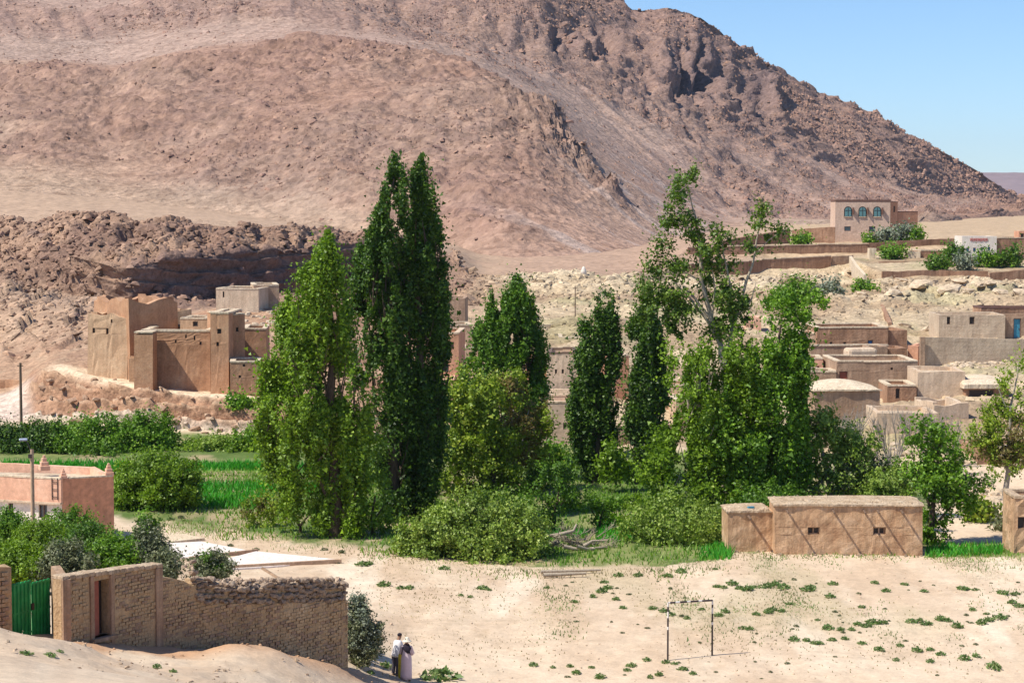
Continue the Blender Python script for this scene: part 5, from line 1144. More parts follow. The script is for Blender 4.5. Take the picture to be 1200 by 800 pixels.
for (lb, u0, u1, vt, Y, vb_, m_, ws, sd_) in [('small brown lean-to below the grey house with the rust red door', 1040, 1074, 452, 165, 470, M_WALL, [(1052, 461, 5, 12, 'dark')], 90),
    ('tan flat-roofed room between the orange house and the middle poplar', 540, 566, 408, 185, 430, M_TAN, [(552, 418, 4, 5, 'dark')], 91), ('low tan room at the upper edge of the middle village slope', 655, 690, 396, 200, 412, M_BEIGE, [(672, 403, 3, 4, 'dark')], 92),
    ('brown room with a wooden door left of the columnar poplars', 640, 668, 388, 206, 404, M_WALL, [(650, 396, 4, 10, 'wood')], 93), ('tan house with two openings behind the young poplar thicket', 792, 830, 470, 160, 505, M_TAN, [(802, 482, 4, 6, 'dark'), (820, 482, 4, 6, 'dark')], 94),
    ('low brown room behind the crown right of the gaunt poplar', 900, 935, 410, 190, 430, M_WALL, [(928, 420, 3, 5, 'dark')], 95)]:
    house(lb, u0, u1, vt, Y, vb=vb_, depth=5, rot=R(sd_ % 5-2), mat=m_, name='village_room', cat='building', seed=sd_, sink=1.5, cap=M_CREAM, wins=ws)
rgv = random.Random(77)
for k, (u0, u1, v0, v1, n, lb) in enumerate([(1085, 1175, 423, 432, 60, 'strip of pale rubble below the long grey block wall'), (960, 980, 446, 458, 24, 'small heap of rubble left of the rust red door'), (1040, 1130, 520, 560, 50, 'loose pale rubble under the bare trees'), (1130, 1190, 560, 610, 50, 'pale tumbled stones on the earthen slope behind the hut'), (105, 165, 435, 447, 40, 'fallen earth and stones at the foot of the ruined tower'), (250, 330, 362, 385, 60, 'tumbled stones and earth below the pale house behind the fort'), (520, 640, 385, 405, 40, 'stony debris on the slope behind the twin poplars')]):
    q = Gv((u0+u1)/2, (v0+v1)/2); t = thing('rubble_heap', lb, 'stones', q)
    for i in range(n):
        p = Gv(rgv.uniform(u0, u1), rgv.uniform(v0, v1)); rockobj(p, rgv.uniform(.12, .42), rgv, M_LIME0 if k != 4 else M_BLD0, 'stone', t)
# ---- concrete slabs
def slab(label, px, th=.12, mat=M_CONC):
    P = [Gv(u, v) for u, v in px]; z = sum(p.z for p in P)/len(P)+.10; c = sum(P, Vector())/len(P); n = len(P); mb = MB()
    for zz_ in (z-.5, z): mb.V += [(p.x, p.y, zz_) for p in P]
    mb.F = [tuple(range(n, 2*n)), tuple(reversed(range(n)))]+[(i, (i+1) % n, n+(i+1) % n, n+i) for i in range(n)]
    cc = Vector((c.x, c.y, z)); return mb.build('concrete_slab', mat, None, cc, label=label, category='slab')
slab('bleached concrete slab nearest the end of the rubble wall', [(222, 668), (300, 650), (398, 658), (330, 664), (275, 668)])
slab('pale pinkish concrete slab just behind the dividing kerb', [(185, 655), (165, 640), (236, 638), (298, 649), (232, 655)])
slab('dusty far concrete slab beside the pink house path', [(146, 640), (140, 634), (215, 629), (240, 634), (185, 638)], mat=M_CREAM)
def kerb(a, b, label):
    p, q = Gv(*a), Gv(*b); d = q-p; mb = MB(); c = (p+q)/2; mb.box((c.x, c.y, c.z+.10), (d.length, .14, .25), math.atan2(d.y, d.x)); mb.build('kerb', M_TAN, None, c, label=label, category='kerb', bevel=.02)
kerb((222, 657.5), (302, 648.5), 'narrow brown kerb between the two concrete slabs'); kerb((262, 668), (400, 659.5), 'narrow brown kerb along the near edge of the concrete slab')
# ---- goal
def goal():
    a = Gv(782.5, 774); b = Gv(834.5, 768.5); t = thing('football_goal', 'small netless football goal of black and white banded pipes on the sandy field', 'goal', a)
    M_W = flatmat('white_goal_paint', (.72, .68, .62)); M_K = flatmat('black_goal_paint', (.05, .035, .035)); zt_ = W(783, 706, a.y).z; zt2 = W(835, 703, b.y).z
    def bars(name, p, q, cuts, r=.042):
        d = q-p; prev = 0; parts = []; k = 0
        root = None
        for c in cuts:
            o = tubes(name if root is None else 'painted_band', [[(p+d*prev, r), (p+d*c, r)]], M_W if k % 2 == 0 else M_K, t if root is None else root, a if root is None else a, 8)
            if root is not None: pass
            root = root or o; prev = c; k += 1
    A = Vector((a.x, a.y, a.z-.2)); A1 = Vector((a.x, a.y, zt_)); B = Vector((b.x, b.y, b.z-.2)); B1 = Vector((b.x, b.y, zt2))
    bars('post', A1, A, (.06, .14, .24, .38, .43, 1)); bars('post', B1, B, (.07, .12, .22, .36, .41, 1)); bars('crossbar', A1, B1, (.04, .16, .26, .42, .5, .68, .76, 1))
goal()
# ---- poles
def pole(label, u, vt, vbp, Y, r, name='utility_pole', cat='pole', lamp=False):
    p = G(u, Y); zt_ = W(u, vt, Y).z; t = thing(name, label, cat, p); tubes('post', [[(Vector((p.x, p.y, p.z-.3)), r*1.25), (Vector((p.x, p.y, zt_)), r)]], M_WOOD if not lamp else M_TAN, t, p, 8)
    if lamp:
        tubes('arm', [[(Vector((p.x, p.y, zt_-.25)), .03), (Vector((p.x-.2, p.y, zt_+.3)), .025), (Vector((p.x-.38, p.y-.1, zt_+.5)), .02)]], M_IRON, t, p, 6)
        mb = MB(); mb.box((p.x-.40, p.y-.12, zt_+.50), (.42, .16, .12), .3); mb.build('lamp_head', flatmat('lamp_shell', (.45, .5, .62)), t, p, bevel=.04)
        bb = MB(); bb.box((p.x-.08, p.y-.1, zt_-.35), (.16, .12, .2)); bb.build('bracket', M_IRON, t, p)
    else:
        bb = MB(); bb.box((p.x, p.y-.02, zt_-.25), (.5, .06, .07)); bb.build('crossarm', M_WOOD, t, p)
pole('slender wooden utility pole beside the river-bed road at the left', 25, 425, 500, 166.5, .10)
pole('concrete street lamp post with a small arm in front of the pink house', 39.5, 526, 612, 104, .09, 'street_lamp', 'street lamp', True)
pole('thin grey wire pole standing between the middle and columnar poplars', 674, 335, 420, 215, .05); pole('thin grey wire pole just left of the dark columnar poplar tip', 701, 345, 420, 212, .05)
# ---- boulders of the bank
rgb = random.Random(12)
M_BLD = mud('red_sandstone_boulder', (.34, .20, .13), (.42, .27, .18), (.52, .38, .27), 1.2, .6); M_LIME = mud('pale_limestone_boulder', (.46, .34, .22), (.56, .43, .30), (.64, .52, .38), 1, .6)
bl = [(228, 504, 9, 'largest square sandstone boulder at the foot of the bank'), (208, 497, 8, 'sandstone boulder just left of the largest boulder of the bank'), (120, 503, 6, None), (62, 488, 4, None), (70, 490, 4, None), (90, 497, 9, 'long pale slab-like boulder at the left end of the bank'), (165, 474, 12, 'overhanging sandstone block in the middle of the bank'), (190, 477, 10, 'dark-bottomed sandstone block under the bank path'), (217, 480, 9, 'squarish block jutting from the bank below the fort'), (135, 478, 8, None), (115, 470, 8, None), (150, 490, 7, None), (180, 495, 7, None), (100, 468, 7, None), (85, 478, 7, None), (75, 462, 7, None), (240, 508, 5, None), (258, 505, 5, None), (275, 500, 5, None), (60, 450, 7, None), (50, 458, 6, None), (245, 483, 7, None)]
for u, v, r, lb in bl:
    p = Gv(u, v); s = r/ppm(p.y); rockobj(p+Vector((0, 0, s*.12)), s*.72, rgb, M_BLD, 'boulder', None, (1.5, 1, .7), label=lb or ('small sandstone boulder in the left part of the crumbling bank' if u < 110 else 'small sandstone boulder in the bank below the fort walls'), category='boulder', group='sandstone boulders of the river bank')
ll = [(1045, 340, 9), (1078, 338, 12), (1048, 344, 9), (1112, 341, 14), (1135, 346, 8), (1172, 343, 10), (1195, 347, 9), (1060, 383, 8), (1090, 386, 10), (940, 302, 3), (1010, 345, 6), (1150, 338, 8), (1058, 330, 8), (1090, 332, 9), (1125, 333, 8), (1160, 334, 7)]
for u, v, r in ll:
    p = Gv(u, v); s = r/ppm(p.y); rockobj(p+Vector((0, 0, s*.05)), s, rgb, M_LIME, 'boulder', None, (1.3, 1, .45), label='flat pale limestone slab jutting from the '+('ledge under the upper terrace wall' if v < 336 else 'slope above the long block house' if v > 380 or u > 1105 else 'hillside below the lone bush'), category='boulder', group='limestone slabs on the village hillside')
# small stones on the near mound
for i in range(26):
    u = rgb.uniform(0, 470); v = rgb.uniform(760, 798)
    if v < 745+u*.13: continue
    p = Gv(u, v); rockobj(p, rgb.uniform(.03, .08), rgb, M_BLD, 'pebble', None, label='small loose stone on the bare dirt slope below the brick wall', category='stone', group='loose stones on the dirt slope')
# ---- people
M_SKIN = flatmat('skin', (.30, .17, .11), .6); M_ROBE = flatmat('pale_lilac_cloth', (.60, .49, .54), .9, .1, .12, 3); M_WSH = flatmat('white_cloth', (.74, .71, .72), .9, .1, .08, 3); M_TROU = flatmat('dark_grey_cloth', (.09, .08, .10), .9, .1); M_BLK = flatmat('black_cloth', (.03, .025, .035), .9, .1); M_YELC = flatmat('yellow_cloth', (.62, .50, .06), .9, .1); M_STRAW = flatmat('cream_hat', (.76, .68, .54), .9, .1); M_SHOE = flatmat('brown_shoe', (.14, .09, .06))
def skin_body(name, joints, edges, mat, parent, sub=2):
    me = bpy.data.meshes.new(name); me.from_pydata([j[:3] for j in joints], edges, []); me.materials.append(mat); o = link(name, me, parent)
    m = o.modifiers.new('skin', 'SKIN'); m.use_smooth_shade = True; sl = me.skin_vertices[0].data if me.skin_vertices else None
    if sl is None:
        bm = bmesh.new(); bm.from_mesh(me); bm.verts.layers.skin.verify(); bm.to_mesh(me); bm.free(); sl = me.skin_vertices[0].data
    for i, j in enumerate(joints): sl[i].radius = (j[3], j[4] if len(j) > 4 else j[3]); sl[i].use_root = (i == 0)
    s = o.modifiers.new('sub', 'SUBSURF'); s.levels = s.render_levels = sub; return o
def lathe(name, secs, mat, parent, n=14, wob=0, seed=0):
    """secs: (x, y, z, rx, ry) rings"""
    r = random.Random(seed); V = []; F = []; ph = [r.uniform(0, 6) for _ in range(3)]
    for k, (x, y, z, rx, ry) in enumerate(secs):
        for i in range(n):
            a = 2*PI*i/n; f = 1+wob*math.sin(5*a+ph[0])*(k/len(secs)); V.append((x+rx*f*math.cos(a), y+ry*f*math.sin(a), z))
    for k in range(len(secs)-1):
        for i in range(n): q = k*n; F.append((q+i, q+(i+1) % n, q+n+(i+1) % n, q+n+i))
    F.append(tuple(range(n))); F.append(tuple(reversed(range((len(secs)-1)*n, len(secs)*n))))
    me = bpy.data.meshes.new(name); me.from_pydata(V, [], F); me.materials.append(mat); me.polygons.foreach_set('use_smooth', [True]*len(F)); me.update(); bm = bmesh.new(); bm.from_mesh(me); bmesh.ops.recalc_face_normals(bm, faces=bm.faces); bm.to_mesh(me); bm.free()
    return link(name, me, parent)
def person(label, u, v, Y, rz, stoop, robe):
    p = W(u, v, Y); p.z = gz(p.x, p.y); t = thing('person', label, 'person', p, None, rz)
    # body: pelvis, spine, neck, head; arms; legs (facing -Y locally)
    f = -stoop
    J = [(0, 0, .92, .13, .10), (0, f*.15, 1.08, .125, .09), (0, f*.5, 1.30, .155, .10), (0, f*.75, 1.44, .06, .06), (0, f*.85-.01, 1.53, .075, .085), (0, f*.95-.015, 1.62, .078, .092), (0, f*.95, 1.68, .05, .06)]; E = [(0, 1), (1, 2), (2, 3), (3, 4), (4, 5), (5, 6)]
    for s in (-1, 1):
        i = len(J); J += [(s*.10, 0, .86, .085), (s*.11, -.03, .48, .058), (s*.11, .03, .10, .04), (s*.12, -.06, .045, .038), (s*.125, -.15, .03, .03)]; E += [(0, i), (i, i+1), (i+1, i+2), (i+2, i+3), (i+3, i+4)]
        i = len(J); sh = (s*.19, f*.55, 1.37, .05); el = (s*.24, f*.55-.03, 1.10, .038) if not robe or s < 0 else (s*.25, f*.55-.04, 1.12, .038); wr = (s*.16, f*.6-.24, 1.04, .026) if robe else (s*.14, f*.8-.22, .92, .026)
        J += [sh, el, wr, (wr[0]-s*.02, wr[1]-.08, wr[2]-.01, .026, .016)]; E += [(2, i), (i, i+1), (i+1, i+2), (i+2, i+3)]; pm = i+3; hp = J[pm]
        for k in range(4):
            o_ = (k-1.5)*.019; L = (.066, .076, .070, .056)[k]; q = len(J); J += [(hp[0]+o_*1.0, hp[1]-.035, hp[2]-.004, .0085), (hp[0]+o_*1.1, hp[1]-.035-L*.55, hp[2]-.015, .008), (hp[0]+o_*1.1, hp[1]-.03-L*.85, hp[2]-.042, .007)]; E += [(pm, q), (q, q+1), (q+1, q+2)]
        q = len(J); J += [(hp[0]-s*.032, hp[1]+.0, hp[2]+.006, .0095), (hp[0]-s*.045, hp[1]-.045, hp[2]-.002, .008)]; E += [(pm, q), (q, q+1)]
    skin_body('body', J, E, M_SKIN, t)
    hy = f*.95-.015
    fc = MB()
    fc.hexa([(-.012, hy-.125, 1.585), (.012, hy-.125, 1.585), (.010, hy-.08, 1.585), (-.010, hy-.08, 1.585), (-.006, hy-.10, 1.63), (.006, hy-.10, 1.63), (.006, hy-.08, 1.63), (-.006, hy-.08, 1.63)]); fc.build('nose', M_SKIN, t)
    for s in (-1, 1):
        e = MB(); e.box((s*.032, hy-.088, 1.63), (.022, .012, .010)); e.build('eye', M_BLK, t); e = MB(); e.box((s*.078, hy, 1.60), (.016, .035, .055)); e.build('ear', M_SKIN, t, bevel=.005)
    mth = MB(); mth.box((0, hy-.09, 1.562), (.042, .010, .008)); mth.build('mouth', M_REDD, t)
    if robe:
        lathe('robe', [(0, f*.5, 1.46, .09, .08), (0, f*.5, 1.42, .20, .12), (0, f*.45, 1.30, .215, .135), (0, f*.2, 1.08, .19, .14), (0, 0, .92, .215, .165), (0, 0, .6, .225, .18), (.01, 0, .25, .235, .20), (.01, 0, .09, .235, .20)], M_ROBE, t, 20, .06, 1)
        for s in (-1, 1): tubes('sleeve', [[(Vector((s*.15, f*.5, 1.40)), .075), (Vector((s*.25, f*.55-.03, 1.12)), .07), (Vector((s*.17, f*.6-.20, 1.04)), .062)]], M_ROBE, t, (0, 0, 0), 10)
        lathe('sun_hat', [(0, hy, 1.60, .20, .21), (0, hy, 1.625, .17, .18), (0, hy, 1.66, .105, .115), (0, hy, 1.74, .09, .10), (0, hy, 1.77, .05, .06)], M_STRAW, t, 16)
        lathe('neck_scarf', [(0, f*.7, 1.50, .095, .09), (0, f*.6+.02, 1.44, .15, .12), (-.02, f*.5+.06, 1.36, .19, .12), (-.05, .12+f*.5, 1.24, .12, .07), (-.09, .14+f*.5, 1.15, .05, .03)], M_BLK, t, 14)
        for s in (-1, 1): tubes('bag_strap', [[(Vector((s*.13, f*.45+.13, 1.40)), .018), (Vector((s*.18, f*.3+.16, 1.1)), .018)]], M_BLK, t, (0, 0, 0), 6)
    else:
        lathe('shirt', [(0, f*.62, 1.45, .08, .07), (0, f*.55, 1.41, .19, .12), (0, f*.5, 1.28, .20, .13), (0, f*.25, 1.06, .175, .135), (0, f*.05, .88, .19, .15), (0, f*.02, .80, .19, .15)], M_WSH, t, 18, .04, 2)
        for s in (-1, 1): tubes('sleeve', [[(Vector((s*.15, f*.55, 1.38)), .075), (Vector((s*.24, f*.6-.03, 1.10)), .062), (Vector((s*.15, f*.8-.17, .95)), .05)]], M_WSH, t, (0, 0, 0), 10)
        for s in (-1, 1): tubes('trouser_leg', [[(Vector((s*.09, 0, .88)), .10), (Vector((s*.11, -.03, .48)), .085), (Vector((s*.11, .02, .10)), .07)]], M_TROU, t, (0, 0, 0), 10)
        lathe('cap', [(0, hy+.01, 1.63, .09, .105), (0, hy+.01, 1.69, .083, .098), (0, hy+.01, 1.72, .04, .05)], M_BLK, t, 14)
    for s in (-1, 1): b = MB(); b.box((s*.12, -.06, .035), (.085, .25, .07)); b.build('shoe', M_SHOE, t, bevel=.02)
    return t
t1 = person('person in a long lilac robe with a pale sun hat and black scarf', 476.5, 800, 81.5, R(172), .06, True)
t2 = person('stooping person in a white shirt and dark trousers left of the robed companion', 463.5, 795, 82.3, R(140), .26, False)
y1 = W(469, 786, 81.9); lathe('yellow_sash', [(y1.x, y1.y, y1.z+.75, .03, .03), (y1.x, y1.y, y1.z+.66, .075, .05), (y1.x+.01, y1.y, y1.z+.3, .085, .06), (y1.x-.01, y1.y, y1.z-.15, .07, .05), (y1.x, y1.y, y1.z-.5, .05, .04)], M_YELC, None, 12, .1, 5)
o = bpy.data.objects['yellow_sash']; o.name = 'yellow_cloth'; o['label'] = 'long yellow cloth bundle held between the two people'; o['category'] = 'cloth'
for vtx in o.data.vertices: vtx.co -= y1
o.location = y1
# white figure-like marker on the skyline
p = W(684, 324, 268); p.z = gz(p.x, p.y)
lathe('white_marker', [(0, 0, -.1, .45, .35), (0, 0, .4, .35, .3), (0, 0, .8, .2, .18), (0, 0, 1.0, .08, .08)], M_WHITE, None, 10, .1); o = bpy.data.objects['white_marker']; o.location = p; o['label'] = 'small white marker stone on the pale ridge above the middle trees'; o['category'] = 'marker'
# -- the big poplars
plant('poplar_tree', 'broad bright green poplar tree left of the tall dark twin poplars', 'tree', 393, 116,
      plumes=[(380, 618, 383, 274, 40, 0, .62, .9, .35), (345, 585, 360, 312, 34, -.4, .6, .9, .35), (318, 552, 338, 345, 27, .3, .6, .9, .35), (414, 618, 402, 335, 24, .6, .6, .9, .35), (309, 535, 312, 410, 17, -.2, .6, .9, .4), (424, 620, 424, 440, 16, 0, .5, .9, .4), (372, 560, 375, 300, 24, -.9, .6, .9, .3), (350, 520, 352, 345, 22, -1.2, .6, .9, .3), (403, 560, 395, 300, 16, -.5, .6, .9, .35), (335, 600, 330, 500, 20, .2, .6, .9, .5), (410, 628, 412, 520, 22, -.5, .6, .9, .5)],
      mat=L_LITE, s=.185, dens=5.4, trunk=[(393, 634, .42), (392, 560, .34), (388, 450, .25), (384, 330, .08)],
      limbs=[[(392, 600, .16), (370, 540, .12), (350, 440, .06)], [(392, 590, .14), (412, 540, .1), (415, 450, .05)], [(391, 560, .12), (350, 500, .08), (330, 440, .04)], [(389, 520, .1), (370, 420, .05)]], seed=11)
plant('poplar_tree', 'left trunk of the tallest dark poplar pair with a leaning pointed tip', 'tree', 462, 123,
      plumes=[(458, 608, 463, 186, 27, 0, .62, .9, .5), (438, 540, 444, 248, 20, -.5, .6, .9, .45), (428, 520, 424, 290, 14, .3, .6, .9, .45), (463, 600, 470, 270, 22, .5, .6, .9, .4), (450, 420, 455, 215, 15, -.8, .55, .9, .4), (438, 430, 436, 268, 13, -.9, .55, .9, .4), (420, 480, 418, 315, 9, 0, .5, .9, .4), (468, 330, 471, 205, 8, -.3, .5, .9, .35), (452, 300, 449, 228, 7, -.5, .5, .9, .35), (470, 610, 470, 420, 18, -.4, .5, .9, .5)],
      mat=L_DARK, s=.19, dens=6.4, trunk=[(462, 612, .38), (460, 500, .3), (456, 380, .2), (462, 210, .05)],
      limbs=[[(461, 560, .14), (440, 480, .1), (433, 380, .04)], [(460, 520, .12), (470, 440, .08), (470, 330, .03)]], seed=12)
plant('poplar_tree', 'right trunk of the tallest dark poplar pair with a straight upright tip', 'tree', 490, 124,
      plumes=[(490, 612, 492, 183, 25, 0, .6, .9, .5), (507, 570, 508, 250, 18, .2, .55, .9, .45), (480, 610, 484, 255, 17, .4, .6, .9, .4), (516, 560, 518, 300, 11, -.2, .55, .9, .5), (500, 420, 500, 208, 13, -.6, .5, .9, .4), (487, 330, 487, 200, 8, -.4, .5, .9, .35), (512, 400, 514, 262, 9, -.6, .5, .9, .4), (497, 610, 498, 430, 20, -.5, .5, .9, .5), (522, 470, 522, 330, 6, 0, .5, .9, .4)],
      mat=L_DARK, s=.19, dens=6.4, trunk=[(490, 616, .40), (491, 500, .32), (492, 380, .2), (492, 205, .05)],
      limbs=[[(490, 560, .14), (508, 480, .1), (512, 380, .04)], [(490, 540, .12), (478, 460, .08), (478, 340, .03)]], seed=13)
plant('poplar_tree', 'middle-sized round-topped green poplar behind the rusty leafed tree', 'tree', 590, 150,
      plumes=[(595, 545, 606, 328, 26, 0, .5, .9, .3), (570, 530, 583, 340, 23, -.4, .5, .9, .3), (618, 520, 622, 352, 20, 0, .5, .9, .35), (555, 520, 563, 378, 16, 0, .5, .9, .35), (632, 500, 632, 390, 11, -.3, .5, .9, .4), (597, 450, 596, 345, 18, -.8, .5, .9, .3), (545, 500, 548, 425, 10, 0, .5, .9, .4), (620, 470, 612, 345, 12, -.8, .5, .9, .3)],
      mat=L_MID, s=.21, dens=7, trunk=[(592, 560, .34), (592, 480, .28), (598, 370, .08)], seed=14)
plant('broadleaf_tree', 'light yellow-green broadleaf tree right of the tall dark poplars', 'tree', 570, 134,
      blobs=[(545, 500, 30, 42), (536, 545, 26, 34), (560, 465, 26, 24), (580, 540, 26, 32), (532, 470, 14, 18), (575, 500, 26, 30), (552, 575, 28, 16)],
      mat=L_YEL, s=.22, dens=6.5, trunk=[(578, 586, .2), (574, 530, .15), (560, 470, .06)], limbs=[[(577, 560, .1), (548, 520, .07), (540, 480, .04)], [(576, 550, .1), (592, 510, .06)]], seed=15)
plant('broadleaf_tree', 'tree with rusty brown and green leaves standing under the middle poplar', 'tree', 592, 136,
      blobs=[(612, 490, 26, 26), (600, 458, 22, 14), (624, 525, 22, 18), (590, 560, 20, 14)], mat=L_BROWN, s=.19, dens=4.5, thin=.4,
      extra=((L_YEL, (), [(585, 470, 28, 24), (630, 510, 24, 24), (612, 560, 28, 20), (600, 445, 20, 10)]),),
      trunk=[(594, 582, .2), (596, 540, .16), (602, 480, .06)], limbs=[[(594, 570, .12), (584, 520, .08), (580, 470, .04)], [(595, 565, .1), (612, 520, .07), (620, 480, .03)]], seed=16, bk=BK_G)
plant('poplar_tree', 'narrow dark columnar poplar with several tips, left of the pale trunked one', 'tree', 697, 140,
      plumes=[(690, 562, 696, 350, 15, 0, .5, .9, .4), (706, 565, 712, 333, 15, .2, .5, .9, .45), (718, 530, 722, 352, 8, 0, .5, .9, .45), (677, 545, 680, 410, 11, 0, .5, .9, .4), (671, 530, 671, 440, 6, -.2, .5, .9, .4), (700, 440, 703, 345, 9, -.5, .5, .9, .4), (711, 500, 716, 345, 9, -.5, .5, .9, .5), (687, 480, 687, 375, 9, -.6, .5, .9, .4)],
      mat=L_DARK, s=.2, dens=9, trunk=[(697, 572, .25), (698, 480, .18), (704, 360, .05)], seed=17)
plant('poplar_tree', 'dark columnar poplar on a pale trunk beside the sparse old tree', 'tree', 745, 139,
      plumes=[(753, 565, 757, 345, 17, 0, .5, .9, .4), (768, 545, 768, 372, 14, .2, .5, .9, .45), (741, 560, 744, 372, 10, -.2, .5, .9, .4), (776, 520, 777, 400, 8, 0, .5, .9, .4), (758, 500, 761, 352, 10, -.7, .5, .9, .4), (748, 480, 749, 358, 8, -.6, .5, .9, .4)],
      mat=L_DARK, s=.2, dens=9, trunk=[(745, 584, .28), (749, 500, .2), (757, 380, .06)], bk=BK_P, seed=18)
# -- sparse old poplar
plant('poplar_tree', 'gaunt old poplar with bare pale limbs and sparse clumps of leaves', 'tree', 852, 126,
      blobs=[(803, 212, 15, 13, 0, .8), (797, 238, 14, 14, 0, .8), (806, 258, 12, 10, 0, .8), (815, 275, 7, 10, 0, .5), (786, 262, 6, 6, 0, .5), (890, 252, 7, 14, 0, .5), (912, 272, 19, 6, 0, .8), (896, 282, 12, 8, 0, .7), (884, 288, 9, 8, 0, .6),
             (832, 290, 15, 16, 0, 1), (846, 282, 10, 12, 0, .8), (836, 315, 18, 18, 0, 1.2), (858, 318, 12, 10, 0, .8), (842, 345, 22, 20, 0, 1.2), (780, 300, 12, 17, 0, 1), (790, 314, 12, 12, 0, 1), (768, 312, 9, 12, 0, .8),
             (760, 342, 20, 14, 0, 1.4), (785, 345, 22, 16, 0, 1.4), (800, 362, 16, 14, 0, 1.2), (768, 368, 22, 14, 0, 1.5), (790, 385, 18, 14, 0, 1.2), (855, 372, 18, 20, 0, 1.2), (866, 350, 12, 16, 0, 1), (835, 395, 15, 16, 0, 1)],
      mat=L_GAUNT, s=.2, dens=6.0, thin=.42,
      trunk=[(853, 560, .42), (853, 480, .36), (851, 440, .30), (846, 405, .24)],
      limbs=[[(846, 405, .22), (834, 375, .17), (822, 330, .13), (819, 280, .09), (812, 245, .05), (806, 205, .02)],
             [(834, 375, .12), (815, 350, .08), (800, 335, .05)], [(846, 405, .15), (825, 370, .1), (805, 345, .06), (790, 330, .03)],
             [(851, 420, .18), (858, 385, .14), (872, 340, .1), (884, 300, .07), (890, 262, .03), (893, 235, .012)], [(858, 385, .12), (857, 340, .08), (848, 300, .05), (845, 275, .02)],
             [(884, 300, .05), (900, 282, .03), (925, 266, .015)], [(890, 262, .02), (899, 245, .012), (901, 232, .008)], [(862, 372, .08), (880, 352, .05), (886, 330, .02)], [(852, 450, .1), (832, 432, .06), (826, 415, .03)], [(834, 375, .08), (838, 340, .05), (836, 300, .02)],
             [(822, 330, .06), (800, 318, .04), (778, 290, .015)]],
      bk=BK_P, seed=19)
plant('poplar_tree', 'dense dark green poplar crown to the right of the gaunt old poplar', 'tree', 905, 121,
      plumes=[(908, 600, 914, 385, 26, 0, .4, .9, .5), (934, 585, 938, 425, 16, 0, .45, .9, .5), (943, 600, 944, 480, 10, 0, .45, .9, .5), (888, 600, 888, 400, 22, 0, .45, .9, .5), (925, 610, 925, 440, 22, -.6, .4, .9, .5), (900, 520, 902, 400, 16, -.9, .45, .9, .4), (920, 500, 922, 400, 13, -.9, .45, .9, .4), (870, 620, 868, 470, 24, .5, .45, .9, .5), (858, 560, 860, 400, 12, .8, .45, .9, .5), (880, 560, 876, 430, 14, -.6, .5, .9, .4)],
      blobs=[(912, 415, 22, 26, 0, 1.6), (935, 425, 20, 30, 0, 1.6), (958, 352, 10, 8, 0, 1), (900, 350, 10, 9, 0, 1), (918, 385, 22, 14, 0, 1.4), (948, 392, 12, 12, 0, 1.2), (915, 352, 15, 10, 0, 1.2), (938, 350, 14, 9, 0, 1.2), (948, 372, 15, 9, 0, 1.2), (925, 368, 14, 10, 0, 1.2), (902, 375, 13, 10, 0, 1.2), (935, 398, 16, 12, 0, 1.2), (948, 415, 7, 12, 0, 1), (890, 440, 28, 30, 0, 2), (925, 440, 22, 34, 0, 2), (900, 500, 36, 40, 0, 2)],
      mat=L_FRESH, s=.2, dens=6.2, trunk=[(908, 610, .32), (908, 520, .25), (915, 380, .06)], extra=((L_MID, [(898, 600, 900, 440, 34, .5, .4)], [(905, 560, 34, 34), (880, 520, 20, 30)]),), seed=20)
plant('poplar_tree', 'bright young poplar thicket on the left flank of the gaunt old poplar', 'tree', 822, 120,
      plumes=[(818, 610, 824, 398, 20, 0, .5, .9, .5), (803, 600, 808, 420, 16, -.3, .5, .9, .4), (840, 610, 840, 430, 20, 0, .5, .9, .5), (790, 620, 788, 478, 18, 0, .5, .9, .4), (830, 520, 832, 410, 12, -.8, .5, .9, .4), (776, 620, 772, 530, 16, 0, .5, .9, .4)],
      blobs=[(848, 440, 18, 34, 0, 1.4), (868, 425, 18, 34, 0, 1.4), (868, 480, 22, 36, 0, 1.6), (792, 430, 12, 24, 0, 1.2), (800, 470, 20, 34, 0, 1.8), (825, 445, 20, 34, 0, 1.6), (780, 540, 24, 34), (850, 520, 30, 40), (790, 590, 40, 34), (830, 580, 40, 36), (860, 560, 28, 34), (845, 610, 40, 24), (770, 560, 18, 26), (865, 590, 26, 26)], mat=L_LITE, s=.195, dens=5.6, trunk=[(822, 640, .25), (820, 520, .2), (822, 420, .05)], bk=BK_P, seed=21,
      extra=((L_FRESH, (), [(870, 530, 34, 40), (880, 585, 36, 36), (850, 490, 20, 34)]),))
plant('shrub', 'spreading light green bush at the foot of the young poplar thicket', 'bush', 800, 114,
      blobs=[(795, 615, 48, 30), (835, 622, 30, 26), (760, 622, 26, 20), (770, 638, 40, 14), (815, 640, 36, 14)], mat=L_WILLOW, s=.17, dens=8, seed=22)
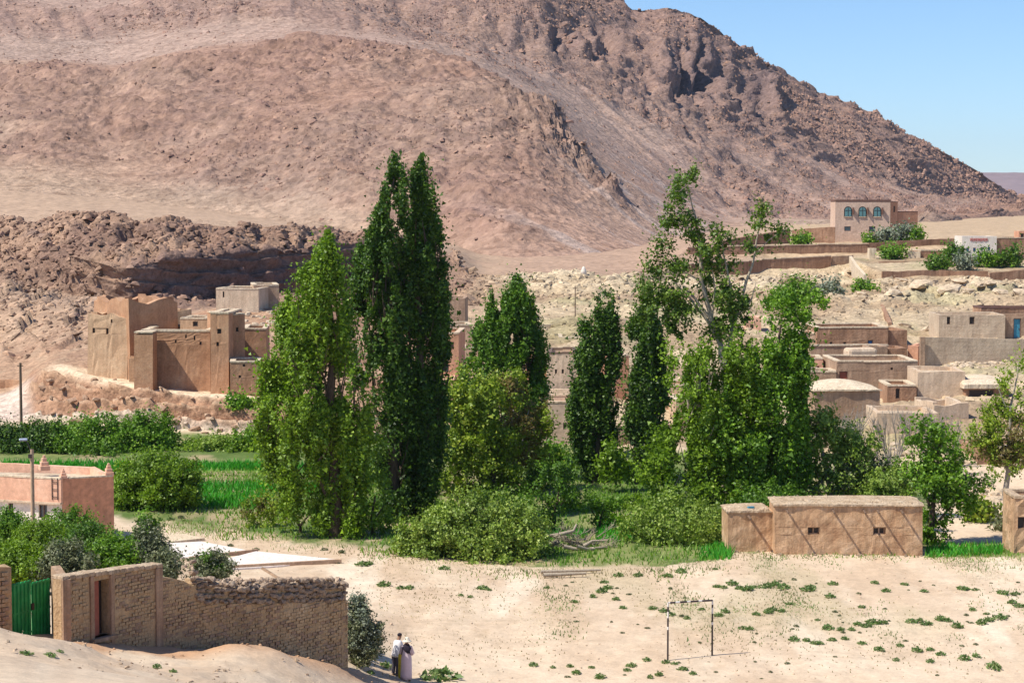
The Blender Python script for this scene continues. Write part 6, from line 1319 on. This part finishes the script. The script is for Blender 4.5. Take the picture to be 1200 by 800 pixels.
# -- right side trees
plant('willow_tree', 'pale green loose willow standing behind the left end of the mud hut', 'tree', 968, 122,
      blobs=[(955, 490, 22, 16), (985, 515, 24, 22), (1005, 560, 24, 20), (965, 510, 28, 26), (945, 540, 26, 28), (995, 545, 28, 26), (1012, 520, 20, 20), (975, 570, 40, 20), (1030, 565, 26, 20), (948, 500, 12, 14)], mat=L_WILLOW, s=.19, dens=5.2, trunk=[(972, 610, .22), (970, 560, .16), (962, 510, .06)],
      limbs=[[(971, 590, .12), (995, 550, .08), (1010, 515, .03)], [(971, 580, .1), (950, 540, .06), (946, 500, .02)], [(972, 595, .1), (1020, 560, .05), (1045, 530, .02)]], seed=23, thin=.33, extra=((L_OLIVE, (), [(985, 585, 50, 16), (1010, 550, 26, 24), (1045, 580, 26, 14)]),), bk=BK_G)
plant('broadleaf_tree', 'fresh green tree standing right beside the mud hut', 'tree', 1092, 113,
      blobs=[(1098, 520, 26, 24), (1085, 548, 24, 22), (1112, 550, 28, 22), (1100, 580, 34, 20), (1128, 572, 24, 16), (1104, 610, 22, 18), (1078, 510, 14, 14), (1135, 590, 18, 10), (1095, 635, 10, 12)], mat=L_FRESH, s=.2, dens=5.6,
      trunk=[(1090, 652, .22), (1092, 610, .17), (1098, 560, .1), (1100, 520, .04)], limbs=[[(1091, 620, .1), (1120, 585, .06), (1146, 565, .03)], [(1092, 600, .1), (1075, 560, .05), (1068, 530, .02)], [(1096, 580, .07), (1118, 550, .04)]], seed=24, thin=.32)
plant('broadleaf_tree', 'yellow-green spring tree with brown tinged leaves at the right edge', 'tree', 1178, 130,
      blobs=[(1190, 435, 22, 22), (1182, 480, 30, 20), (1160, 512, 26, 20), (1196, 520, 30, 26), (1170, 545, 30, 12), (1210, 470, 22, 36), (1150, 490, 14, 14)], mat=L_YEL, s=.18, dens=4.6,
      extra=((L_BROWN, (), [(1170, 530, 30, 14), (1195, 500, 26, 22), (1200, 540, 30, 14)]),), trunk=[(1178, 590, .2), (1182, 530, .15), (1188, 460, .06), (1194, 420, .03)], limbs=[[(1180, 550, .1), (1160, 515, .06), (1150, 490, .02)], [(1183, 520, .1), (1205, 480, .05)], [(1185, 490, .06), (1170, 455, .03)]], seed=25, thin=.42, bk=BK_G)
# -- orchard and gardens on the valley floor
plant('willow_shrub', 'big rounded pale green willow bush at the edge of the sandy field', 'bush', 560, 110,
      blobs=[(560, 618, 46, 34), (600, 625, 38, 34), (520, 628, 40, 32), (490, 632, 24, 24), (575, 645, 60, 24), (625, 632, 18, 22), (545, 600, 26, 18), (500, 650, 34, 14), (600, 655, 34, 14), (472, 640, 14, 12)], mat=L_WILLOW, s=.16, dens=9.5, seed=26, limbs=[[(560, 668, .08), (545, 630, .05), (535, 600, .02)], [(575, 668, .08), (595, 640, .05), (610, 615, .02)]])
plant('fruit_tree', 'small dark fruit tree right of the pale willow bush', 'tree', 650, 119,
      blobs=[(645, 568, 24, 18), (668, 575, 20, 16), (628, 578, 18, 14), (650, 595, 26, 12), (655, 552, 14, 10)], mat=L_MID, s=.17, dens=5, thin=.42, trunk=[(648, 622, .14), (650, 600, .1), (655, 575, .05)], limbs=[[(649, 605, .06), (635, 582, .04)], [(650, 600, .06), (670, 578, .03)]], seed=27)
plant('fruit_tree', 'small light green fruit tree behind the heap of dead branches', 'tree', 706, 120,
      blobs=[(705, 588, 22, 14), (722, 594, 14, 12), (692, 598, 14, 10), (708, 606, 18, 10)], mat=L_FRESH, s=.16, dens=4.6, thin=.42, trunk=[(702, 628, .1), (704, 606, .07), (710, 588, .03)], limbs=[[(703, 612, .05), (692, 595, .03)]], seed=28)
plant('fruit_tree', 'slim fruit tree between the broad bright poplar and the twin poplars', 'tree', 437, 117,
      blobs=[(438, 595, 18, 14), (430, 612, 18, 12), (446, 575, 12, 16), (452, 612, 10, 10), (440, 550, 12, 20), (437, 520, 9, 20)], mat=L_LITE, s=.16, dens=4.6, thin=.42, trunk=[(438, 640, .14), (436, 612, .1), (440, 580, .05)], limbs=[[(437, 618, .06), (424, 600, .03)], [(437, 610, .06), (450, 592, .03)]], seed=29)
plant('fruit_tree', 'crooked fruit tree just left of the broad bright poplar', 'tree', 353, 118,
      blobs=[(350, 600, 18, 10), (335, 588, 16, 9), (360, 612, 14, 10), (322, 598, 12, 9)], mat=L_YEL, s=.16, dens=4.4, thin=.42, trunk=[(354, 636, .13), (352, 618, .1), (340, 598, .05), (325, 588, .03)], limbs=[[(352, 616, .06), (364, 600, .03)]], seed=30)
plant('shrub', 'brownish thin shrub on the field edge beside the bright green plots', 'bush', 300, 121,
      blobs=[(298, 605, 18, 20), (285, 618, 16, 12), (312, 618, 14, 12), (306, 588, 8, 12)], mat=L_YEL, s=.13, dens=6, seed=31, thin=.4, extra=((L_BROWN, (), [(300, 600, 14, 16), (318, 590, 12, 8)]),))
plant('round_tree', 'wide round-headed green tree behind the pink house', 'tree', 172, 128,
      blobs=[(180, 565, 44, 26), (150, 570, 22, 24), (212, 572, 22, 20), (185, 548, 34, 14), (165, 585, 34, 12), (205, 585, 22, 10), (140, 580, 12, 14)], mat=L_LITE, s=.17, dens=8.5, trunk=[(168, 612, .16), (166, 598, .14), (160, 582, .08)],
      limbs=[[(168, 606, .1), (180, 590, .07), (195, 575, .04)], [(168, 608, .1), (152, 590, .06)], [(184, 608, .06), (190, 590, .04)]], seed=32, extra=((L_MID, (), [(195, 585, 34, 12), (225, 575, 10, 14), (160, 592, 26, 8)]),))
for i, (u, v, ru, rv, Y, mt, lb) in enumerate([(505, 605, 22, 16, 126, L_FRESH, 'low green undergrowth at the foot of the twin poplars'), (600, 590, 30, 14, 132, L_MID, 'dark undergrowth below the rusty leafed tree'), (745, 600, 24, 14, 128, L_LITE, 'low light green growth right of the small fruit trees'), (735, 618, 18, 8, 122, L_FRESH, 'low grassy shrub beside the willow bush on the right'), (665, 600, 22, 10, 128, L_FRESH, 'green undergrowth behind the dead branches'), (400, 625, 30, 9, 119, L_LITE, 'low suckers round the trunk of the broad bright poplar'), (455, 600, 14, 16, 124, L_LITE, 'bright young growth between the broad and the twin poplars'), (630, 555, 16, 14, 138, L_MID, 'dark green bush right of the rusty leafed tree'), (865, 625, 24, 20, 116, L_FRESH, 'leafy bush behind the left end of the mud annex'), (1045, 570, 26, 20, 119, L_WILLOW, 'olive grey scrub just behind the mud hut roof'), (900, 590, 40, 16, 116, L_MID, 'dark leafy growth just behind the mud annex roof')]):
    plant('shrub', lb, 'bush', u, Y, blobs=[(u, v, ru, rv, 0, 1.5), (u-ru*.5, v+rv*.4, ru*.6, rv*.6, 0, 1.2), (u+ru*.5, v+rv*.4, ru*.6, rv*.6, 0, 1.2)], mat=mt, s=.16, dens=10, seed=140+i)
vb_ = [(12, 528, 24, 24, L_DARK, 'dark green bush at the far left end of the hedge below the bank'), (50, 525, 26, 26, L_DARK, 'very dark bush behind the street lamp'), (92, 520, 26, 22, L_FRESH, 'green hedge bush behind the pink house roof'),
       (130, 522, 24, 24, L_FRESH, 'rounded mid green bush in the hedge below the pale path'), (168, 516, 30, 26, L_FRESH, 'tallest green bush of the hedge under the rock bank'), (120, 545, 26, 14, L_MID, 'low bush in front of the hedge just left of the round tree'),
       (222, 532, 18, 12, L_LITE, 'small light bush right of the tallest hedge bush'), (250, 532, 18, 13, L_WILLOW, 'pale bush at the end of the hedge near the field'), (280, 530, 18, 16, L_LITE, 'bright bush below the boulders left of the broad poplar'), (305, 528, 18, 20, L_FRESH, 'leafy bush half behind the broad bright poplar')]
for i, (u, v, ru, rv, mt, lb) in enumerate(vb_):
    plant('shrub', lb, 'bush', u, 158-(4 if i == 5 else 0)-abs(i-5)*.3, blobs=[(u, v-2, ru*1.1, rv*1.1, 0, 2.2), (u-ru*.5, v+rv*.45, ru*.8, rv*.7, 0, 2), (u+ru*.5, v+rv*.4, ru*.8, rv*.7, 0, 2)], mat=mt, s=.2, dens=13, seed=40+i, group='bushes in the hedge below the rock bank')
# foreground garden left
fg = [(10, 625, 26, 22, 100, L_FRESH, 'bright green leafy shrub beside the left edge in front of the pink house'), (45, 640, 30, 24, 96, L_LITE, 'yellow-green shrub in front of the pink house windows'),
      (80, 622, 28, 20, 101, L_FRESH, 'green shrub against the corner of the pink house'), (105, 640, 30, 22, 94, L_MID, 'mid green shrub below the end wall of the pink house'), (20, 662, 34, 22, 88, L_LITE, 'yellow-green shrub just above the green gate'),
      (75, 660, 32, 20, 88, L_OLIVE, 'dull green shrub behind the brick wall corner'), (130, 652, 28, 20, 90, L_FRESH, 'green shrub behind the top of the brick wall'), (172, 645, 24, 24, 91, L_OLIVE, 'olive green shrub at the right end of the walled garden'), (172, 620, 9, 14, 92, L_FRESH, 'thin upright shoots rising above the garden shrubs'), (195, 662, 14, 14, 89, L_OLIVE, 'small olive shrub touching the tall end of the brick wall')]
for i, (u, v, ru, rv, Y, mt, lb) in enumerate(fg):
    plant('shrub', lb, 'bush', u, Y, blobs=[(u, v, ru, rv, 0, 1.3), (u-ru*.45, v+rv*.5, ru*.7, rv*.7, .3, 1), (u+ru*.5, v+rv*.45, ru*.7, rv*.7, -.3, 1), (u, v-rv*.6, ru*.5, rv*.5, 0, .8)], mat=mt, s=.12, dens=20, seed=60+i, thin=.33, group='shrubs in the walled garden',
          limbs=[[(u, v+rv*1.3, .03), (u-3, v, .02), (u-6, v-rv*.6, .008)], [(u+6, v+rv*1.3, .03), (u+9, v, .015), (u+12, v-rv*.5, .006)]])
plant('shrub', 'small dark green bush behind the ragged stone-topped wall', 'bush', 248, 90, blobs=[(246, 664, 22, 14, 0, .9), (238, 672, 22, 10, 0, .8), (258, 670, 16, 10, 0, .8), (254, 652, 8, 6, 0, .4)], mat=L_OLIVE, s=.11, dens=17, seed=75, extra=((L_MID, (), [(245, 665, 20, 12, 0, .8)]),))
plant('olive_bush', 'grey-green olive bush at the end of the brick wall beside two people', 'bush', 424, 81,
      blobs=[(422, 740, 15, 26, 0, .6), (426, 760, 17, 18, 0, .6), (420, 718, 9, 14, 0, .4), (416, 765, 12, 14, 0, .5), (436, 742, 9, 16, 0, .4)], mat=L_OLIVE, s=.10, dens=24, seed=76, extra=((L_GREY, (), [(420, 735, 15, 26, 0, .65), (426, 755, 17, 16, 0, .6), (419, 710, 8, 15, 0, .4), (434, 742, 9, 16, 0, .4)]),))
# village shrubs
vs = [(1046, 297, 15, 10, 312, L_FRESH, 'green bush on the upper terrace left of the flat roofed shed'), (1118, 296, 10, 12, 300, L_MID, 'leafy tree left of the white building with blue shutters'), (1155, 303, 16, 9, 296, L_FRESH, 'bushy tree below the white building with blue shutters'), (1182, 302, 14, 12, 297, L_MID, 'dark green tree right of the white building with blue shutters'),
      (1100, 309, 12, 6, 292, L_MID, 'low bush on the terrace in front of the flat roofed shed'), (1130, 308, 8, 7, 292, L_GREY, 'grey-green bush below the white building'), (1040, 275, 12, 8, 336, L_GREY, 'silvery bush at the corner of the big hill house'), (1056, 272, 10, 10, 338, L_GREY, 'silvery tall bush beside the wing of the big hill house'), (1072, 277, 7, 6, 337, L_FRESH, 'small bright bush by the right end of the hill house'),
      (1015, 340, 10, 9, 252, L_FRESH, 'lone bright bush at the top of the dark garden wall'), (966, 343, 20, 12, 246, L_GREY, 'grey-green tamarisk bush on the hillside right of the poplars'), (935, 355, 26, 14, 238, L_FRESH, 'dense green bush on the hillside behind the poplar crowns'), (912, 352, 7, 7, 236, L_LITE, 'small yellow-green bush on the hillside terrace'),
      (940, 282, 10, 3, 330, L_FRESH, 'low green hedge patch on the terrace left of the hill house'), (920, 372, 16, 14, 232, L_FRESH, 'green bush hanging over the terrace above the dark flat roof'), (280, 487, 9, 7, 165, L_FRESH, 'small green bush on the bank by the fort'), (1020, 283, 6, 4, 337, L_FRESH, 'small garden plant in front of the hill house'),
      (722, 540, 16, 26, 135, L_LITE, 'pale bushy growth between the two columnar poplars'), (440, 560, 14, 30, 140, L_WILLOW, 'pale feathery bush behind the broad bright poplar'), (1150, 600, 16, 16, 122, L_YEL, 'yellow-green bush behind the mud pillar'), (650, 540, 22, 20, 142, L_FRESH, 'green bush below the beige village house'), (1185, 622, 14, 14, 118, L_OLIVE, 'olive bush against the earthen slope by the right pillar')]
for i, (u, v, ru, rv, Y, mt, lb) in enumerate(vs):
    p = G(u, Y); vv = proj(p.x, p.y, p.z)[1]
    ru, rv = ru*.8, rv*.75
    plant('shrub', lb, 'bush', u, Y, blobs=[(u, min(v, vv-rv*.5), ru, rv), (u-ru*.4, min(v+rv*.4, vv-rv*.3), ru*.7, rv*.6), (u+ru*.45, min(v+rv*.4, vv-rv*.3), ru*.6, rv*.6)], mat=mt, s=.20+.0006*Y, dens=4.5 if Y > 200 else 7, seed=80+i)
for i, (u, Y, h, lb) in enumerate([(975, 137, 95, 'leafless grey tree in front of the curved flat roof'), (1000, 134, 85, 'leafless grey tree between the willow and the brown roof'), (1045, 136, 88, 'bare wide grey tree in the middle of the village edge'), (1022, 128, 70, 'thin bare tree leaning over the pale wall ruin'), (1085, 137, 80, 'bare grey tree behind the fresh green tree'), (1110, 140, 60, 'small bare tree below the thatched ruin')]):
    bare_tree(lb, u, Y, h, 100+i, n=4, r=.07, depth=4)
# dead branches
def dead():
    rg = random.Random(9); p0 = G(672, 113); t = thing('dead_branch_heap', 'heap of bleached dead branches lying on the grass behind the field', 'dead branches', p0)
    segs = [[(640, 628), (655, 626), (668, 634), (684, 640), (700, 642)], [(668, 634), (672, 645), (662, 650)], [(655, 626), (672, 622), (676, 614)], [(684, 640), (694, 634), (712, 632)], [(660, 640), (676, 655), (690, 664), (712, 662)], [(676, 640), (690, 652), (697, 655), (694, 642)], [(655, 634), (645, 640), (650, 646)]]
    for k, sg in enumerate(segs):
        pts = []
        for i, (u, v) in enumerate(sg):
            p = W(u, v, 113-k*.35+i*.2); g = gz(p.x, p.y); p.z = max(p.z, g+.08); pts.append((p, .105*(1-.75*i/len(sg))+.015))
        tubes('branch', [pts], BK_P, t, p0, 6)
    out = []
    for k in range(26):
        b = W(rg.uniform(645, 705), rg.uniform(628, 645), 113); d = Vector((rg.uniform(-1, 1), rg.uniform(-.5, .5), rg.uniform(.0, .6))).normalized(); twigs(rg, b, d, .7, .035, 2, out, .6, 0)
    tubes('twigs', out, BK_P, t, p0, 3)
dead()
for k, (u, v, L, r_, lb) in enumerate([(668, 674, 3.0, .10, 'bleached log lying at the ditch edge, the longer of the pair'), (662, 678, 2.2, .12, 'short thick log lying in front of the longer one at the ditch')]):
    p0 = Gv(u, v); o = tubes('log', [wig(p0+Vector((-L/2, .1, .16)), p0+Vector((L/2, .35, .22)), r_, r_*.6, 6, .05, random.Random(k))], BK_P, None, p0, 7); o.location = p0; o['label'] = lb; o['category'] = 'log'

# -- crops, meadow and weeds
def blades(name, pts, h, wd, mat, seed, kind='stuff', n=1):
    rg = np.random.RandomState(seed); m = len(pts); a = rg.rand(m)*2*PI; hh = h*(.5+rg.rand(m)); lean = rg.randn(m, 2)*.35
    dx = np.cos(a)*wd/2; dy = np.sin(a)*wd/2; z = np.zeros(m)
    p = pts; top = p+np.stack([lean[:, 0]*hh, lean[:, 1]*hh, hh], -1)
    V = np.stack([p+np.stack([-dx, -dy, z], -1), p+np.stack([dx, dy, z], -1), top], 1).reshape(-1, 3)
    return link(name, npmesh(name, V, np.arange(3*m).reshape(-1, 3), mat), kind=kind)
def gzv(X, Y): return np.array([gz(x, y) for x, y in zip(X, Y)])
L_CROP = leafmat('crop_blade', (.03, .20, .012), (.055, .31, .018), (.10, .40, .035), .25)
L_GRASS = leafmat('meadow_blade', (.08, .21, .016), (.14, .29, .025), (.27, .35, .07), .25)
def fieldpatch(name, quads, h, wd, mat, nper, seed):
    rg = np.random.RandomState(seed); out = []
    for (u0, u1, va, vb2) in quads:
        Ya = Gv((u0+u1)/2, va).y; Yb = Gv((u0+u1)/2, vb2).y
        area = abs(Ya-Yb)*(u1-u0)/FPX*(Ya+Yb)/2; n = int(area*nper)
        Y = Yb+(Ya-Yb)*rg.rand(n); u = u0+(u1-u0)*rg.rand(n); X = (u-600)/FPX*Y
        # rows
        Y = Y+np.sin(Y*4)*.12
        out.append(np.stack([X, Y, gzv(X, Y)-.02], -1))
    return blades(name, np.concatenate(out), h, wd, mat, seed)
fieldpatch('crop_rows', [(205, 345, 544, 553), (205, 330, 568, 578), (200, 320, 580, 596), (0, 150, 543, 556), (205, 470, 546, 552), (330, 400, 572, 580), (130, 205, 545, 556)], .42, .13, L_CROP, 34, 1)
fieldpatch('young_crop', [(205, 470, 553, 568), (330, 470, 560, 600), (60, 210, 556, 590)], .22, .09, L_GRASS, 26, 12)
fieldpatch('meadow_grass', [(205, 470, 550, 605), (250, 470, 600, 634), (420, 660, 600, 655), (640, 860, 585, 662), (0, 210, 552, 600), (640, 700, 640, 660), (860, 1085, 600, 640), (1088, 1190, 638, 655), (600, 800, 560, 600)], .26, .10, L_GRASS, 9, 2)
# bright grass patches
def litter(name, reg, n, mat, h, wd, seed):
    w_ = reg.astype(float); P, cc, k = scatter(gX2, gY2, gZ2, col, w_, n, seed); return blades(name, P, h, wd, mat, seed)
L_DRY = leafmat('dry_weed', (.20, .17, .08), (.30, .25, .13), (.40, .34, .20), .15)
edge = flat*np.exp(-((V0-vb-4)/9.0)**2)*(U0 > 190)*(I2 > 5.5)
litter('dry_verge_grass', edge, 4000, L_DRY, .13, .05, 31); litter('green_verge_grass', edge*(p2 > .48), 2500, L_GRASS, .16, .06, 32)
litter('field_weeds', band(5.5, 7.3, .2)*sm(.48, .6, fbm(gX*.5, gY*.10+3, zz, 4, 43))*(U0 > 620)*(V0 > vb)*sm(.45, .6, p3_), 3500, L_TUFTD, .10, .06, 33)
litter('dry_field_weeds', band(5.2, 7.3, .3)*sm(.45, .62, wz)*(U0 > 420)*(V0 > vb), 3500, L_DRY, .07, .06, 34)
fieldpatch('lush_grass', [(640, 690, 622, 632), (700, 745, 608, 636), (1090, 1180, 642, 652), (820, 860, 640, 656)], .35, .1, L_CROP, 45, 3)
# weed tufts on the sandy field: one tuft each
def tuftmesh(seed, mat=L_TUFT):
    rg = np.random.RandomState(seed); n = 110
    an = rg.rand(n)*2*PI; r = rg.rand(n)**.6
    P = np.stack([np.cos(an)*r*.36, np.sin(an)*r*.36, rg.rand(n)*.30*(1-r*.55)+.01], -1); N = rg.randn(n, 3)+np.array([0, 0, .6])
    N /= np.linalg.norm(N, axis=1, keepdims=True); t = np.cross(N, rg.randn(n, 3)); t /= np.linalg.norm(t, axis=1, keepdims=True); b = np.cross(N, t); s = (.05+.07*rg.rand(n))[:, None]
    V = np.stack([P-t*s, P-b*s*.5, P+t*s, P+b*s*.5], 1).reshape(-1, 3); V[:, 2] = np.maximum(V[:, 2], -.01)
    return npmesh('weed_tuft', V, np.arange(4*n).reshape(-1, 4), mat)
TM = [tuftmesh(i, L_TUFTD) for i in range(4)]; TMD = [tuftmesh(9, L_OLIVE)]
def tuft(u, v, sx, label, group, dry=False, rg=random.Random(2)):
    p = Gv(u, v); o = link('weed_tuft', (TMD[0] if dry else TM[rg.randint(0, 3)]), None, p, label=label, category='weeds', group=group)
    s = sx/ppm(p.y)/.7; o.scale = (s*rg.uniform(.9, 1.5), s*rg.uniform(.8, 1.3), s*rg.uniform(.8, 1.3)); o.rotation_euler = (0, 0, rg.uniform(0, 6.28)); return o
tufts = [(840, 688, 9), (848, 690, 9), (858, 686, 10), (866, 691, 8), (875, 692, 12), (885, 688, 8), (898, 688, 12), (908, 687, 10), (918, 690, 12), (946, 692, 12), (950, 690, 9), (973, 700, 10), (976, 686, 8), (1025, 684, 8), (1038, 693, 9), (1060, 685, 8), (1083, 694, 8), (1128, 692, 11), (1132, 691, 8), (1143, 692, 8), (1175, 696, 12), (1190, 697, 9),
 (905, 716, 12), (916, 717, 9), (900, 718, 9), (886, 721, 8), (842, 722, 10), (850, 718, 9), (822, 715, 7), (870, 737, 9), (878, 739, 7), (958, 727, 6), (970, 738, 12), (985, 739, 9), (998, 738, 9), (1005, 733, 10), (1016, 735, 10), (1024, 731, 12), (1036, 731, 8), (1068, 730, 10), (1078, 728, 8), (1085, 733, 10), (1102, 727, 14), (1110, 729, 9), (1122, 735, 12), (1150, 731, 12), (1158, 728, 10), (1172, 725, 14), (1186, 708, 9), (1195, 712, 10),
 (930, 750, 10), (945, 752, 9), (955, 755, 8), (961, 754, 9), (975, 750, 9), (990, 749, 8), (1010, 754, 8), (1030, 762, 9), (1055, 758, 9), (1075, 764, 10), (1090, 762, 8), (1102, 768, 8), (1130, 773, 11), (1144, 771, 9), (1165, 784, 16), (1090, 776, 8), (1050, 775, 8),
 (705, 694, 10), (712, 690, 9), (708, 684, 7), (695, 700, 9), (722, 704, 8), (730, 713, 8), (765, 714, 10), (778, 718, 9), (786, 722, 8), (805, 725, 7), (673, 706, 7), (641, 690, 6), (565, 690, 11), (572, 692, 7), (540, 698, 6), (551, 701, 6), (725, 676, 9), (748, 676, 9), (782, 676, 10), (798, 672, 9), (838, 668, 6), (758, 774, 9), (780, 777, 8), (740, 781, 9), (772, 792, 10), (735, 786, 7), (668, 781, 9), (675, 789, 12), (703, 795, 11), (625, 781, 11), (693, 783, 6), (648, 783, 6), (800, 785, 10), (790, 779, 6), (762, 795, 8), (812, 790, 8), (925, 708, 8), (1010, 712, 7), (1140, 715, 8), (1156, 720, 7)]
def tlabel(u, v, dry=False):
    if u > 830: z = 'in the strip just in front of the mud hut' if v < 704 else 'in the middle strip right of the goal' if v < 745 else 'near the bottom right of the sandy field'
    elif v < 681: z = 'at the field edge below the dead branches'
    elif v < 728: z = 'on the bare ground behind the goal' if u > 690 else 'on the pale ground near the willow bush'
    else: z = 'around the foot of the goal' if u > 720 else 'in the foreground left of the goal'
    return ('tiny dry weed tuft ' if dry else 'low green weed tuft ')+z
for (u, v, sx) in tufts: tuft(u, v, sx*1.15, tlabel(u, v), 'weed tufts on the sandy field')
rgt = random.Random(4)
for k in range(60):
    u = rgt.uniform(640, 1195); v = rgt.choice([rgt.uniform(680, 700), rgt.uniform(712, 745), rgt.uniform(748, 795)])
    tuft(u, v, rgt.uniform(3, 6), tlabel(u, v, True), 'dry weed tufts on the sandy field', dry=True, rg=rgt)
for (u, v, sx) in [(425, 663, 14), (433, 661, 10), (395, 660, 8), (520, 668, 10), (400, 648, 9), (380, 645, 9), (480, 690, 12), (450, 688, 14), (470, 690, 10), (200, 610, 10), (212, 608, 9), (180, 633, 9), (270, 640, 7), (300, 645, 7)]:
    tuft(u, v, sx, 'grey-green weed tuft '+('on the sand right of the concrete slabs' if u > 385 else 'beside the path behind the concrete slabs'), 'weed tufts beside the slabs', dry=sx < 10)
for (u, v, sx, lb) in [(30, 770, 14, 'dark weed tuft on the near dirt mound, leftmost'), (58, 772, 14, 'dark weed tuft on the near dirt mound, lowest of three'), (70, 768, 10, 'dark weed tuft on the near dirt mound, rightmost of three'), (184, 784, 13, 'green weed tuft on the slope below the brick wall'), (203, 790, 8, 'small brown tuft at the bottom of the slope below the wall'), (516, 796, 34, 'bushy bright green weed clump at the bottom edge right of the people'), (434, 790, 10, 'weed tuft in the shade at the foot of the olive bush'), (452, 783, 16, 'low grass at the feet of the stooping person')]:
    tuft(u, v, sx, lb, None)

# ================================================================ air
hz = bpy.data.materials.new('haze'); hz.use_nodes = True; hn = hz.node_tree; hn.nodes.remove(hn.nodes['Principled BSDF'])
pv = hn.nodes.new('ShaderNodeVolumePrincipled'); pv.inputs['Color'].default_value = (.80, .87, 1, 1); pv.inputs['Density'].default_value = .00004; pv.inputs['Anisotropy'].default_value = .2
hn.links.new(pv.outputs[0], hn.nodes['Material Output'].inputs['Volume'])
allz = [float(a) for g in (gZ2, mZ2, dZ) for a in (g.min(), g.max())]; z0h, z1h = min(allz)-1, max(allz)+6
hb = MB(); hb.box((0, 4700, (z0h+z1h)/2), (16000, 9600, z1h-z0h)); ho = hb.build('haze', hz, None, None, kind='stuff')
